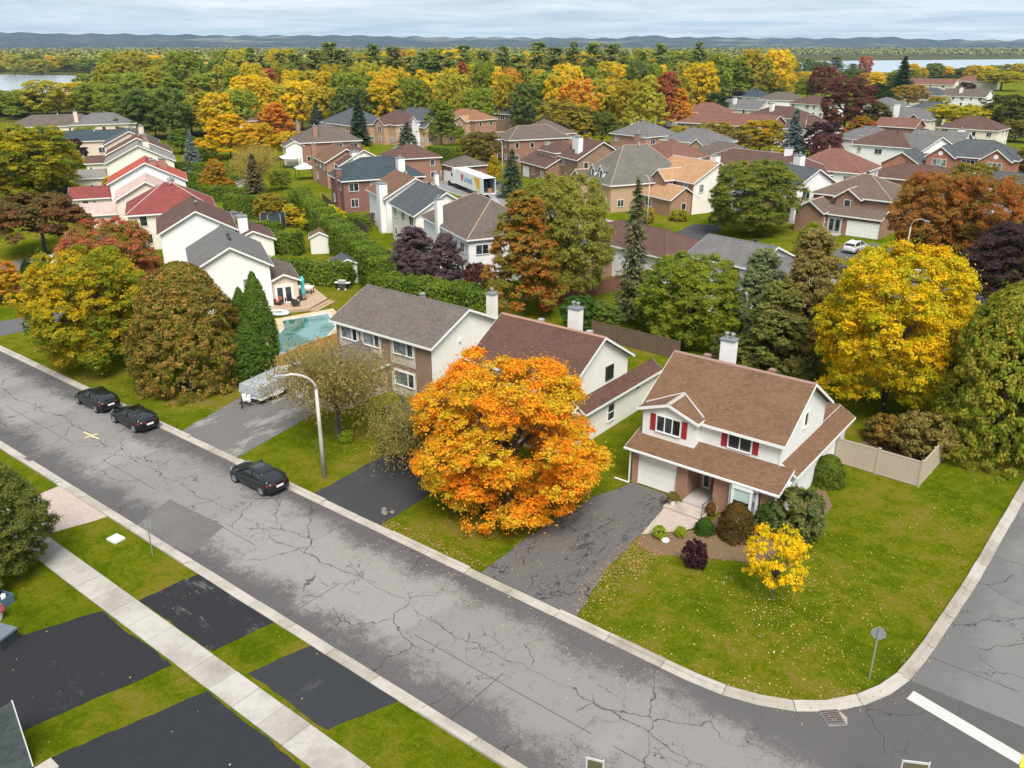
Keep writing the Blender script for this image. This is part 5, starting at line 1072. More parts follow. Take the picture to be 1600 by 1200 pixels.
T('shrub', 'pink flowering shrub row beside the yellow tree on the left', 'shrub', 'shrub', 58, 466, 432, 26, (0.50, 0.26, 0.17), (0.30, 0.19, 0.08)); T('cedar_shrub', 'dark green columnar shrub by the silver car', 'shrub', 'column', 44, 430, 406, 8, (0.03, 0.06, 0.012), (0.05, 0.08, 0.015))
T('blue_spruce', 'pale blue spruce between the hedges in the left back yards', 'tree', 'spruce', 303, 268, 204, 17, (0.20, 0.24, 0.22), (0.28, 0.32, 0.30)); T('broadleaf_tree', 'bright yellow tree in front of the tan house', 'tree', 'mid', 362, 248, 176, 44, (0.72, 0.46, 0.01), (0.58, 0.40, 0.02)); T('broadleaf_tree', 'yellow tree merging with the bright yellow one on its right', 'tree', 'mid', 405, 252, 190, 34, (0.70, 0.43, 0.012), (0.52, 0.36, 0.02))
T('broadleaf_tree', 'pale gold feathery tree right of the yellow tree', 'tree', 'droop', 405, 305, 212, 44, (0.40, 0.32, 0.07), (0.46, 0.36, 0.09)); T('spruce_tree', 'grey-green spruce in front of the pale gold tree', 'tree', 'spruce', 402, 325, 240, 25, (0.15, 0.145, 0.06), (0.19, 0.16, 0.06)); T('broadleaf_tree', 'orange and gold small tree between left hedges', 'tree', 'mid', 340, 300, 247, 21, (0.55, 0.27, 0.02), (0.35, 0.26, 0.03), var=2); T('broadleaf_tree', 'yellow-green small tree beside the trampoline', 'tree', 'mid', 422, 350, 302, 22, (0.50, 0.33, 0.03), (0.25, 0.23, 0.03))
T('maple_tree', 'round orange maple left of the stone house', 'tree', 'mid', 433, 218, 158, 33, (0.60, 0.24, 0.03), (0.66, 0.31, 0.03), frm=0.05)
for (bx, by, ty, hw, a, b, lb) in ((563, 228, 147, 20, (0.045, 0.075, 0.04), (0.08, 0.11, 0.06), 'tall dark green spruce in front of the tan arched-window house'), (497, 210, 158, 17, (0.10, 0.13, 0.09), (0.14, 0.17, 0.12), 'grey-green spruce before the stone house'), (638, 252, 190, 28, (0.13, 0.155, 0.11), (0.19, 0.21, 0.16), 'grey-green spruce above the teal roof'), (800, 308, 233, 24, (0.085, 0.12, 0.06), (0.13, 0.16, 0.085), 'green spruce right of the open truck'), (688, 158, 128, 13, BLUE_S, BLUE_T, 'blue spruce top behind the pale green tree'), (775, 195, 168, 14, BLUE_S, BLUE_T, 'blue-green spruce by the grey hip roof'), (835, 178, 155, 9, SPR, SPR2, 'small dark spruce between two grey roofs'), (1237, 246, 170, 23, BLUE_S, BLUE_T, 'tall blue spruce behind the maroon-brown hip roof'), (1405, 155, 88, 24, SPR, (0.08, 0.1, 0.04), 'tall dark pine by the far river')):
    T('spruce_tree', lb, 'tree', 'spruce', bx, by, ty, hw, a, b)
T('broadleaf_tree', 'pale green upright tree in front of the orange-tiled house', 'tree', 'mid', 690, 226, 155, 30, (0.15, 0.21, 0.025), (0.23, 0.26, 0.03), var=2); T('broadleaf_tree', 'brown-green tree beside the truck', 'tree', 'mid', 752, 268, 204, 35, (0.17, 0.125, 0.03), (0.22, 0.18, 0.03)); T('broadleaf_tree', 'small yellow tree between truck and lamp', 'tree', 'mid', 772, 288, 241, 13, (0.60, 0.40, 0.02), (0.35, 0.31, 0.02), var=2)
T('broadleaf_tree', 'gold and green tree left of the red-brown tree', 'tree', 'mid', 872, 228, 155, 36, (0.40, 0.31, 0.04), (0.30, 0.27, 0.04)); T('broadleaf_tree', 'yellow-green tree behind the dormered roof', 'tree', 'mid', 905, 226, 160, 34, (0.50, 0.37, 0.02), (0.24, 0.25, 0.025)); T('broadleaf_tree', 'green tree right of the yellow-green one behind the dormers', 'tree', 'mid', 940, 226, 172, 26, (0.12, 0.16, 0.02), (0.17, 0.19, 0.03))
T('maple_tree', 'red-brown maple above the dormered roof', 'tree', 'mid', 958, 195, 128, 30, (0.24, 0.075, 0.035), (0.30, 0.11, 0.05)); T('broadleaf_tree', 'golden feathery tree right of the red-brown maple', 'tree', 'mid', 1002, 190, 126, 24, (0.42, 0.30, 0.04), (0.38, 0.26, 0.05), var=2); T('broadleaf_tree', 'green tree at the edge of the golden wood', 'tree', 'mid', 1052, 188, 145, 20, (0.14, 0.17, 0.03), (0.2, 0.2, 0.03)); T('broadleaf_tree', 'rust-coloured tree right of the golden feathery one', 'tree', 'mid', 1028, 188, 140, 16, RUST, (0.35, 0.2, 0.05), var=2)
T('broadleaf_tree', 'dark green round tree between the grey roofs', 'tree', 'mid', 1118, 190, 143, 19, (0.045, 0.085, 0.03), (0.07, 0.11, 0.03)); T('purple_plum', 'dark purple round tree in the distance', 'tree', 'mid', 1156, 168, 141, 17, PURP, (0.06, 0.035, 0.04)); T('broadleaf_tree', 'olive-yellow tree above the maroon-brown hip roof', 'tree', 'mid', 1115, 235, 190, 33, (0.42, 0.31, 0.02), (0.24, 0.23, 0.03)); T('broadleaf_tree', 'golden yellow tree beside the blue spruce', 'tree', 'mid', 1186, 240, 186, 37, (0.56, 0.36, 0.015), (0.32, 0.28, 0.02)); T('cedar_shrub', 'olive upright cedar behind the tan roof', 'shrub', 'column', 1075, 252, 216, 11, (0.19, 0.18, 0.03), (0.25, 0.21, 0.04))
T('purple_plum', 'dark purple tree right of the blue spruce', 'tree', 'mid', 1282, 248, 188, 30, PURP, (0.095, 0.05, 0.05)); T('maple_tree', 'maroon tree in front of the dark purple tree', 'tree', 'mid', 1288, 258, 208, 23, (0.17, 0.06, 0.065), (0.2, 0.075, 0.07)); T('maple_tree', 'large crimson and green maple in the right middle distance', 'tree', 'mid', 1318, 206, 116, 40, (0.20, 0.05, 0.055), (0.17, 0.10, 0.04), frm=0.04); T('maple_tree', 'crimson maple left of the large crimson one', 'tree', 'mid', 1283, 158, 101, 21, (0.25, 0.06, 0.05), (0.20, 0.10, 0.04)); T('broadleaf_tree', 'dark green tree right of the large crimson maple', 'tree', 'mid', 1370, 178, 128, 18, DGREEN, (0.06, 0.1, 0.025)); T('broadleaf_tree', 'brown-olive tree below the dark green one', 'tree', 'mid', 1366, 210, 158, 26, (0.17, 0.11, 0.035), (0.14, 0.13, 0.03)); T('maple_tree', 'orange and green maple over the red-brown hip roof', 'tree', 'mid', 1340, 246, 180, 32, (0.48, 0.17, 0.03), (0.27, 0.20, 0.03)); T('maple_tree', 'golden tree in front of the far white houses', 'tree', 'mid', 1418, 168, 131, 25, (0.50, 0.29, 0.025), (0.32, 0.25, 0.03)); T('purple_plum', 'small dark purple tree before the white gabled house', 'tree', 'mid', 1437, 248, 200, 23, PURP, (0.1, 0.06, 0.065), var=2); T('purple_plum', 'low purple shrub tree beside the hedge lawn', 'tree', 'mid', 1386, 252, 226, 12, (0.1, 0.04, 0.05), (0.14, 0.06, 0.06))
T('broadleaf_tree', 'bright yellow-green spreading tree at the right', 'tree', 'umbrella', 1503, 212, 160, 46, (0.55, 0.44, 0.012), (0.36, 0.34, 0.018)); T('broadleaf_tree', 'bright yellow-green tree near the cream row', 'tree', 'umbrella', 1563, 142, 108, 28, (0.52, 0.42, 0.015), (0.34, 0.32, 0.02)); T('broadleaf_tree', 'dark green tree right of the spreading yellow tree', 'tree', 'mid', 1560, 215, 145, 30, (0.10, 0.12, 0.03), (0.15, 0.16, 0.03)); T('broadleaf_tree', 'olive tree at the right edge in the distance', 'tree', 'mid', 1595, 214, 148, 30, (0.14, 0.14, 0.03), (0.2, 0.17, 0.035)); T('broadleaf_tree', 'olive-orange tree at the right edge before the brick house', 'tree', 'mid', 1606, 288, 228, 28, (0.32, 0.22, 0.03), (0.2, 0.18, 0.03)); T('broadleaf_tree', 'low olive tree at the right edge below the olive one', 'tree', 'mid', 1585, 222, 186, 24, (0.24, 0.22, 0.03), (0.17, 0.17, 0.03)); T('purple_plum', 'dark purple tree by the far white gabled house', 'tree', 'mid', 1508, 150, 128, 13, PURP, (0.1, 0.05, 0.05)); T('maple_tree', 'yellow-green tree left of the long maroon roof', 'tree', 'mid', 1322, 165, 145, 12, LIME, (0.3, 0.28, 0.03))
T('shrub', 'dark red shrub at the corner of the white hip-roofed house', 'shrub', 'shrub', 746, 458, 413, 24, (0.10, 0.035, 0.035), (0.16, 0.06, 0.05)); T('broadleaf_tree', 'fresh green young tree by the white chimney of the cream house', 'tree', 'mid', 905, 520, 462, 30, (0.06, 0.14, 0.025), (0.09, 0.18, 0.03)); T('broadleaf_tree', 'red and orange low maple behind the cream house chimney', 'tree', 'mid', 853, 492, 448, 18, (0.55, 0.09, 0.04), (0.5, 0.2, 0.04)); T('broadleaf_tree', 'young maple with yellow-green top beside the tall conifer', 'tree', 'mid', 1262, 410, 345, 26, (0.30, 0.34, 0.02), (0.2, 0.23, 0.025), var=2)
for (bx, by, ty, hw, a, b, lb) in ((1148, 838, 786, 27, (0.10, 0.075, 0.016), (0.15, 0.085, 0.02), 'clipped brown-green round bush before the bay window'), (1292, 755, 712, 24, (0.11, 0.16, 0.02), (0.17, 0.21, 0.025), 'round green bush at the side wall of the corner house'), (1100, 832, 810, 15, (0.05, 0.11, 0.015), (0.07, 0.14, 0.02), 'low green bush beside the front steps'), (1163, 556, 540, 20, (0.085, 0.14, 0.04), (0.12, 0.17, 0.05), 'green bush behind the corner house chimney')):
    T('bush', lb, 'shrub', 'ball', bx, by, ty, hw, a, b)
for (bx, by, ty, hw, a, b, lb, kd) in ((1242, 838, 772, 42, (0.13, 0.17, 0.06), (0.20, 0.20, 0.05), 'loose grey-green bush at the front corner of the corner house', 'shrub'), (1200, 836, 790, 20, (0.07, 0.12, 0.03), (0.1, 0.15, 0.03), 'dark green bush right of the bay window', 'shrub'), (1085, 886, 848, 18, (0.05, 0.02, 0.03), (0.09, 0.03, 0.045), 'dark purple barberry bush on the corner lawn', 'shrub'), (1030, 840, 824, 11, (0.36, 0.42, 0.02), (0.28, 0.38, 0.02), 'lime green hosta at the driveway edge', 'shrub'), (1063, 838, 824, 9, (0.38, 0.42, 0.02), (0.28, 0.38, 0.02), 'smaller lime green hosta nearer the steps', 'shrub'), (541, 690, 674, 11, (0.2, 0.36, 0.03), (0.4, 0.42, 0.03), 'bright green hosta under the drooping tree', 'shrub'),
                                (1435, 712, 650, 40, (0.22, 0.20, 0.05), (0.30, 0.22, 0.06), 'loose olive bush inside the beige fence', 'shrub'), (1385, 690, 655, 34, (0.16, 0.13, 0.03), (0.34, 0.2, 0.04), 'low brown-gold bush under the yellow maple', 'shrub'), (1465, 690, 655, 26, (0.42, 0.32, 0.08), (0.2, 0.2, 0.04), 'yellow-leaved bush at the far end of the beige fence', 'shrub'), (1110, 805, 786, 8, (0.2, 0.12, 0.03), (0.3, 0.14, 0.03), 'thin rusty plant at the porch', 'shrub'),
                                (505, 358, 322, 32, (0.62, 0.50, 0.02), (0.5, 0.42, 0.02), 'bright yellow shrubs beside the white shed', 'shrub'), (535, 442, 415, 22, (0.13, 0.17, 0.09), (0.17, 0.2, 0.1), 'grey-green bush before the grey shed', 'shrub'), (640, 700, 655, 46, (0.17, 0.15, 0.04), (0.25, 0.19, 0.06), 'low olive thicket in front of the left house', 'shrub'), (700, 668, 630, 36, (0.16, 0.17, 0.04), (0.22, 0.18, 0.05), 'low bush against the cream wall', 'shrub'), (1325, 350, 330, 20, (0.2, 0.15, 0.04), (0.3, 0.24, 0.04), 'reddish shrub by the brown brick house steps', 'shrub'), (1060, 345, 328, 14, (0.45, 0.38, 0.03), (0.3, 0.3, 0.03), 'yellow shrub before the tan-roofed house', 'shrub'), (1010, 348, 325, 14, (0.5, 0.35, 0.03), (0.3, 0.3, 0.03), 'gold shrub by the lamp of the tan-roofed house', 'shrub')):
    T('bush', lb, 'shrub', kd, bx, by, ty, hw, a, b)
# clipped hedges of the back yards
HG = ((0.12, 0.18, 0.018), (0.18, 0.245, 0.024))
for (a, b, w, h, lb) in (((362, 390), (472, 398), 1.6, 3.0, 'hedge behind the white shed'), ((408, 436), (548, 448), 1.8, 2.7, 'hedge between white shed and grey shed'), ((590, 470), (770, 500), 3.0, 3.2, 'long loose hedge behind the left front house'), ((488, 352), (610, 468), 3.0, 4.2, 'tall hedge running back from the grey shed'), ((355, 338), (460, 345), 1.6, 3.6, 'tall dark hedge right of the dark red roof'), ((268, 310), (392, 318), 1.5, 2.6, 'hedge below the pale blue spruce'), ((262, 286), (400, 293), 1.5, 2.4, 'hedge at the foot of the pale blue spruce'), ((258, 268), (390, 272), 1.5, 2.2, 'farthest low hedge of the left back yards'), ((330, 362), (440, 372), 1.4, 2.2, 'low hedge in front of the dark gazebo'), ((110, 320), (172, 322), 1.2, 1.8, 'yellow-green hedge beside the red garage roof'), ((672, 252), (716, 256), 2.0, 3.6, 'dark hedge behind the truck'), ((1392, 272), (1470, 276), 1.6, 2.6, 'dark green hedge beside the white patio roof'), ((470, 330), (500, 365), 2.0, 4.0, 'upright hedge end behind the yellow shrubs'), ((528, 352), (575, 362), 1.6, 2.0, 'low hedge below the dark red brick wall')):
    hedge(lb, G(*a), G(*b), w, h, *HG)

# the wooded belt behind the houses
rw = random.Random(2024); nprng = np.random.RandomState(8)
PAL = [('green', (0.22, 0.285, 0.035), (0.31, 0.345, 0.04)), ('olive', (0.36, 0.345, 0.04), (0.46, 0.41, 0.045)), ('gold', (0.58, 0.45, 0.035), (0.48, 0.40, 0.035)), ('yellow', (0.72, 0.51, 0.025), (0.58, 0.46, 0.03)), ('orange', (0.66, 0.29, 0.035), (0.58, 0.37, 0.04)), ('rust red', (0.44, 0.12, 0.055), (0.40, 0.18, 0.06)), ('dark green', (0.13, 0.19, 0.045), (0.20, 0.245, 0.05))]
count = 0; BELT = []
def belt(x0, x1, base, top_lo, top_hi, hw, weights, step_, kinds=('mid',), jit=6):
    global count
    x = x0
    while x < x1 and count < 345:
        by = base + rw.uniform(-jit, jit); pal = rw.choices(PAL, weights)[0]; kd = rw.choice(kinds)
        ty = rw.uniform(top_lo, top_hi); ca, cb = pal[1], pal[2]
        if kd in ('pine', 'spruce'):
            ca, cb = (0.17, 0.22, 0.06), (0.24, 0.27, 0.075); lb, gp, nm = 'dark green pine standing tall in the wooded belt', 'pines of the wooded belt', 'pine_tree'
        else: lb, gp, nm = pal[0] + ' leafy tree in the wooded belt behind the houses', pal[0] + ' trees of the wooded belt', 'broadleaf_tree'
        j = rw.uniform(0.82, 1.2); ca = tuple(c * j for c in ca); cb = tuple(c * j for c in cb)
        BELT.append((T(nm, lb, 'tree', kd, x, by, ty, hw * rw.uniform(0.8, 1.25) * (1.15 if kd == 'pine' else 1), ca, cb, gp), pal[0] + ' leafy tree' if kd == 'mid' else 'tall dark green pine', by, x)); count += 1; x += step_ * rw.uniform(0.7, 1.3)
belt(395, 1060, 206, 108, 138, 25, (3, 4, 3, 3, 2, 1, 1), 25)
belt(190, 400, 215, 130, 158, 29, (6, 4, 1, 1, 0, 0, 2), 27)
belt(-20, 240, 183, 118, 148, 25, (4, 4, 2, 1, 1, 0, 2), 25)
belt(380, 1110, 182, 90, 116, 22, (4, 5, 3, 3, 1, 1, 1), 21)
belt(150, 560, 172, 96, 122, 23, (6, 5, 2, 1, 1, 0, 2), 24)
belt(400, 1110, 165, 62, 88, 20, (1, 1, 1, 1, 1, 1, 1), 25, ('pine',), 8)
belt(390, 1240, 152, 72, 92, 21, (4, 5, 4, 3, 1, 1, 1), 19)
belt(180, 420, 150, 74, 94, 22, (6, 5, 2, 1, 0, 0, 2), 20)
belt(-20, 215, 112, 80, 94, 16, (5, 5, 2, 1, 0, 0, 2), 16)
belt(1080, 1230, 132, 84, 102, 17, (3, 4, 4, 3, 1, 0, 2), 16)
belt(1100, 1290, 150, 106, 122, 16, (3, 4, 4, 2, 1, 0, 2), 22)
belt(1260, 1420, 134, 106, 118, 14, (3, 4, 4, 2, 1, 0, 2), 17)
belt(1420, 1600, 124, 97, 108, 15, (2, 4, 4, 3, 1, 0, 2), 14)
belt(1225, 1370, 122, 86, 100, 12, (1, 1, 1, 1, 1, 1, 1), 26, ('pine', 'mid'))
for (bx, by, ty, hw, a, b, lb) in ((140, 236, 196, 20, PAL[0][1], PAL[1][1], 'green tree beside the small brown garage roof'), (20, 262, 205, 30, PAL[1][1], PAL[2][1], 'olive tree at the left edge behind the yellow-green tree'), (255, 258, 226, 20, PAL[0][1], PAL[0][2], 'green bushy tree right of the left roofs'), (285, 240, 200, 24, PAL[6][1], PAL[0][1], 'dark green tree above the pale blue spruce'), (455, 248, 205, 20, PAL[3][1], PAL[2][1], 'yellow tree left of the wide grey-brown hip roof'),
    (560, 250, 226, 16, PAL[1][1], PAL[2][1], 'small olive tree on the crescent lawn'), (1330, 335, 300, 16, PAL[1][1], PAL[4][1], 'small green and rust tree left of the brown brick house'), (1085, 470, 440, 26, PAL[0][1], PAL[6][1], 'green tree filling the yard behind the dense green maple'), (945, 520, 470, 26, PAL[6][1], PAL[0][1], 'dark green tree by the wooden fence'), (1130, 575, 520, 24, PAL[6][1], (0.2, 0.15, 0.05), 'brown-green tree beside the corner house chimney'),
    (1020, 520, 460, 26, PAL[6][1], PAL[0][1], 'dark green tree between the thin spruce and the dense maple'), (1285, 520, 440, 30, (0.12, 0.14, 0.04), PAL[6][1], 'dark green tree between the tall conifer and yellow maple'), (240, 470, 430, 20, PAL[1][1], PAL[0][1], 'green undergrowth tree behind the left cedars'), (1540, 420, 350, 32, (0.3, 0.2, 0.05), (0.2, 0.15, 0.04), 'brown-gold tree behind the dark purple tree')):
    T('broadleaf_tree', lb, 'tree', 'mid', bx, by, ty, hw, a, b)
for (bx, by, ty, hw, a, b, lb) in ((440, 296, 264, 17, PAL[1][1], PAL[0][1], 'olive shrub tree right of the pale gold feathery tree'), (470, 322, 288, 18, PAL[0][1], PAL[1][1], 'green shrub tree below the white glazed patio roof'), (500, 340, 314, 14, PAL[1][2], PAL[3][1], 'olive-yellow shrub at the grey fence top'), (455, 352, 318, 20, PAL[3][1], PAL[1][1], 'yellow shrub right of the trampoline'), (548, 372, 352, 14, PAL[6][1], PAL[0][1], 'dark green shrub at the brown fence'), (320, 252, 228, 18, PAL[0][1], PAL[6][1], 'green shrub above the left hedges'), (268, 285, 262, 14, PAL[4][1], PAL[1][1], 'rusty shrub beside the grey roofs on the left'),
    (290, 322, 300, 15, PAL[1][1], PAL[0][1], 'round olive shrub right of the red roof'), (560, 215, 196, 12, PAL[0][1], PAL[1][1], 'low green tree between stone house and arched window'), (600, 222, 200, 14, PAL[1][1], PAL[2][1], 'low olive tree before the arched-window house'), (715, 216, 196, 12, PAL[0][1], PAL[3][1], 'low green tree right of the pale green upright tree'), (820, 196, 176, 14, PAL[1][1], PAL[0][1], 'olive tree between the grey hip roofs'), (1010, 240, 214, 16, PAL[0][1], PAL[1][1], 'green tree left of the brick chimney house'), (1060, 222, 196, 15, PAL[1][1], PAL[2][1], 'olive tree behind the brick chimney house'),
    (1215, 262, 232, 18, PAL[2][1], PAL[1][1], 'gold tree in front of the blue spruce'), (1400, 262, 240, 12, PAL[0][1], PAL[6][1], 'small green tree by the white patio roof'), (1470, 262, 240, 13, PAL[3][1], PAL[1][1], 'small yellow tree left of the orange brick bays'), (1545, 190, 168, 18, PAL[0][1], PAL[1][1], 'green tree right of the slate hip roof'), (1465, 168, 150, 14, PAL[2][1], PAL[1][1], 'gold tree left of the yellow-green tree near the river'), (1345, 158, 134, 13, PAL[0][1], PAL[6][1], 'green tree behind the crimson maples'), (1215, 150, 130, 12, PAL[0][1], PAL[1][1], 'green tree right of the far teal roof'), (180, 300, 274, 14, PAL[3][1], PAL[1][1], 'yellow-green shrub between the red garage roofs')):
    T('broadleaf_tree', lb, 'tree', 'mid', bx, by, ty, hw, a, b)
MARKS = ((100, 'beside the left river'), (200, 'above the far left roofs'), (300, 'above the left hedges'), (400, 'around the bright yellow tree'), (480, 'above the round orange maple'), (560, 'above the stone house'), (640, 'above the tall dark spruce'), (720, 'above the charcoal dormer roof'), (800, 'above the orange-tiled house'), (880, 'above the grey hip roofs'), (960, 'above the red-brown maple'),
         (1060, 'above the golden feathery tree'), (1160, 'above the dark round tree'), (1260, 'above the far blue spruce'), (1360, 'beside the crimson maples'), (1460, 'near the far river bank'), (1e9, 'near the cream apartment row'))
_by = {}
for (o_, what, by, x) in BELT:
    row = 'front' if by > 195 else 'middle' if by > 163 else 'back'; _by.setdefault((what, row, next(t for lim, t in MARKS if x < lim)), []).append((x, o_))
for (what, row, mark), lst in _by.items():
    lst.sort(key=lambda q: q[0])
    for n_, (x, o_) in enumerate(lst):
        o_['label'] = what + ' of the ' + row + ' row ' + mark + ('' if len(lst) == 1 else ', ' + ('first', 'second', 'third', 'fourth', 'fifth', 'sixth', 'seventh', 'eighth')[min(n_, 7)] + ' from left')
# far woods beyond, too many and too small to tell apart
def far_wood():
    n = 20000; C, N, A, S_ = [], [], [], []
    r = np.random.RandomState(77); k = 0
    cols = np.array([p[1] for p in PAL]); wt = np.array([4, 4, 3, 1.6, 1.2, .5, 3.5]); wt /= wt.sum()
    while k < n:
        px = r.uniform(-80, 1680); py = 74 + 66 * r.rand() ** 1.9
        if px > 1190 and 88 < py < 116 + (px - 1190) * 0.0: continue
        if px < 215 and 112 < py < 152: continue
        if px > 1120 and py > 112: continue
        X, Y = G(px, py); D = math.hypot(X, Y)
        if D > 5200: continue
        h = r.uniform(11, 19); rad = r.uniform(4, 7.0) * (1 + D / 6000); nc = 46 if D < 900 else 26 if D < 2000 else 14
        d = unit(r, nc); d[:, 2] = np.abs(d[:, 2]); mw = 0.6 if D < 900 else 0.3 if D < 1800 else 0.15; c = (cols[r.choice(len(PAL), p=wt)] * mw + np.array([0.17, 0.175, 0.035]) * (1 - mw)) * r.uniform(0.85, 1.12)  # hues fade to olive with distance: haze painted into the tree colour
        C.append(np.array([X, Y, h * 0.3]) + d * np.array([rad, rad, h * 0.68]) * r.uniform(0.75, 1.02, (nc, 1))); N.append(d + np.array([0, 0, 0.4]) + r.normal(size=(nc, 3)) * 0.3)
        A.append(c[None] * r.uniform(0.8, 1.2, (nc, 1))); S_.append(np.full(nc, rad * (0.42 if nc > 40 else 0.55 if nc > 20 else 0.75))); k += 1
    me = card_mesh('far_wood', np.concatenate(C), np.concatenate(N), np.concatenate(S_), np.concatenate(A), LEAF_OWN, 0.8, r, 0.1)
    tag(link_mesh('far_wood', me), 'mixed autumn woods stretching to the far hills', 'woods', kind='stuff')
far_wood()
# fallen leaves
def litter():
    r = np.random.RandomState(4); P_, cols = [], []
    def patch(n, poly, pal, ctr=None, sig=None):
        poly = np.array(poly); lo, hi = poly.min(0), poly.max(0); got = 0
        while got < n:
            q = r.uniform(lo, hi) if ctr is None else r.normal(ctr, sig)
            ins = False; j = len(poly) - 1
            for i in range(len(poly)):
                if (poly[i][1] > q[1]) != (poly[j][1] > q[1]) and q[0] < (poly[j][0] - poly[i][0]) * (q[1] - poly[i][1]) / (poly[j][1] - poly[i][1]) + poly[i][0]: ins = not ins
                j = i
            if not ins: got += 0.2; continue
            P_.append((q[0], q[1])); c = np.array(pal[r.randint(len(pal))]) * r.uniform(0.5, 1.0); cols.append(c); got += 1
    lawn = [(-19.5, 29.8), (-12, 29.6), (-8, 31), (-5.2, 34.5), (-4.4, 42), (-3.6, 54), (-7, 55), (-12, 45), (-12.5, 38), (-19.8, 36.5)]
    YEL = ((0.66, 0.46, 0.08), (0.72, 0.55, 0.16), (0.55, 0.35, 0.05), (0.70, 0.60, 0.28)); BRN = ((0.45, 0.24, 0.07), (0.55, 0.33, 0.12), (0.34, 0.19, 0.07), (0.62, 0.42, 0.2))
    patch(1100, lawn, YEL); patch(1600, [(-20.2, 29.8), (-16.6, 29.8), (-17.5, 37), (-20.5, 38)], BRN, (-19.2, 35.5), (0.8, 3.2)); patch(500, [(-20.2, 36.5), (-14, 36.5), (-12.5, 43), (-17.6, 41), (-20.2, 38.5)], BRN); patch(450, lawn, BRN, (-10.5, 35.5), (1.6, 1.6)); patch(500, lawn, YEL, (-11.3, 38), (2.2, 2.6))
    patch(1100, [(-35, 29.4), (-18.9, 29.4), (-20.2, 38), (-21, 43), (-30, 43), (-33, 41)], ((0.62, 0.30, 0.05), (0.66, 0.42, 0.08), (0.50, 0.22, 0.04)), (-27, 34.5), (3.2, 3.6)); patch(300, [(-46, 21), (-14, 21), (-14, 28.9), (-46, 28.9)], YEL, (-26, 28), (8, 1.6))
    patch(600, [(-66, 30), (-48, 30), (-50, 40), (-66, 40)], BRN, (-58, 36), (3, 2.2)); patch(500, [(-12, 29.1), (-4.4, 34), (-3.8, 45), (-3.2, 44), (-3.9, 33.5), (-7, 29.2)], BRN); patch(900, [(-19, 29.3), (-12, 29.2), (-8, 30.3), (-5.6, 33), (-4.3, 38), (-4.9, 38), (-6.2, 33.4), (-8.4, 31), (-12, 29.9), (-19, 29.9)], BRN); patch(500, [(-33, 29.35), (-25.3, 29.35), (-25.3, 30.2), (-33, 30.2)], BRN); patch(700, [(-48, 31), (-39.8, 31), (-40.5, 40), (-48, 40)], BRN, (-43, 36), (2.2, 2)); patch(500, [(-76, 29.5), (-57, 29.5), (-60, 36), (-76, 36)], BRN, (-66, 31), (5, 1.2)); patch(160, [(-60, 8), (-14, 8), (-14, 19.7), (-60, 19.7)], YEL); patch(700, [(-14, 54.8), (-8.7, 54.8), (-8.2, 62), (-16, 70), (-20, 62)], BRN); patch(500, [(-5.5, 55), (-3.4, 56), (-2.8, 72), (-6, 70), (-7, 62)], BRN, (-5.4, 64), (0.6, 4))
    C = np.array([(a, b, 0.045 if True else 0) for a, b in P_]); n = len(C); N = r.normal(size=(n, 3)) * 0.35 + np.array([0, 0, 1])
    me = card_mesh('fallen_leaves', C, N, r.uniform(0.04, 0.095, n), np.array(cols), LEAF_OWN, 0.75, r, 0.12)
    tag(link_mesh('fallen_leaves', me), 'yellow and brown fallen leaves scattered over lawns and driveways', 'leaves', kind='stuff')
litter()
# ================================================================== vehicles
TYRE = paint((0.02, 0.02, 0.02), 0.85); RIM = metal((0.35, 0.35, 0.37), 0.3); CGLASS = NM('car_glass').done((0.006, 0.007, 0.008), 0.03, 1.0); TAIL = NM('tail_lamp').done((0.30, 0.01, 0.012), 0.2, 0.6); HEADL = NM('head_lamp').done((0.16, 0.17, 0.18), 0.12, 0.6); PLATE = paint((0.7, 0.72, 0.74), 0.5)
def loft(rings, closed=True):
    m = MB(); n = len(rings[0])
    for r in rings: m.v += r
    for i in range(len(rings) - 1):
        for j in range(n if closed else n - 1): m.f.append((i * n + j, i * n + (j + 1) % n, (i + 1) * n + (j + 1) % n, (i + 1) * n + j))
    m.f.append(tuple(range(n))); m.f.append(tuple((len(rings) - 1) * n + j for j in reversed(range(n))))
    return m
def smooth(xs, ys, x):
    return float(np.interp(x, xs, ys))
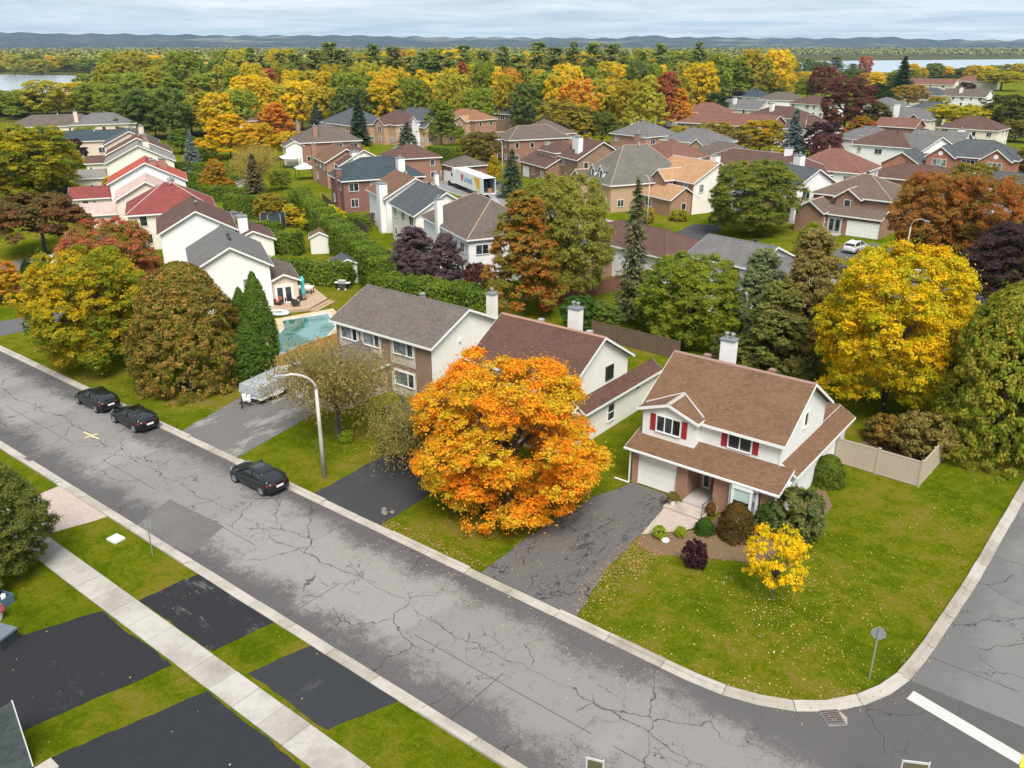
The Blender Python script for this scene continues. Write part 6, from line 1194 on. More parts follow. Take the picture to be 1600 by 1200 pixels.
def car(name, label, X, Y, yaw, paintm, kind='sedan', group=None):
    """x runs from tail (0) to nose; origin at the middle of the footprint"""
    o = empty(name, (X, Y, 0.012), yaw); tag(o, label, 'car', group)
    if kind == 'sedan': L, W, bz = 4.66, 0.91, [(0, .62, .84, .34), (.08, .78, .99, .26), (.5, .87, 1.06, .2), (1.1, .905, 1.03, .19), (2.2, .91, .97, .18), (3.1, .905, .95, .18), (3.9, .88, .88, .19), (4.4, .79, .76, .22), (4.6, .66, .66, .28), (4.66, .5, .6, .34)]
    else: L, W, bz = 4.6, 0.93, [(0, .7, .95, .36), (.08, .84, 1.08, .28), (.5, .92, 1.12, .24), (1.1, .93, 1.1, .23), (2.2, .93, 1.06, .22), (3.1, .93, 1.04, .22), (3.9, .9, .98, .23), (4.35, .82, .88, .26), (4.55, .7, .78, .3), (4.6, .55, .7, .36)]
    xs = [b[0] for b in bz]; rings = []
    for x in sorted(set(list(np.linspace(0, L, 28)) + xs)):
        w, t, b = (smooth(xs, [q[k] for q in bz], x) for k in (1, 2, 3))
        half = [(0, t + 0.025), (0.45 * w, t + 0.018), (0.78 * w, t - 0.015), (0.93 * w, t - 0.09), (0.99 * w, t - 0.22), (w, (t + b) / 2), (0.97 * w, b + 0.12), (0.88 * w, b), (0, b)]
        rings.append([(x - L / 2, y, z) for y, z in half] + [(x - L / 2, -y, z) for y, z in half[-2:0:-1]])
    loft(rings).build('body', paintm, o, smooth=True)
    if kind == 'sedan': cab = [(.28, 1.05, .72), (.75, 1.24, .66), (1.25, 1.385, .60), (1.9, 1.44, .585), (2.5, 1.405, .59), (2.9, 1.26, .64), (3.45, .955, .74)]
    elif kind == 'suv': cab = [(.1, 1.1, .78), (.35, 1.42, .70), (.7, 1.6, .66), (1.6, 1.68, .64), (2.4, 1.64, .64), (2.85, 1.42, .68), (3.4, 1.05, .78)]
    cx_ = [c[0] for c in cab]; rr, tt = [], []
    for x in np.linspace(cx_[0], cx_[-1], 22):
        z, w = smooth(cx_, [c[1] for c in cab], x), smooth(cx_, [c[2] for c in cab], x); zb = smooth(xs, [q[2] for q in bz], x) - 0.06
        z = max(z, zb + 0.02); k = min(1.0, (z - zb) / 0.35)
        half = [(0, z), (w * 0.7, z - 0.012), (w * 0.96, z - 0.05 * k), (w + (0.80 - w) * 0.45 * 1, (z + zb) / 2), (0.82, zb)]
        rr.append([(x - L / 2, y, q) for y, q in half] + [(x - L / 2, -y, q) for y, q in half[:0:-1]])
    loft(rr).build('windows', CGLASS, o, smooth=True)
    r0, r1 = (1.0, 2.55) if kind == 'sedan' else (0.4, 2.5); rf = []
    for x in np.linspace(r0, r1, 10):
        z, w = smooth(cx_, [c[1] for c in cab], x), smooth(cx_, [c[2] for c in cab], x)
        half = [(0, z + 0.014), (w * 0.7, z + 0.006), (w * 0.98, z - 0.035), (w * 1.03, z - 0.09), (w * 0.9, z - 0.09)]
        rf.append([(x - L / 2, y, q) for y, q in half] + [(x - L / 2, -y, q) for y, q in half[:0:-1]])
    loft(rf).build('roof', paintm, o, smooth=True)
    sx = 1.75 if kind == 'sedan' else 1.7; sr = MB(); st_ = np.linspace(sx, sx + 0.62, 5)
    for a_, b_ in zip(st_[:-1], st_[1:]):
        za, zb2 = (smooth(cx_, [c[1] for c in cab], q) + 0.02 for q in (a_, b_)); sr.poly([(a_ - L / 2, -0.34, za - 0.006), (b_ - L / 2, -0.34, zb2 - 0.006), (b_ - L / 2, 0.34, zb2 - 0.006), (a_ - L / 2, 0.34, za - 0.006)])
    sr.build('sunroof', CGLASS, o)
    for s in (-1, 1):   # pillars, mirrors, lamps
        p = MB()
        for (xa, za, xb, zb_) in ((r0, cab[2][1] - .05, cx_[0] + .1, 1.06), (r1, cab[4][1] - .04, cx_[-1] - .08, 0.98 if kind == 'sedan' else 1.06), (1.95, 1.40 if kind == 'sedan' else 1.62, 1.9, 1.0)):
            wa = smooth(cx_, [c[2] for c in cab], xa) + 0.015; p.tube((xa - L / 2, s * wa, za), (xb - L / 2, s * 0.80, zb_), 0.04, 0.05, 6)
        p.build('pillar', paintm, o)
        MB().box(3.1 - L / 2, s * 0.86, 1.0, 3.26 - L / 2, s * 1.03, 1.12).build('mirror', paintm, o)
        zt = 0.88 if kind == 'sedan' else 1.0
        MB().prism([(-L / 2 - 0.012, s * 0.3), (-L / 2 + 0.06, s * 0.66), (-L / 2 + 0.3, s * 0.868), (-L / 2 + 0.3, s * 0.80), (-L / 2 + 0.12, s * 0.6), (-L / 2 + 0.05, s * 0.3)], zt - 0.12, zt + 0.02).build('tail_lamp', TAIL, o)
        MB().prism([(L / 2 - 0.10, s * 0.48), (L / 2 - 0.34, s * 0.77), (L / 2 - 0.6, s * 0.83), (L / 2 - 0.45, s * 0.66), (L / 2 - 0.2, s * 0.42)], zt - 0.22, zt - 0.1).build('headlamp', HEADL, o)
        for x in (0.86, 3.72):
            R_ = 0.325 if kind == 'sedan' else 0.36
            w = MB().tube((x - L / 2, s * (W - 0.2), R_), (x - L / 2, s * (W + 0.012), R_), R_, R_, 20).build('wheel', TYRE, o, smooth=False)
            h = MB(); yy = s * (W + 0.014)
            for k in range(5):
                a = k * 1.2566; h.tube((x - L / 2, yy, R_), (x - L / 2 + math.cos(a) * R_ * 0.62, yy, R_ + math.sin(a) * R_ * 0.62), 0.035, 0.03, 5)
            for k in range(16):
                a, b = k * math.pi / 8, (k + 1) * math.pi / 8; h.tube((x - L / 2 + math.cos(a) * R_ * .66, yy, R_ + math.sin(a) * R_ * .66), (x - L / 2 + math.cos(b) * R_ * .66, yy, R_ + math.sin(b) * R_ * .66), 0.022, 0.022, 5)
            h.build('rim', RIM, w)
            MB().tube((x - L / 2, s * (W - 0.3), R_ + 0.02), (x - L / 2, s * (W + 0.004), R_ + 0.02), R_ + 0.06, R_ + 0.06, 20).build('wheel_arch', DARKM, o)
    MB().box(-L / 2 - 0.02, -0.26, 0.62, -L / 2 + 0.03, 0.26, 0.76).build('licence_plate', PLATE, o)
    MB().box(-L / 2 - 0.01, -0.62, 0.36, -L / 2 + 0.1, 0.62, 0.48).build('bumper', DARKM, o)
    return o
BLACKP = carpaint((0.005, 0.006, 0.007)); GREYP = carpaint((0.009, 0.011, 0.013)); SILVER = carpaint((0.52, 0.55, 0.58)); WHITEC = carpaint((0.72, 0.73, 0.74))
GC = 'dark cars parked along the kerb'
PI = math.pi
car('parked_car', 'dark grey sedan parked alone near the street lamp', -43.2, 28.0, PI, GREYP, 'sedan', GC)
car('parked_car', 'black sedan behind the other at the kerb, nearer the street lamp', -58.6, 27.95, PI, BLACKP, 'sedan', GC); car('parked_car', 'black sedan farthest along the kerb on the left', -64.4, 28.0, PI, BLACKP, 'sedan', GC)
sx_, sy_ = G(80, 414); car('parked_car', 'silver car on the driveway at the left', sx_, sy_, PI * 0.98, SILVER, 'sedan'); sx_, sy_ = G(1336, 393); car('parked_car', 'white sport utility car in front of the wide garage door', sx_, sy_, PI / 2 - 0.12, WHITEC, 'suv')
for (px, py, lb, pm) in ((1300, 432, 'dark car half hidden by the yellow maple on the back street', GREYP), (1430, 440, 'silver car under the orange maple pair', SILVER), (648, 218, 'blue-grey car on the far crescent', carpaint((0.1, 0.16, 0.3)))):
    sx_, sy_ = G(px, py); car('parked_car', lb, sx_, sy_, 2.9, pm, 'suv')
# moving truck with open trailer
def truck():
    a = Vector(G(690, 285)); b = Vector(G(757, 314)); d = (b - a); yaw = math.atan2(d.y, d.x)
    o = empty('moving_truck', (b.x, b.y + 1.5, 0.012), yaw); tag(o, 'white moving truck with open trailer and orange patch on the back street', 'truck')
    TW = paint((0.76, 0.77, 0.77)); L = 15.5
    MB().box(-L, -1.25, 1.0, 0, -1.2, 4.0).box(-L, 1.2, 1.0, 0, 1.25, 4.0).box(-L, -1.2, 3.95, 0, 1.2, 4.02).box(-L, -1.2, 1.0, -L + 0.08, 1.2, 3.95).box(-L, -1.2, 1.0, 0, 1.2, 1.12).build('trailer_box', TW, o)
    MB().box(-L + 0.1, -1.19, 1.13, -0.3, 1.19, 1.14).box(-L + 0.1, -1.19, 1.14, -0.3, -1.17, 3.9).box(-L + 0.1, 1.17, 1.14, -0.3, 1.19, 3.9).build('lining', paint((0.25, 0.26, 0.3)), o)
    MB().box(-6, -1.1, 1.14, -3.2, 0.9, 2.9).box(-2.8, -1.1, 1.14, -2.0, -0.1, 2.3).build('cargo', paint((0.06, 0.16, 0.24)), o); MB().box(-1.8, 0.1, 1.14, -0.9, 0.9, 1.9).build('cargo', paint((0.35, 0.15, 0.08)), o)
    MB().box(-10.6, -1.262, 1.2, -0.6, -1.252, 3.6).build('side_panel', TW, o)
    MB().poly([(-5.0, -1.268, 3.7), (-1.9, -1.268, 3.7), (-1.7, -1.268, 1.3), (-3.2, -1.268, 1.6)]).build('orange_patch', paint((0.78, 0.42, 0.03)), o)
    MB().poly([(-12.1, -1.275, 2.9), (-11.5, -1.275, 3.5), (-10.9, -1.275, 3.3), (-11.0, -1.275, 2.2), (-11.5, -1.275, 1.9), (-11.9, -1.275, 2.2)]).build('emblem', paint((0.6, 0.03, 0.04)), o)
    cu = bpy.data.curves.new('lettering', 'FONT'); cu.body = 'United'; cu.size = 1.75; cu.extrude = 0.01; cu.materials.append(paint((0.04, 0.2, 0.55)))
    t0 = bpy.data.objects.new('lettering_source', cu); COL.objects.link(t0); dg = bpy.context.evaluated_depsgraph_get(); me = bpy.data.meshes.new_from_object(t0.evaluated_get(dg)); bpy.data.objects.remove(t0)
    t = link_mesh('lettering', me, o, (-10.6, -1.285, 2.1)); t.rotation_euler = (PI / 2, 0, 0); t['kind'] = 'stuff'
    for x in (-2.2, -3.4):
        for s in (-1, 1): MB().tube((x, s * 0.85, 0.5), (x, s * 1.22, 0.5), 0.5, 0.5, 16).build('wheel', TYRE, o)
    for x in (-14.2, -15.5, -19.6):
        for s in (-1, 1): MB().tube((x, s * 0.85, 0.5), (x, s * 1.22, 0.5), 0.5, 0.5, 16).build('wheel', TYRE, o)
    MB().box(-21, -0.5, 0.6, -12.5, 0.5, 0.95).build('chassis', DARKM, o)
    MB().extrude([(-18.6, 0.8), (-16.0, 0.8), (-16.0, 3.9), (-17.2, 3.85), (-18.2, 2.4), (-18.6, 2.2)], 'y', -1.2, 1.2).build('cab', TW, o); MB().extrude([(-21.2, 0.7), (-18.5, 0.8), (-18.5, 2.1), (-20.9, 1.75)], 'y', -1.0, 1.0).build('bonnet', TW, o)
    MB().poly([(-18.52, -1.0, 2.3), (-18.52, 1.0, 2.3), (-18.12, 0.95, 2.75), (-18.12, -0.95, 2.75)]).box(-18.1, -1.215, 2.1, -17.2, -1.205, 2.8).build('cab_glass', CGLASS, o)
    MB().poly([(0, -0.5, 1.1), (0, 0.5, 1.1), (4.2, 0.5, 0.03), (4.2, -0.5, 0.03)]).poly([(0, -0.5, 1.04), (4.2, -0.5, 0.0), (4.2, 0.5, 0.0), (0, 0.5, 1.04)]).build('ramp', metal((0.6, 0.6, 0.62)), o)
truck()
# folded camping trailer under a grey cover
def tent_trailer():
    o = empty('camping_trailer', (-55.1, 38.0, 0.02), math.radians(100)); tag(o, 'folded camping trailer under a grey cover on the left driveway', 'trailer'); o.scale = (1.18, 1.18, 1.18)
    MB().box(-1.9, -0.95, 0.42, 1.9, 0.95, 0.85).build('body', paint((0.62, 0.63, 0.63)), o)
    m = MB(); A = [(-2.0, -1.02, 0.75), (2.0, -1.02, 0.75), (2.0, 1.02, 0.75), (-2.0, 1.02, 0.75)]; B = [(-1.92, -0.96, 1.35), (1.92, -0.96, 1.35), (1.92, 0.96, 1.35), (-1.92, 0.96, 1.35)]; R_ = [(-1.8, 0, 1.5), (1.8, 0, 1.5)]
    for i in range(4): m.poly([A[i], A[(i + 1) % 4], B[(i + 1) % 4], B[i]])
    m.poly([B[0], B[1], R_[1], R_[0]]).poly([B[2], B[3], R_[0], R_[1]]).poly([B[1], B[2], R_[1]]).poly([B[3], B[0], R_[0]]); m.build('cover', paint((0.30, 0.32, 0.34), 0.5), o)
    for s in (-1, 1): MB().tube((-0.3, s * 0.8, 0.3), (-0.3, s * 1.0, 0.3), 0.3, 0.3, 16).build('wheel', TYRE, o); MB().box(-0.75, s * 1.0 - 0.02, 0.35, 0.15, s * 1.0 + 0.06, 0.68).build('mudguard', paint((0.7, 0.7, 0.7)), o)
    MB().path([(-1.9, -0.5, 0.42), (-3.0, 0, 0.42)], [0.05, 0.05]).path([(-1.9, 0.5, 0.42), (-3.0, 0, 0.42)], [0.05, 0.05]).tube((-2.8, 0, 0), (-2.8, 0, 0.75), 0.04).build('drawbar', DARKM, o)
    MB().tube((-2.35, 0.18, 0.42), (-2.35, 0.18, 0.85), 0.15, 0.15, 10).tube((-2.35, -0.2, 0.42), (-2.35, -0.2, 0.85), 0.15, 0.15, 10).build('gas_bottle', WHITE_P, o)
tent_trailer()

# ================================================================== street furniture
POLE = concrete((0.50, 0.47, 0.42)); LAMPH = metal((0.55, 0.55, 0.54), 0.4)
def lamp(label, X, Y, h, arm, yaw, r=0.11):
    o = empty('street_lamp', (X, Y, 0), yaw); tag(o, label, 'street lamp', 'street lamps')
    MB().path([(0, 0, 0), (0, 0, h * 0.5), (0, 0, h * 0.86)], [r * 1.25, r, r * 0.75], 12).build('pole', POLE, o, smooth=True)
    pts = [(arm * (1 - math.cos(a)) * 0.75, 0, h * 0.86 + h * 0.14 * math.sin(a)) for a in np.linspace(0, PI * 0.5, 7)] + [(arm, 0, h * 0.985)]
    MB().path(pts, [r * 0.75] + [r * 0.6] * 6 + [r * 0.5], 9).build('arm', POLE, o, smooth=True)
    MB().extrude([(arm - 0.15, h * 0.985 - 0.07), (arm + 0.55, h * 0.985 - 0.10), (arm + 0.55, h * 0.985 + 0.01), (arm + 0.1, h * 0.985 + 0.09), (arm - 0.15, h * 0.985 + 0.06)], 'y', -0.14, 0.14).build('lantern', LAMPH, o)
    MB().box(arm, -0.1, h * 0.985 - 0.13, arm + 0.45, 0.1, h * 0.985 - 0.09).build('lens', paint((0.6, 0.6, 0.58)), o)
lamp('tall concrete street lamp on the front lawn beside the dark grey car', -40.5, 31.3, 7.5, 2.0, math.radians(-105) - 0.55, 0.13)
for (px, py, ty, yw, lb) in ((1011, 352, 276, 2.6, 'thin street lamp in front of the tan-roofed house'), (1409, 432, 340, -0.3, 'curved street lamp rising above the yellow maple'), (1324, 275, 210, -0.2, 'street lamp above the red-brown hip roof'), (1254, 235, 178, -0.2, 'street lamp beside the blue spruce'), (785, 285, 218, 3.0, 'street lamp right of the brown-green tree by the truck'), (668, 226, 182, 3.0, 'street lamp on the far crescent left of the pale green tree'), (1142, 178, 150, -0.2, 'distant street lamp by the dark purple round tree')):
    X_, Y_ = G(px, py); lamp(lb, X_, Y_, height_at(px, py, ty), 1.7, yw, 0.09)
# stop sign seen from behind
ss = empty('stop_sign', (-5.72, 34.05, 0), math.radians(12)); tag(ss, 'back of an octagonal sign on a metal post at the corner', 'sign'); GALV = metal((0.50, 0.52, 0.54), 0.45)
MB().box(-0.03, -0.03, 0, 0.03, 0.03, 2.9).build('post', GALV, ss)
oc = [(0.33 * math.cos(PI / 8 + k * PI / 4), 2.5 + 0.33 * math.sin(PI / 8 + k * PI / 4)) for k in range(8)]
MB().extrude(oc, 'y', 0.035, 0.05).build('plate', GALV, ss)
MB().extrude([(p[0] * 0.98, 2.5 + (p[1] - 2.5) * 0.98) for p in oc], 'y', 0.052, 0.056).build('face', paint((0.45, 0.02, 0.025)), ss)
s2 = empty('street_sign', (-40.9, 19.1, 0), math.radians(30)); tag(s2, 'small square sign seen from behind on a post at the near kerb', 'sign')
MB().box(-0.025, -0.025, 0, 0.025, 0.025, 2.3).build('post', GALV, s2); MB().box(-0.24, 0.03, 1.85, 0.24, 0.045, 2.3).build('plate', GALV, s2)
# tops of two sign boards at the lower picture edge
for (px, py, z, w, yw, lb) in ((930, 1186, 3.0, 0.62, 0.35, 'white-framed board top at the lower picture edge left of the centre line'), (1432, 1190, 3.2, 0.9, 0.5, 'pale sign board edge at the lower right picture edge')):
    X_, Y_ = G(px, py, z); b = empty('sign_board', (X_, Y_, 0), yw); tag(b, lb, 'sign')
    MB().tube((-w / 2, 0, 0), (-w / 2, 0, z), 0.03).tube((w / 2, 0, 0), (w / 2, 0, z + 0.05), 0.03).build('post', paint((0.5, 0.52, 0.5)), b); MB().box(-w / 2, -0.02, z - 0.08, w / 2, 0.02, z).build('rail', paint((0.45, 0.47, 0.46)), b); MB().box(-w / 2 + 0.05, -0.015, z - 0.75, w / 2 - 0.05, 0.015, z - 0.12).build('panel', paint((0.10, 0.09, 0.05)), b)
ub = MB().box(-0.42, -0.34, 0, 0.42, 0.34, 0.12).build('utility_cover', concrete((0.62, 0.62, 0.62)), None, (-44.2, 18.68, 0), 0.1); tag(ub, 'pale concrete utility cover in the near lawn strip', 'utility cover')
def grate(X, Y, yaw, lb):
    o = empty('storm_drain', (X, Y, 0.018), yaw); tag(o, lb, 'drain', 'storm drains')
    MB().box(-0.4, -0.42, 0, 0.4, 0.42, 0.008).build('pit', DARKM, o)
    g = MB().box(-0.42, -0.44, 0, 0.42, -0.38, 0.02).box(-0.42, 0.38, 0, 0.42, 0.44, 0.02).box(-0.42, -0.38, 0, -0.36, 0.38, 0.02).box(0.36, -0.38, 0, 0.42, 0.38, 0.02); g.build('frame', metal((0.3, 0.27, 0.26)), o)
    for k in range(6): MB().box(-0.36, -0.36 + k * 0.125, 0.008, 0.36, -0.29 + k * 0.125, 0.018).build('bar', metal((0.3, 0.24, 0.24)), o)
grate(-6.25, 30.55, 0.75, 'storm drain grate at the corner kerb'); grate(*G(50, 716), 0.0, 'storm drain grate at the near kerb on the left'); 
sheet('drain_apron', [(-6.75, 30.45), (-6.2, 29.95), (-5.6, 30.5), (-5.75, 30.95), (-6.1, 31.1)], 0.0165, KERB2)
for (x, y, lb) in ((-61.4, 33.9, 'black waste bin under the brown-green cedar, left'), (-60.5, 34.2, 'black waste bin under the brown-green cedar, right'), (-43.9, 40.6, 'dark waste bin beside the left house')):
    o = empty('waste_bin', (x, y, 0), 0.3); tag(o, lb, 'bin', 'waste bins'); m = MB(); a, b_ = 0.26, 0.32
    for q in range(4):
        sg = ((-1, -1), (1, -1), (1, 1), (-1, 1)); p0, p1 = sg[q], sg[(q + 1) % 4]; m.poly([(p0[0] * a, p0[1] * a, 0.05), (p1[0] * a, p1[1] * a, 0.05), (p1[0] * b_, p1[1] * b_, 0.95), (p0[0] * b_, p0[1] * b_, 0.95)])
    m.build('bin_body', paint((0.02, 0.025, 0.03)), o); MB().box(-0.34, -0.38, 0.95, 0.34, 0.34, 1.03).build('lid', paint((0.03, 0.035, 0.05)), o)
    for s in (-1, 1): MB().tube((s * 0.2, 0.28, 0.1), (s * 0.28, 0.28, 0.1), 0.1, 0.1, 10).build('wheel', TYRE, o)
# boxes and flower pot at the left edge
gx_, gy_ = G(4, 942); o = empty('recycling_box', (gx_, gy_, 0), 0.25); tag(o, 'blue-grey recycling crate with bottles at the left edge', 'crate'); MB().box(-0.5, -0.35, 0, 0.5, 0.35, 0.06).box(-0.5, -0.35, 0.06, -0.46, 0.35, 0.5).box(0.46, -0.35, 0.06, 0.5, 0.35, 0.5).box(-0.46, -0.35, 0.06, 0.46, -0.31, 0.5).box(-0.46, 0.31, 0.06, 0.46, 0.35, 0.5).box(-0.03, -0.31, 0.06, 0.03, 0.31, 0.48).build('crate', paint((0.07, 0.12, 0.17)), o); MB().tube((0.22, 0.0, 0.06), (0.22, 0.0, 0.5), 0.13).ball((0.22, 0, 0.52), 0.13, 10, 6).build('contents', WHITE_P, o)
gx_, gy_ = G(-4, 968); o = empty('flower_pot', (gx_, gy_, 0)); tag(o, 'white pot of pink flowers at the left edge', 'flower pot'); MB().tube((0, 0, 0), (0, 0, 0.5), 0.22, 0.34, 14).build('pot', WHITE_P, o)
c_ = link_mesh('flowers', TPL['shrub'][0], o, (0, 0, 0.42), 0, (0.42, 0.42, 0.4)); c_.color = (0.6, 0.12, 0.2, 1); c_['tint_b'] = [0.6, 0.3, 0.35, 1.0]
gx_, gy_ = G(5, 1005); o = empty('storage_box', (gx_, gy_, 0), 0.35); tag(o, 'dark grey lidded box at the left edge beside the black driveway', 'storage box'); MB().box(-0.9, -0.5, 0, 0.5, 0.5, 0.6).build('box', paint((0.03, 0.035, 0.045)), o); MB().extrude([(-0.56, 0.6), (0.56, 0.6), (0.5, 0.72), (-0.5, 0.72)], 'x', -0.95, 0.55).build('lid', paint((0.13, 0.15, 0.18)), o)
# planter and leaves bag by the corner house
o = empty('planter', (-20.2, 42.3, 0.16)); tag(o, 'white planter with green grass beside the garage', 'planter'); MB().tube((0, 0, 0), (0, 0, 0.35), 0.14, 0.2, 12).build('pot', WHITE_P, o); c_ = link_mesh('plant', TPL['shrub'][0], o, (0, 0, 0.3), 0, (0.42, 0.42, 0.5)); c_.color = (0.2, 0.22, 0.03, 1); c_['tint_b'] = [0.25, 0.16, 0.04, 1.0]
st = MB().ball((0, 0, 0.1), 0.26, 10, 6, 0.6).build('white_stone', paint((0.6, 0.57, 0.52)), None, (-18.6, 38.4, 0), 0, True); tag(st, 'pale stone in the flower bed', 'stone')
gx_, gy_ = G(602, 803); lb_ = MB(); rr_ = random.Random(2)
for k in range(7): lb_.ball((rr_.uniform(-.35, .35), rr_.uniform(-.3, .3), 0.12), rr_.uniform(.12, .24), 8, 5, 0.7)
tag(lb_.build('debris_pile', paint((0.16, 0.14, 0.13)), None, (gx_, gy_, 0), 0, True), 'small grey heap of debris on the dark driveway', 'debris')

# ================================================================== fences
def panel_fence(label, pts, h, mat, cat='fence', seg=2.4, board=0.15, post=0.13, name='panel_fence'):
    o = empty(name, (pts[0][0], pts[0][1], 0)); tag(o, label, cat); ox, oy = pts[0]
    for i in range(len(pts) - 1):
        a, b = Vector(pts[i]), Vector(pts[i + 1]); L = (b - a).length; n = max(1, round(L / seg)); t = (b - a) / L; ang = math.atan2(t.y, t.x)
        for k in range(n):
            p = a + t * (L * k / n); l = L / n
            MB().box(-post / 2, -post / 2, 0, post / 2, post / 2, h + 0.06).box(-post * .65, -post * .65, h + 0.06, post * .65, post * .65, h + 0.11).build('post', mat, o, (p.x - ox, p.y - oy, 0), ang)
            m = MB(); nb = max(2, int((l - post) / board)); bw_ = (l - post) / nb
            for q in range(nb): m.box(post / 2 + q * bw_ + 0.006, -0.02 + (q % 2) * 0.004, 0.06, post / 2 + (q + 1) * bw_ - 0.006, 0.02 + (q % 2) * 0.004, h - 0.06)
            m.box(post / 2, -0.035, h - 0.1, l - post / 2, 0.035, h).box(post / 2, -0.035, 0.04, l - post / 2, 0.035, 0.14); m.build('panel', mat, o, (p.x - ox, p.y - oy, 0), ang)
    p = Vector(pts[-1]); MB().box(-post / 2, -post / 2, 0, post / 2, post / 2, h + 0.1).build('post', mat, o, (p.x - ox, p.y - oy, 0), 0)
    return o
panel_fence('beige board fence around the side yard of the corner house', [(-14.1, 54.75), (-8.6, 54.5), (-8.1, 62.3)], 1.85, paint((0.44, 0.37, 0.29)))
BRWN = wood((0.16, 0.11, 0.075)); GRW = wood((0.10, 0.085, 0.075)); ORW = wood((0.52, 0.29, 0.09))
panel_fence('brown wooden fence behind the cream and corner houses', [G(925, 528), G(965, 538), G(1060, 562)], 1.8, BRWN, seg=2.4)
panel_fence('dark weathered wooden fence under the conifers', [G(1140, 560), G(1185, 568), G(1270, 588)], 1.8, GRW, seg=2.4)
panel_fence('orange-brown wooden fence in front of the pool', [G(436, 590), G(470, 572), G(532, 548)], 1.9, ORW, seg=2.2)
panel_fence('grey wooden fence below the dark red brick house', [G(505, 318), G(540, 350), G(575, 372)], 1.8, GRW); panel_fence('brown wooden fence beside the slate gable house', [G(552, 360), G(590, 350)], 2.0, BRWN); panel_fence('red-brown fence in front of the brown hip roof', [G(860, 478), G(930, 462), G(975, 450)], 1.7, wood((0.22, 0.10, 0.07)))
panel_fence('weathered fence behind the purple plums', [G(590, 402), G(640, 425), G(720, 452)], 1.7, GRW)
# sheds, gazebos and the trampoline
def shed(label, px, w, d, h, yaw, wm, rm):
    X_, Y_ = G(*px); o = empty('garden_shed', (X_, Y_, 0), math.radians(yaw)); tag(o, label, 'shed', 'garden sheds'); volume(o, -w / 2, w / 2, 0, d, 0, h, 'gx', 0.5, wm, rm, 0.2); door(o, 'y-', 0.0, 0, 1.1, 1.8, WHITE_TRIM, 0.05)
shed('white garden shed with brown roof before the tall hedge', (487, 394), 2.6, 2.6, 2.3, -40, siding((0.66, 0.64, 0.6)), R_BROWN); shed('pale grey garden shed with slate roof by the hedge corner', (522, 440), 3.2, 3.0, 2.2, -30, siding((0.6, 0.6, 0.58)), R_SLATE); shed('small white shed among the left hedges', (372, 302), 2.6, 2.4, 2.0, -30, siding((0.66, 0.64, 0.6)), R_BROWN)
def gazebo(label, px, w, h, yaw, mat, sides=True):
    X_, Y_ = G(*px); o = empty('gazebo', (X_, Y_, 0), math.radians(yaw)); tag(o, label, 'gazebo', 'garden gazebos')
    for a in (-1, 1):
        for b in (-1, 1): MB().box(a * w / 2 - .05, b * w / 2 - .05, 0, a * w / 2 + .05, b * w / 2 + .05, h).build('post', DARKM, o)
    m = MB(); W2 = w / 2 + .2; c = [(-W2, -W2, h), (W2, -W2, h), (W2, W2, h), (-W2, W2, h)]; t = [(-.5, -.5, h + .75), (.5, -.5, h + .75), (.5, .5, h + .75), (-.5, .5, h + .75)]
    for q in range(4): m.poly([c[q], c[(q + 1) % 4], t[(q + 1) % 4], t[q]])
    m.poly(t); m.build('canopy', mat, o); MB().poly([(-.7, -.7, h + .8), (.7, -.7, h + .8), (0, 0, h + 1.1)]).poly([(.7, -.7, h + .8), (.7, .7, h + .8), (0, 0, h + 1.1)]).poly([(.7, .7, h + .8), (-.7, .7, h + .8), (0, 0, h + 1.1)]).poly([(-.7, .7, h + .8), (-.7, -.7, h + .8), (0, 0, h + 1.1)]).build('top', mat, o)
gazebo('dark gazebo with charcoal roof behind the brown roof', (368, 362), 3.4, 2.2, -30, paint((0.10, 0.10, 0.11))); gazebo('grey canopy gazebo behind the white gabled house', (405, 398), 3.6, 2.1, -30, paint((0.33, 0.36, 0.38))); gazebo('white patio canopy at the brick house with tall chimney', (455, 262), 4.0, 2.4, -27, WHITE_P); gazebo('white glazed patio roof below the orange brick house', (478, 280), 3.6, 2.4, -27, paint((0.62, 0.68, 0.72))); gazebo('white square patio roof by the green hedge at the right', (1420, 258), 5.5, 3.0, 0, WHITE_P)
X_, Y_ = G(428, 357); tp = empty('trampoline', (X_, Y_, 0)); tag(tp, 'netted trampoline behind the hedge beside the small yellow-green tree', 'trampoline')
MB().tube((0, 0, 0.7), (0, 0, 0.75), 1.9, 1.9, 20).build('mat', DARKM, tp)
net = MB(); n_ = 20
for k in range(n_):
    a, b = 2 * PI * k / n_, 2 * PI * (k + 1) / n_; net.poly([(1.8 * math.cos(a), 1.8 * math.sin(a), .75), (1.8 * math.cos(b), 1.8 * math.sin(b), .75), (1.8 * math.cos(b), 1.8 * math.sin(b), 2.4), (1.8 * math.cos(a), 1.8 * math.sin(a), 2.4)])
net.build('net', paint((0.05, 0.06, 0.07)), tp)
for k in range(6): a = k * PI / 3; MB().tube((1.9 * math.cos(a), 1.9 * math.sin(a), 0), (1.9 * math.cos(a), 1.9 * math.sin(a), 2.5), 0.05).build('post', paint((0.35, 0.5, 0.55)), tp)

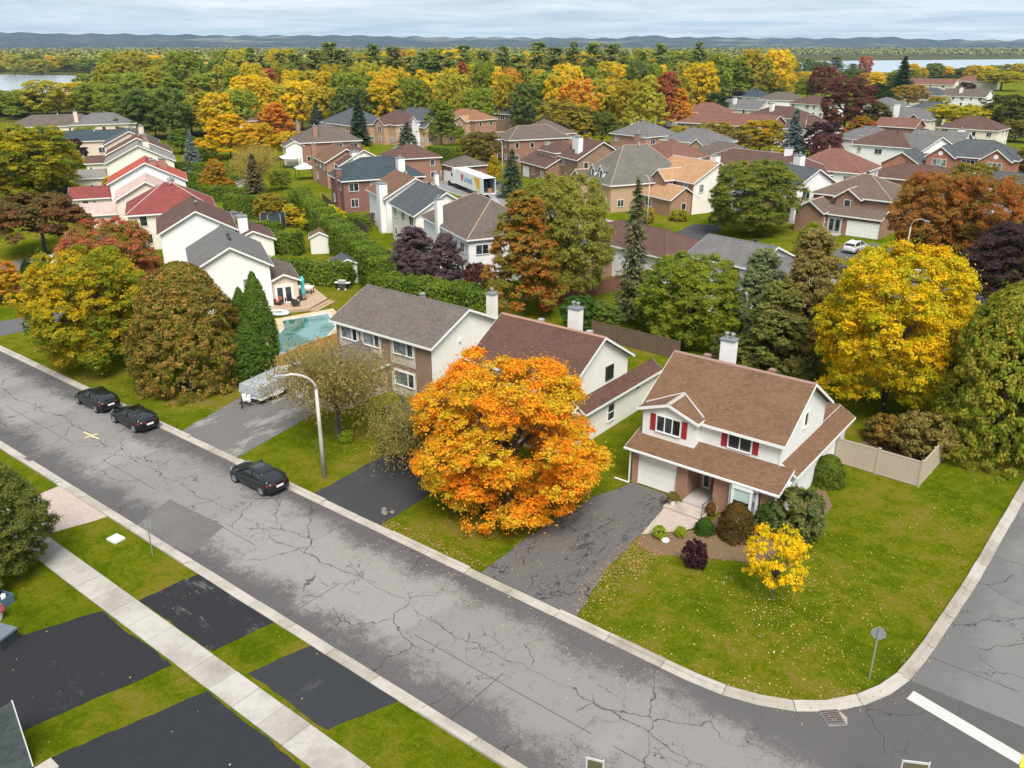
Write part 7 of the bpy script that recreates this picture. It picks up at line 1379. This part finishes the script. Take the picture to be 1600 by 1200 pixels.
# ================================================================== pool garden
pool_px = ((441, 502), (512, 491), (524, 512), (500, 538), (452, 552), (425, 552), (430, 530), (445, 514))
pl = [G(*p) for p in pool_px]; c0 = Vector((sum(p[0] for p in pl) / 8, sum(p[1] for p in pl) / 8))
pool = empty('swimming_pool', (c0.x, c0.y, 0)); tag(pool, 'turquoise garden pool with white rim beside the cedars', 'pool')
loc_ = [(p[0] - c0.x, p[1] - c0.y) for p in pl]
wm_ = NM('pool_water'); wp = wm_.coord('Object'); wm_.bump(wm_.noise(wp, 1.2, 4), 0.1, 0.1); POOLW = wm_.done(wm_.mix(wm_.step(wm_.noise(wp, 0.25, 2), 0.42, 0.58), (0.11, 0.235, 0.225), (0.025, 0.11, 0.085)), 0.05, 0.6)
MB().poly([(p[0], p[1], 0.03) for p in loc_]).build('water', POOLW, pool, fix=False)
rim = MB(); out_ = [(p[0] * 1.07, p[1] * 1.07) for p in loc_]
for k in range(8):
    j = (k + 1) % 8; rim.poly([(loc_[k][0], loc_[k][1], 0.1), (loc_[j][0], loc_[j][1], 0.1), (out_[j][0], out_[j][1], 0.1), (out_[k][0], out_[k][1], 0.1)]).poly([(loc_[k][0], loc_[k][1], 0.0), (loc_[j][0], loc_[j][1], 0.0), (loc_[j][0], loc_[j][1], 0.1), (loc_[k][0], loc_[k][1], 0.1)]).poly([(out_[j][0], out_[j][1], 0), (out_[k][0], out_[k][1], 0), (out_[k][0], out_[k][1], 0.1), (out_[j][0], out_[j][1], 0.1)])
rim.build('rim', concrete((0.55, 0.56, 0.58)), pool, fix=False)
dk = tag(empty('deck'), 'wooden deck with steps behind the white gabled house', 'deck'); DECKW = wood((0.46, 0.34, 0.23), False)
dpts = [G(*p) for p in ((424, 492), (430, 458), (482, 446), (512, 470), (484, 486))]
MB().prism(dpts, 0.02, 0.32).build('platform', DECKW, dk); s_a, s_b = Vector(G(484, 487)), Vector(G(514, 471))
t_ = (s_b - s_a).normalized(); n_v = Vector((t_.y, -t_.x))
if n_v.dot(Vector((0, 0)) - s_a) < 0: n_v = -n_v
for k in range(2):
    q = [s_a + n_v * (0.02 + 0.4 * k), s_b + n_v * (0.02 + 0.4 * k), s_b + n_v * (0.4 + 0.4 * k), s_a + n_v * (0.4 + 0.4 * k)]; MB().prism([(v.x, v.y) for v in q], 0.02, 0.22 - 0.1 * k).build('step', DECKW, dk)
def chair(px, lb, yaw, col, cush):
    X_, Y_ = G(*px, 0.32); o = empty('patio_chair', (X_, Y_, 0.32), yaw); tag(o, lb, 'chair', 'patio chairs on the deck')
    MB().box(-.38, -.38, .28, .38, .38, .36).build('seat', col, o); MB().box(-.38, .28, .36, .38, .38, .95).build('backrest', col, o)
    for s in (-1, 1):
        MB().box(s * .38 - .05, -.38, .3, s * .38 + .05, .3, .62).build('armrest', col, o)
        for q in (-1, 1): MB().box(s * .34 - .03, q * .34 - .03, 0, s * .34 + .03, q * .34 + .03, .28).build('leg', col, o)
    MB().box(-.32, -.34, .36, .32, .26, .47).box(-.3, .2, .47, .3, .29, .9).build('cushion', cush, o)
WICK = paint((0.03, 0.032, 0.036)); REDC = paint((0.42, 0.10, 0.07))
chair((436, 476), 'dark wicker chair with red cushion at the patio door, left', 0.3, WICK, REDC); chair((446, 472), 'dark wicker chair with red cushion in front of the patio door', 0.1, WICK, REDC); chair((466, 470), 'dark wicker chair with red cushion near the parasol', -0.8, WICK, REDC); chair((462, 478), 'dark wicker chair facing the house', 2.8, WICK, WICK)
X_, Y_ = G(478, 458, .32); o = empty('garden_table', (X_, Y_, 0.32), 0.6); tag(o, 'white-topped garden table beside the parasol', 'table'); MB().box(-.9, -.55, .7, .9, .55, .76).build('table_top', WHITE_P, o)
for a in (-1, 1):
    for b in (-1, 1): MB().box(a * .8 - .04, b * .45 - .04, 0, a * .8 + .04, b * .45 + .04, .7).build('leg', WICK, o)
X_, Y_ = G(475, 468, .32); o = empty('parasol', (X_, Y_, 0.32)); tag(o, 'closed turquoise parasol on the deck', 'parasol'); MB().tube((0, 0, 0), (0, 0, 2.7), 0.03).build('pole', WHITE_P, o); MB().path([(0, 0, .55), (0, 0, .8), (0, 0, 1.5), (0, 0, 2.3), (0, 0, 2.75)], [.16, .24, .2, .26, .05], 10).build('canopy', paint((0.06, 0.46, 0.48)), o); MB().tube((0, 0, 0), (0, 0, .1), .3, .3, 12).build('base', DARKM, o)
X_, Y_ = G(435, 492); o = empty('inflatable_boat', (X_, Y_, 0.05), 0.5); tag(o, 'pale blue inflatable lounger at the pool edge', 'inflatable'); m = MB()
for k in range(16):
    a, b = 2 * PI * k / 16, 2 * PI * (k + 1) / 16; m.tube((1.1 * math.cos(a), .6 * math.sin(a), .2), (1.1 * math.cos(b), .6 * math.sin(b), .2), .18, .18, 8)
m.build('ring', paint((0.55, 0.65, 0.72)), o, smooth=True); MB().box(-.9, -.4, .08, .9, .4, .16).build('floor', paint((0.1, 0.16, 0.22)), o)
X_, Y_ = G(536, 452); o = empty('barbecue', (X_, Y_, 0), 0.5); tag(o, 'open silver barbecue with side shelves on the back lawn', 'barbecue'); MB().box(-.45, -.3, .1, .45, .3, .8).build('cabinet', paint((0.05, 0.05, 0.055)), o); MB().box(-.95, -.3, .8, .95, .3, .86).build('shelf', paint((0.65, 0.66, 0.67)), o); MB().extrude([(-.3, .86), (.3, .86), (.24, 1.15), (-.1, 1.22), (-.28, 1.05)], 'x', -.45, .45).build('lid', metal((0.5, 0.5, 0.5)), o)
for s in (-1, 1): MB().tube((s * .42, -.25, .1), (s * .42, -.35, .1), .1, .1, 10).build('wheel', WHITE_P, o)

# ================================================================== the air
hz = MB().box(-8500, -200, -1.0, 4500, 8800, 240)
hm = bpy.data.materials.new('haze'); hm.use_nodes = True; hn = hm.node_tree; hn.nodes.clear(); ho = hn.nodes.new('ShaderNodeOutputMaterial'); hv = hn.nodes.new('ShaderNodeVolumePrincipled')
hv.inputs['Color'].default_value = (0.40, 0.64, 1.0, 1); hv.inputs['Density'].default_value = 0.000055; hv.inputs['Anisotropy'].default_value = 0.1; hn.links.new(hv.outputs[0], ho.inputs['Volume'])
hzo = hz.build('haze', hm); hzo['kind'] = 'stuff'; hzo['label'] = 'thin bluish haze over the whole landscape'
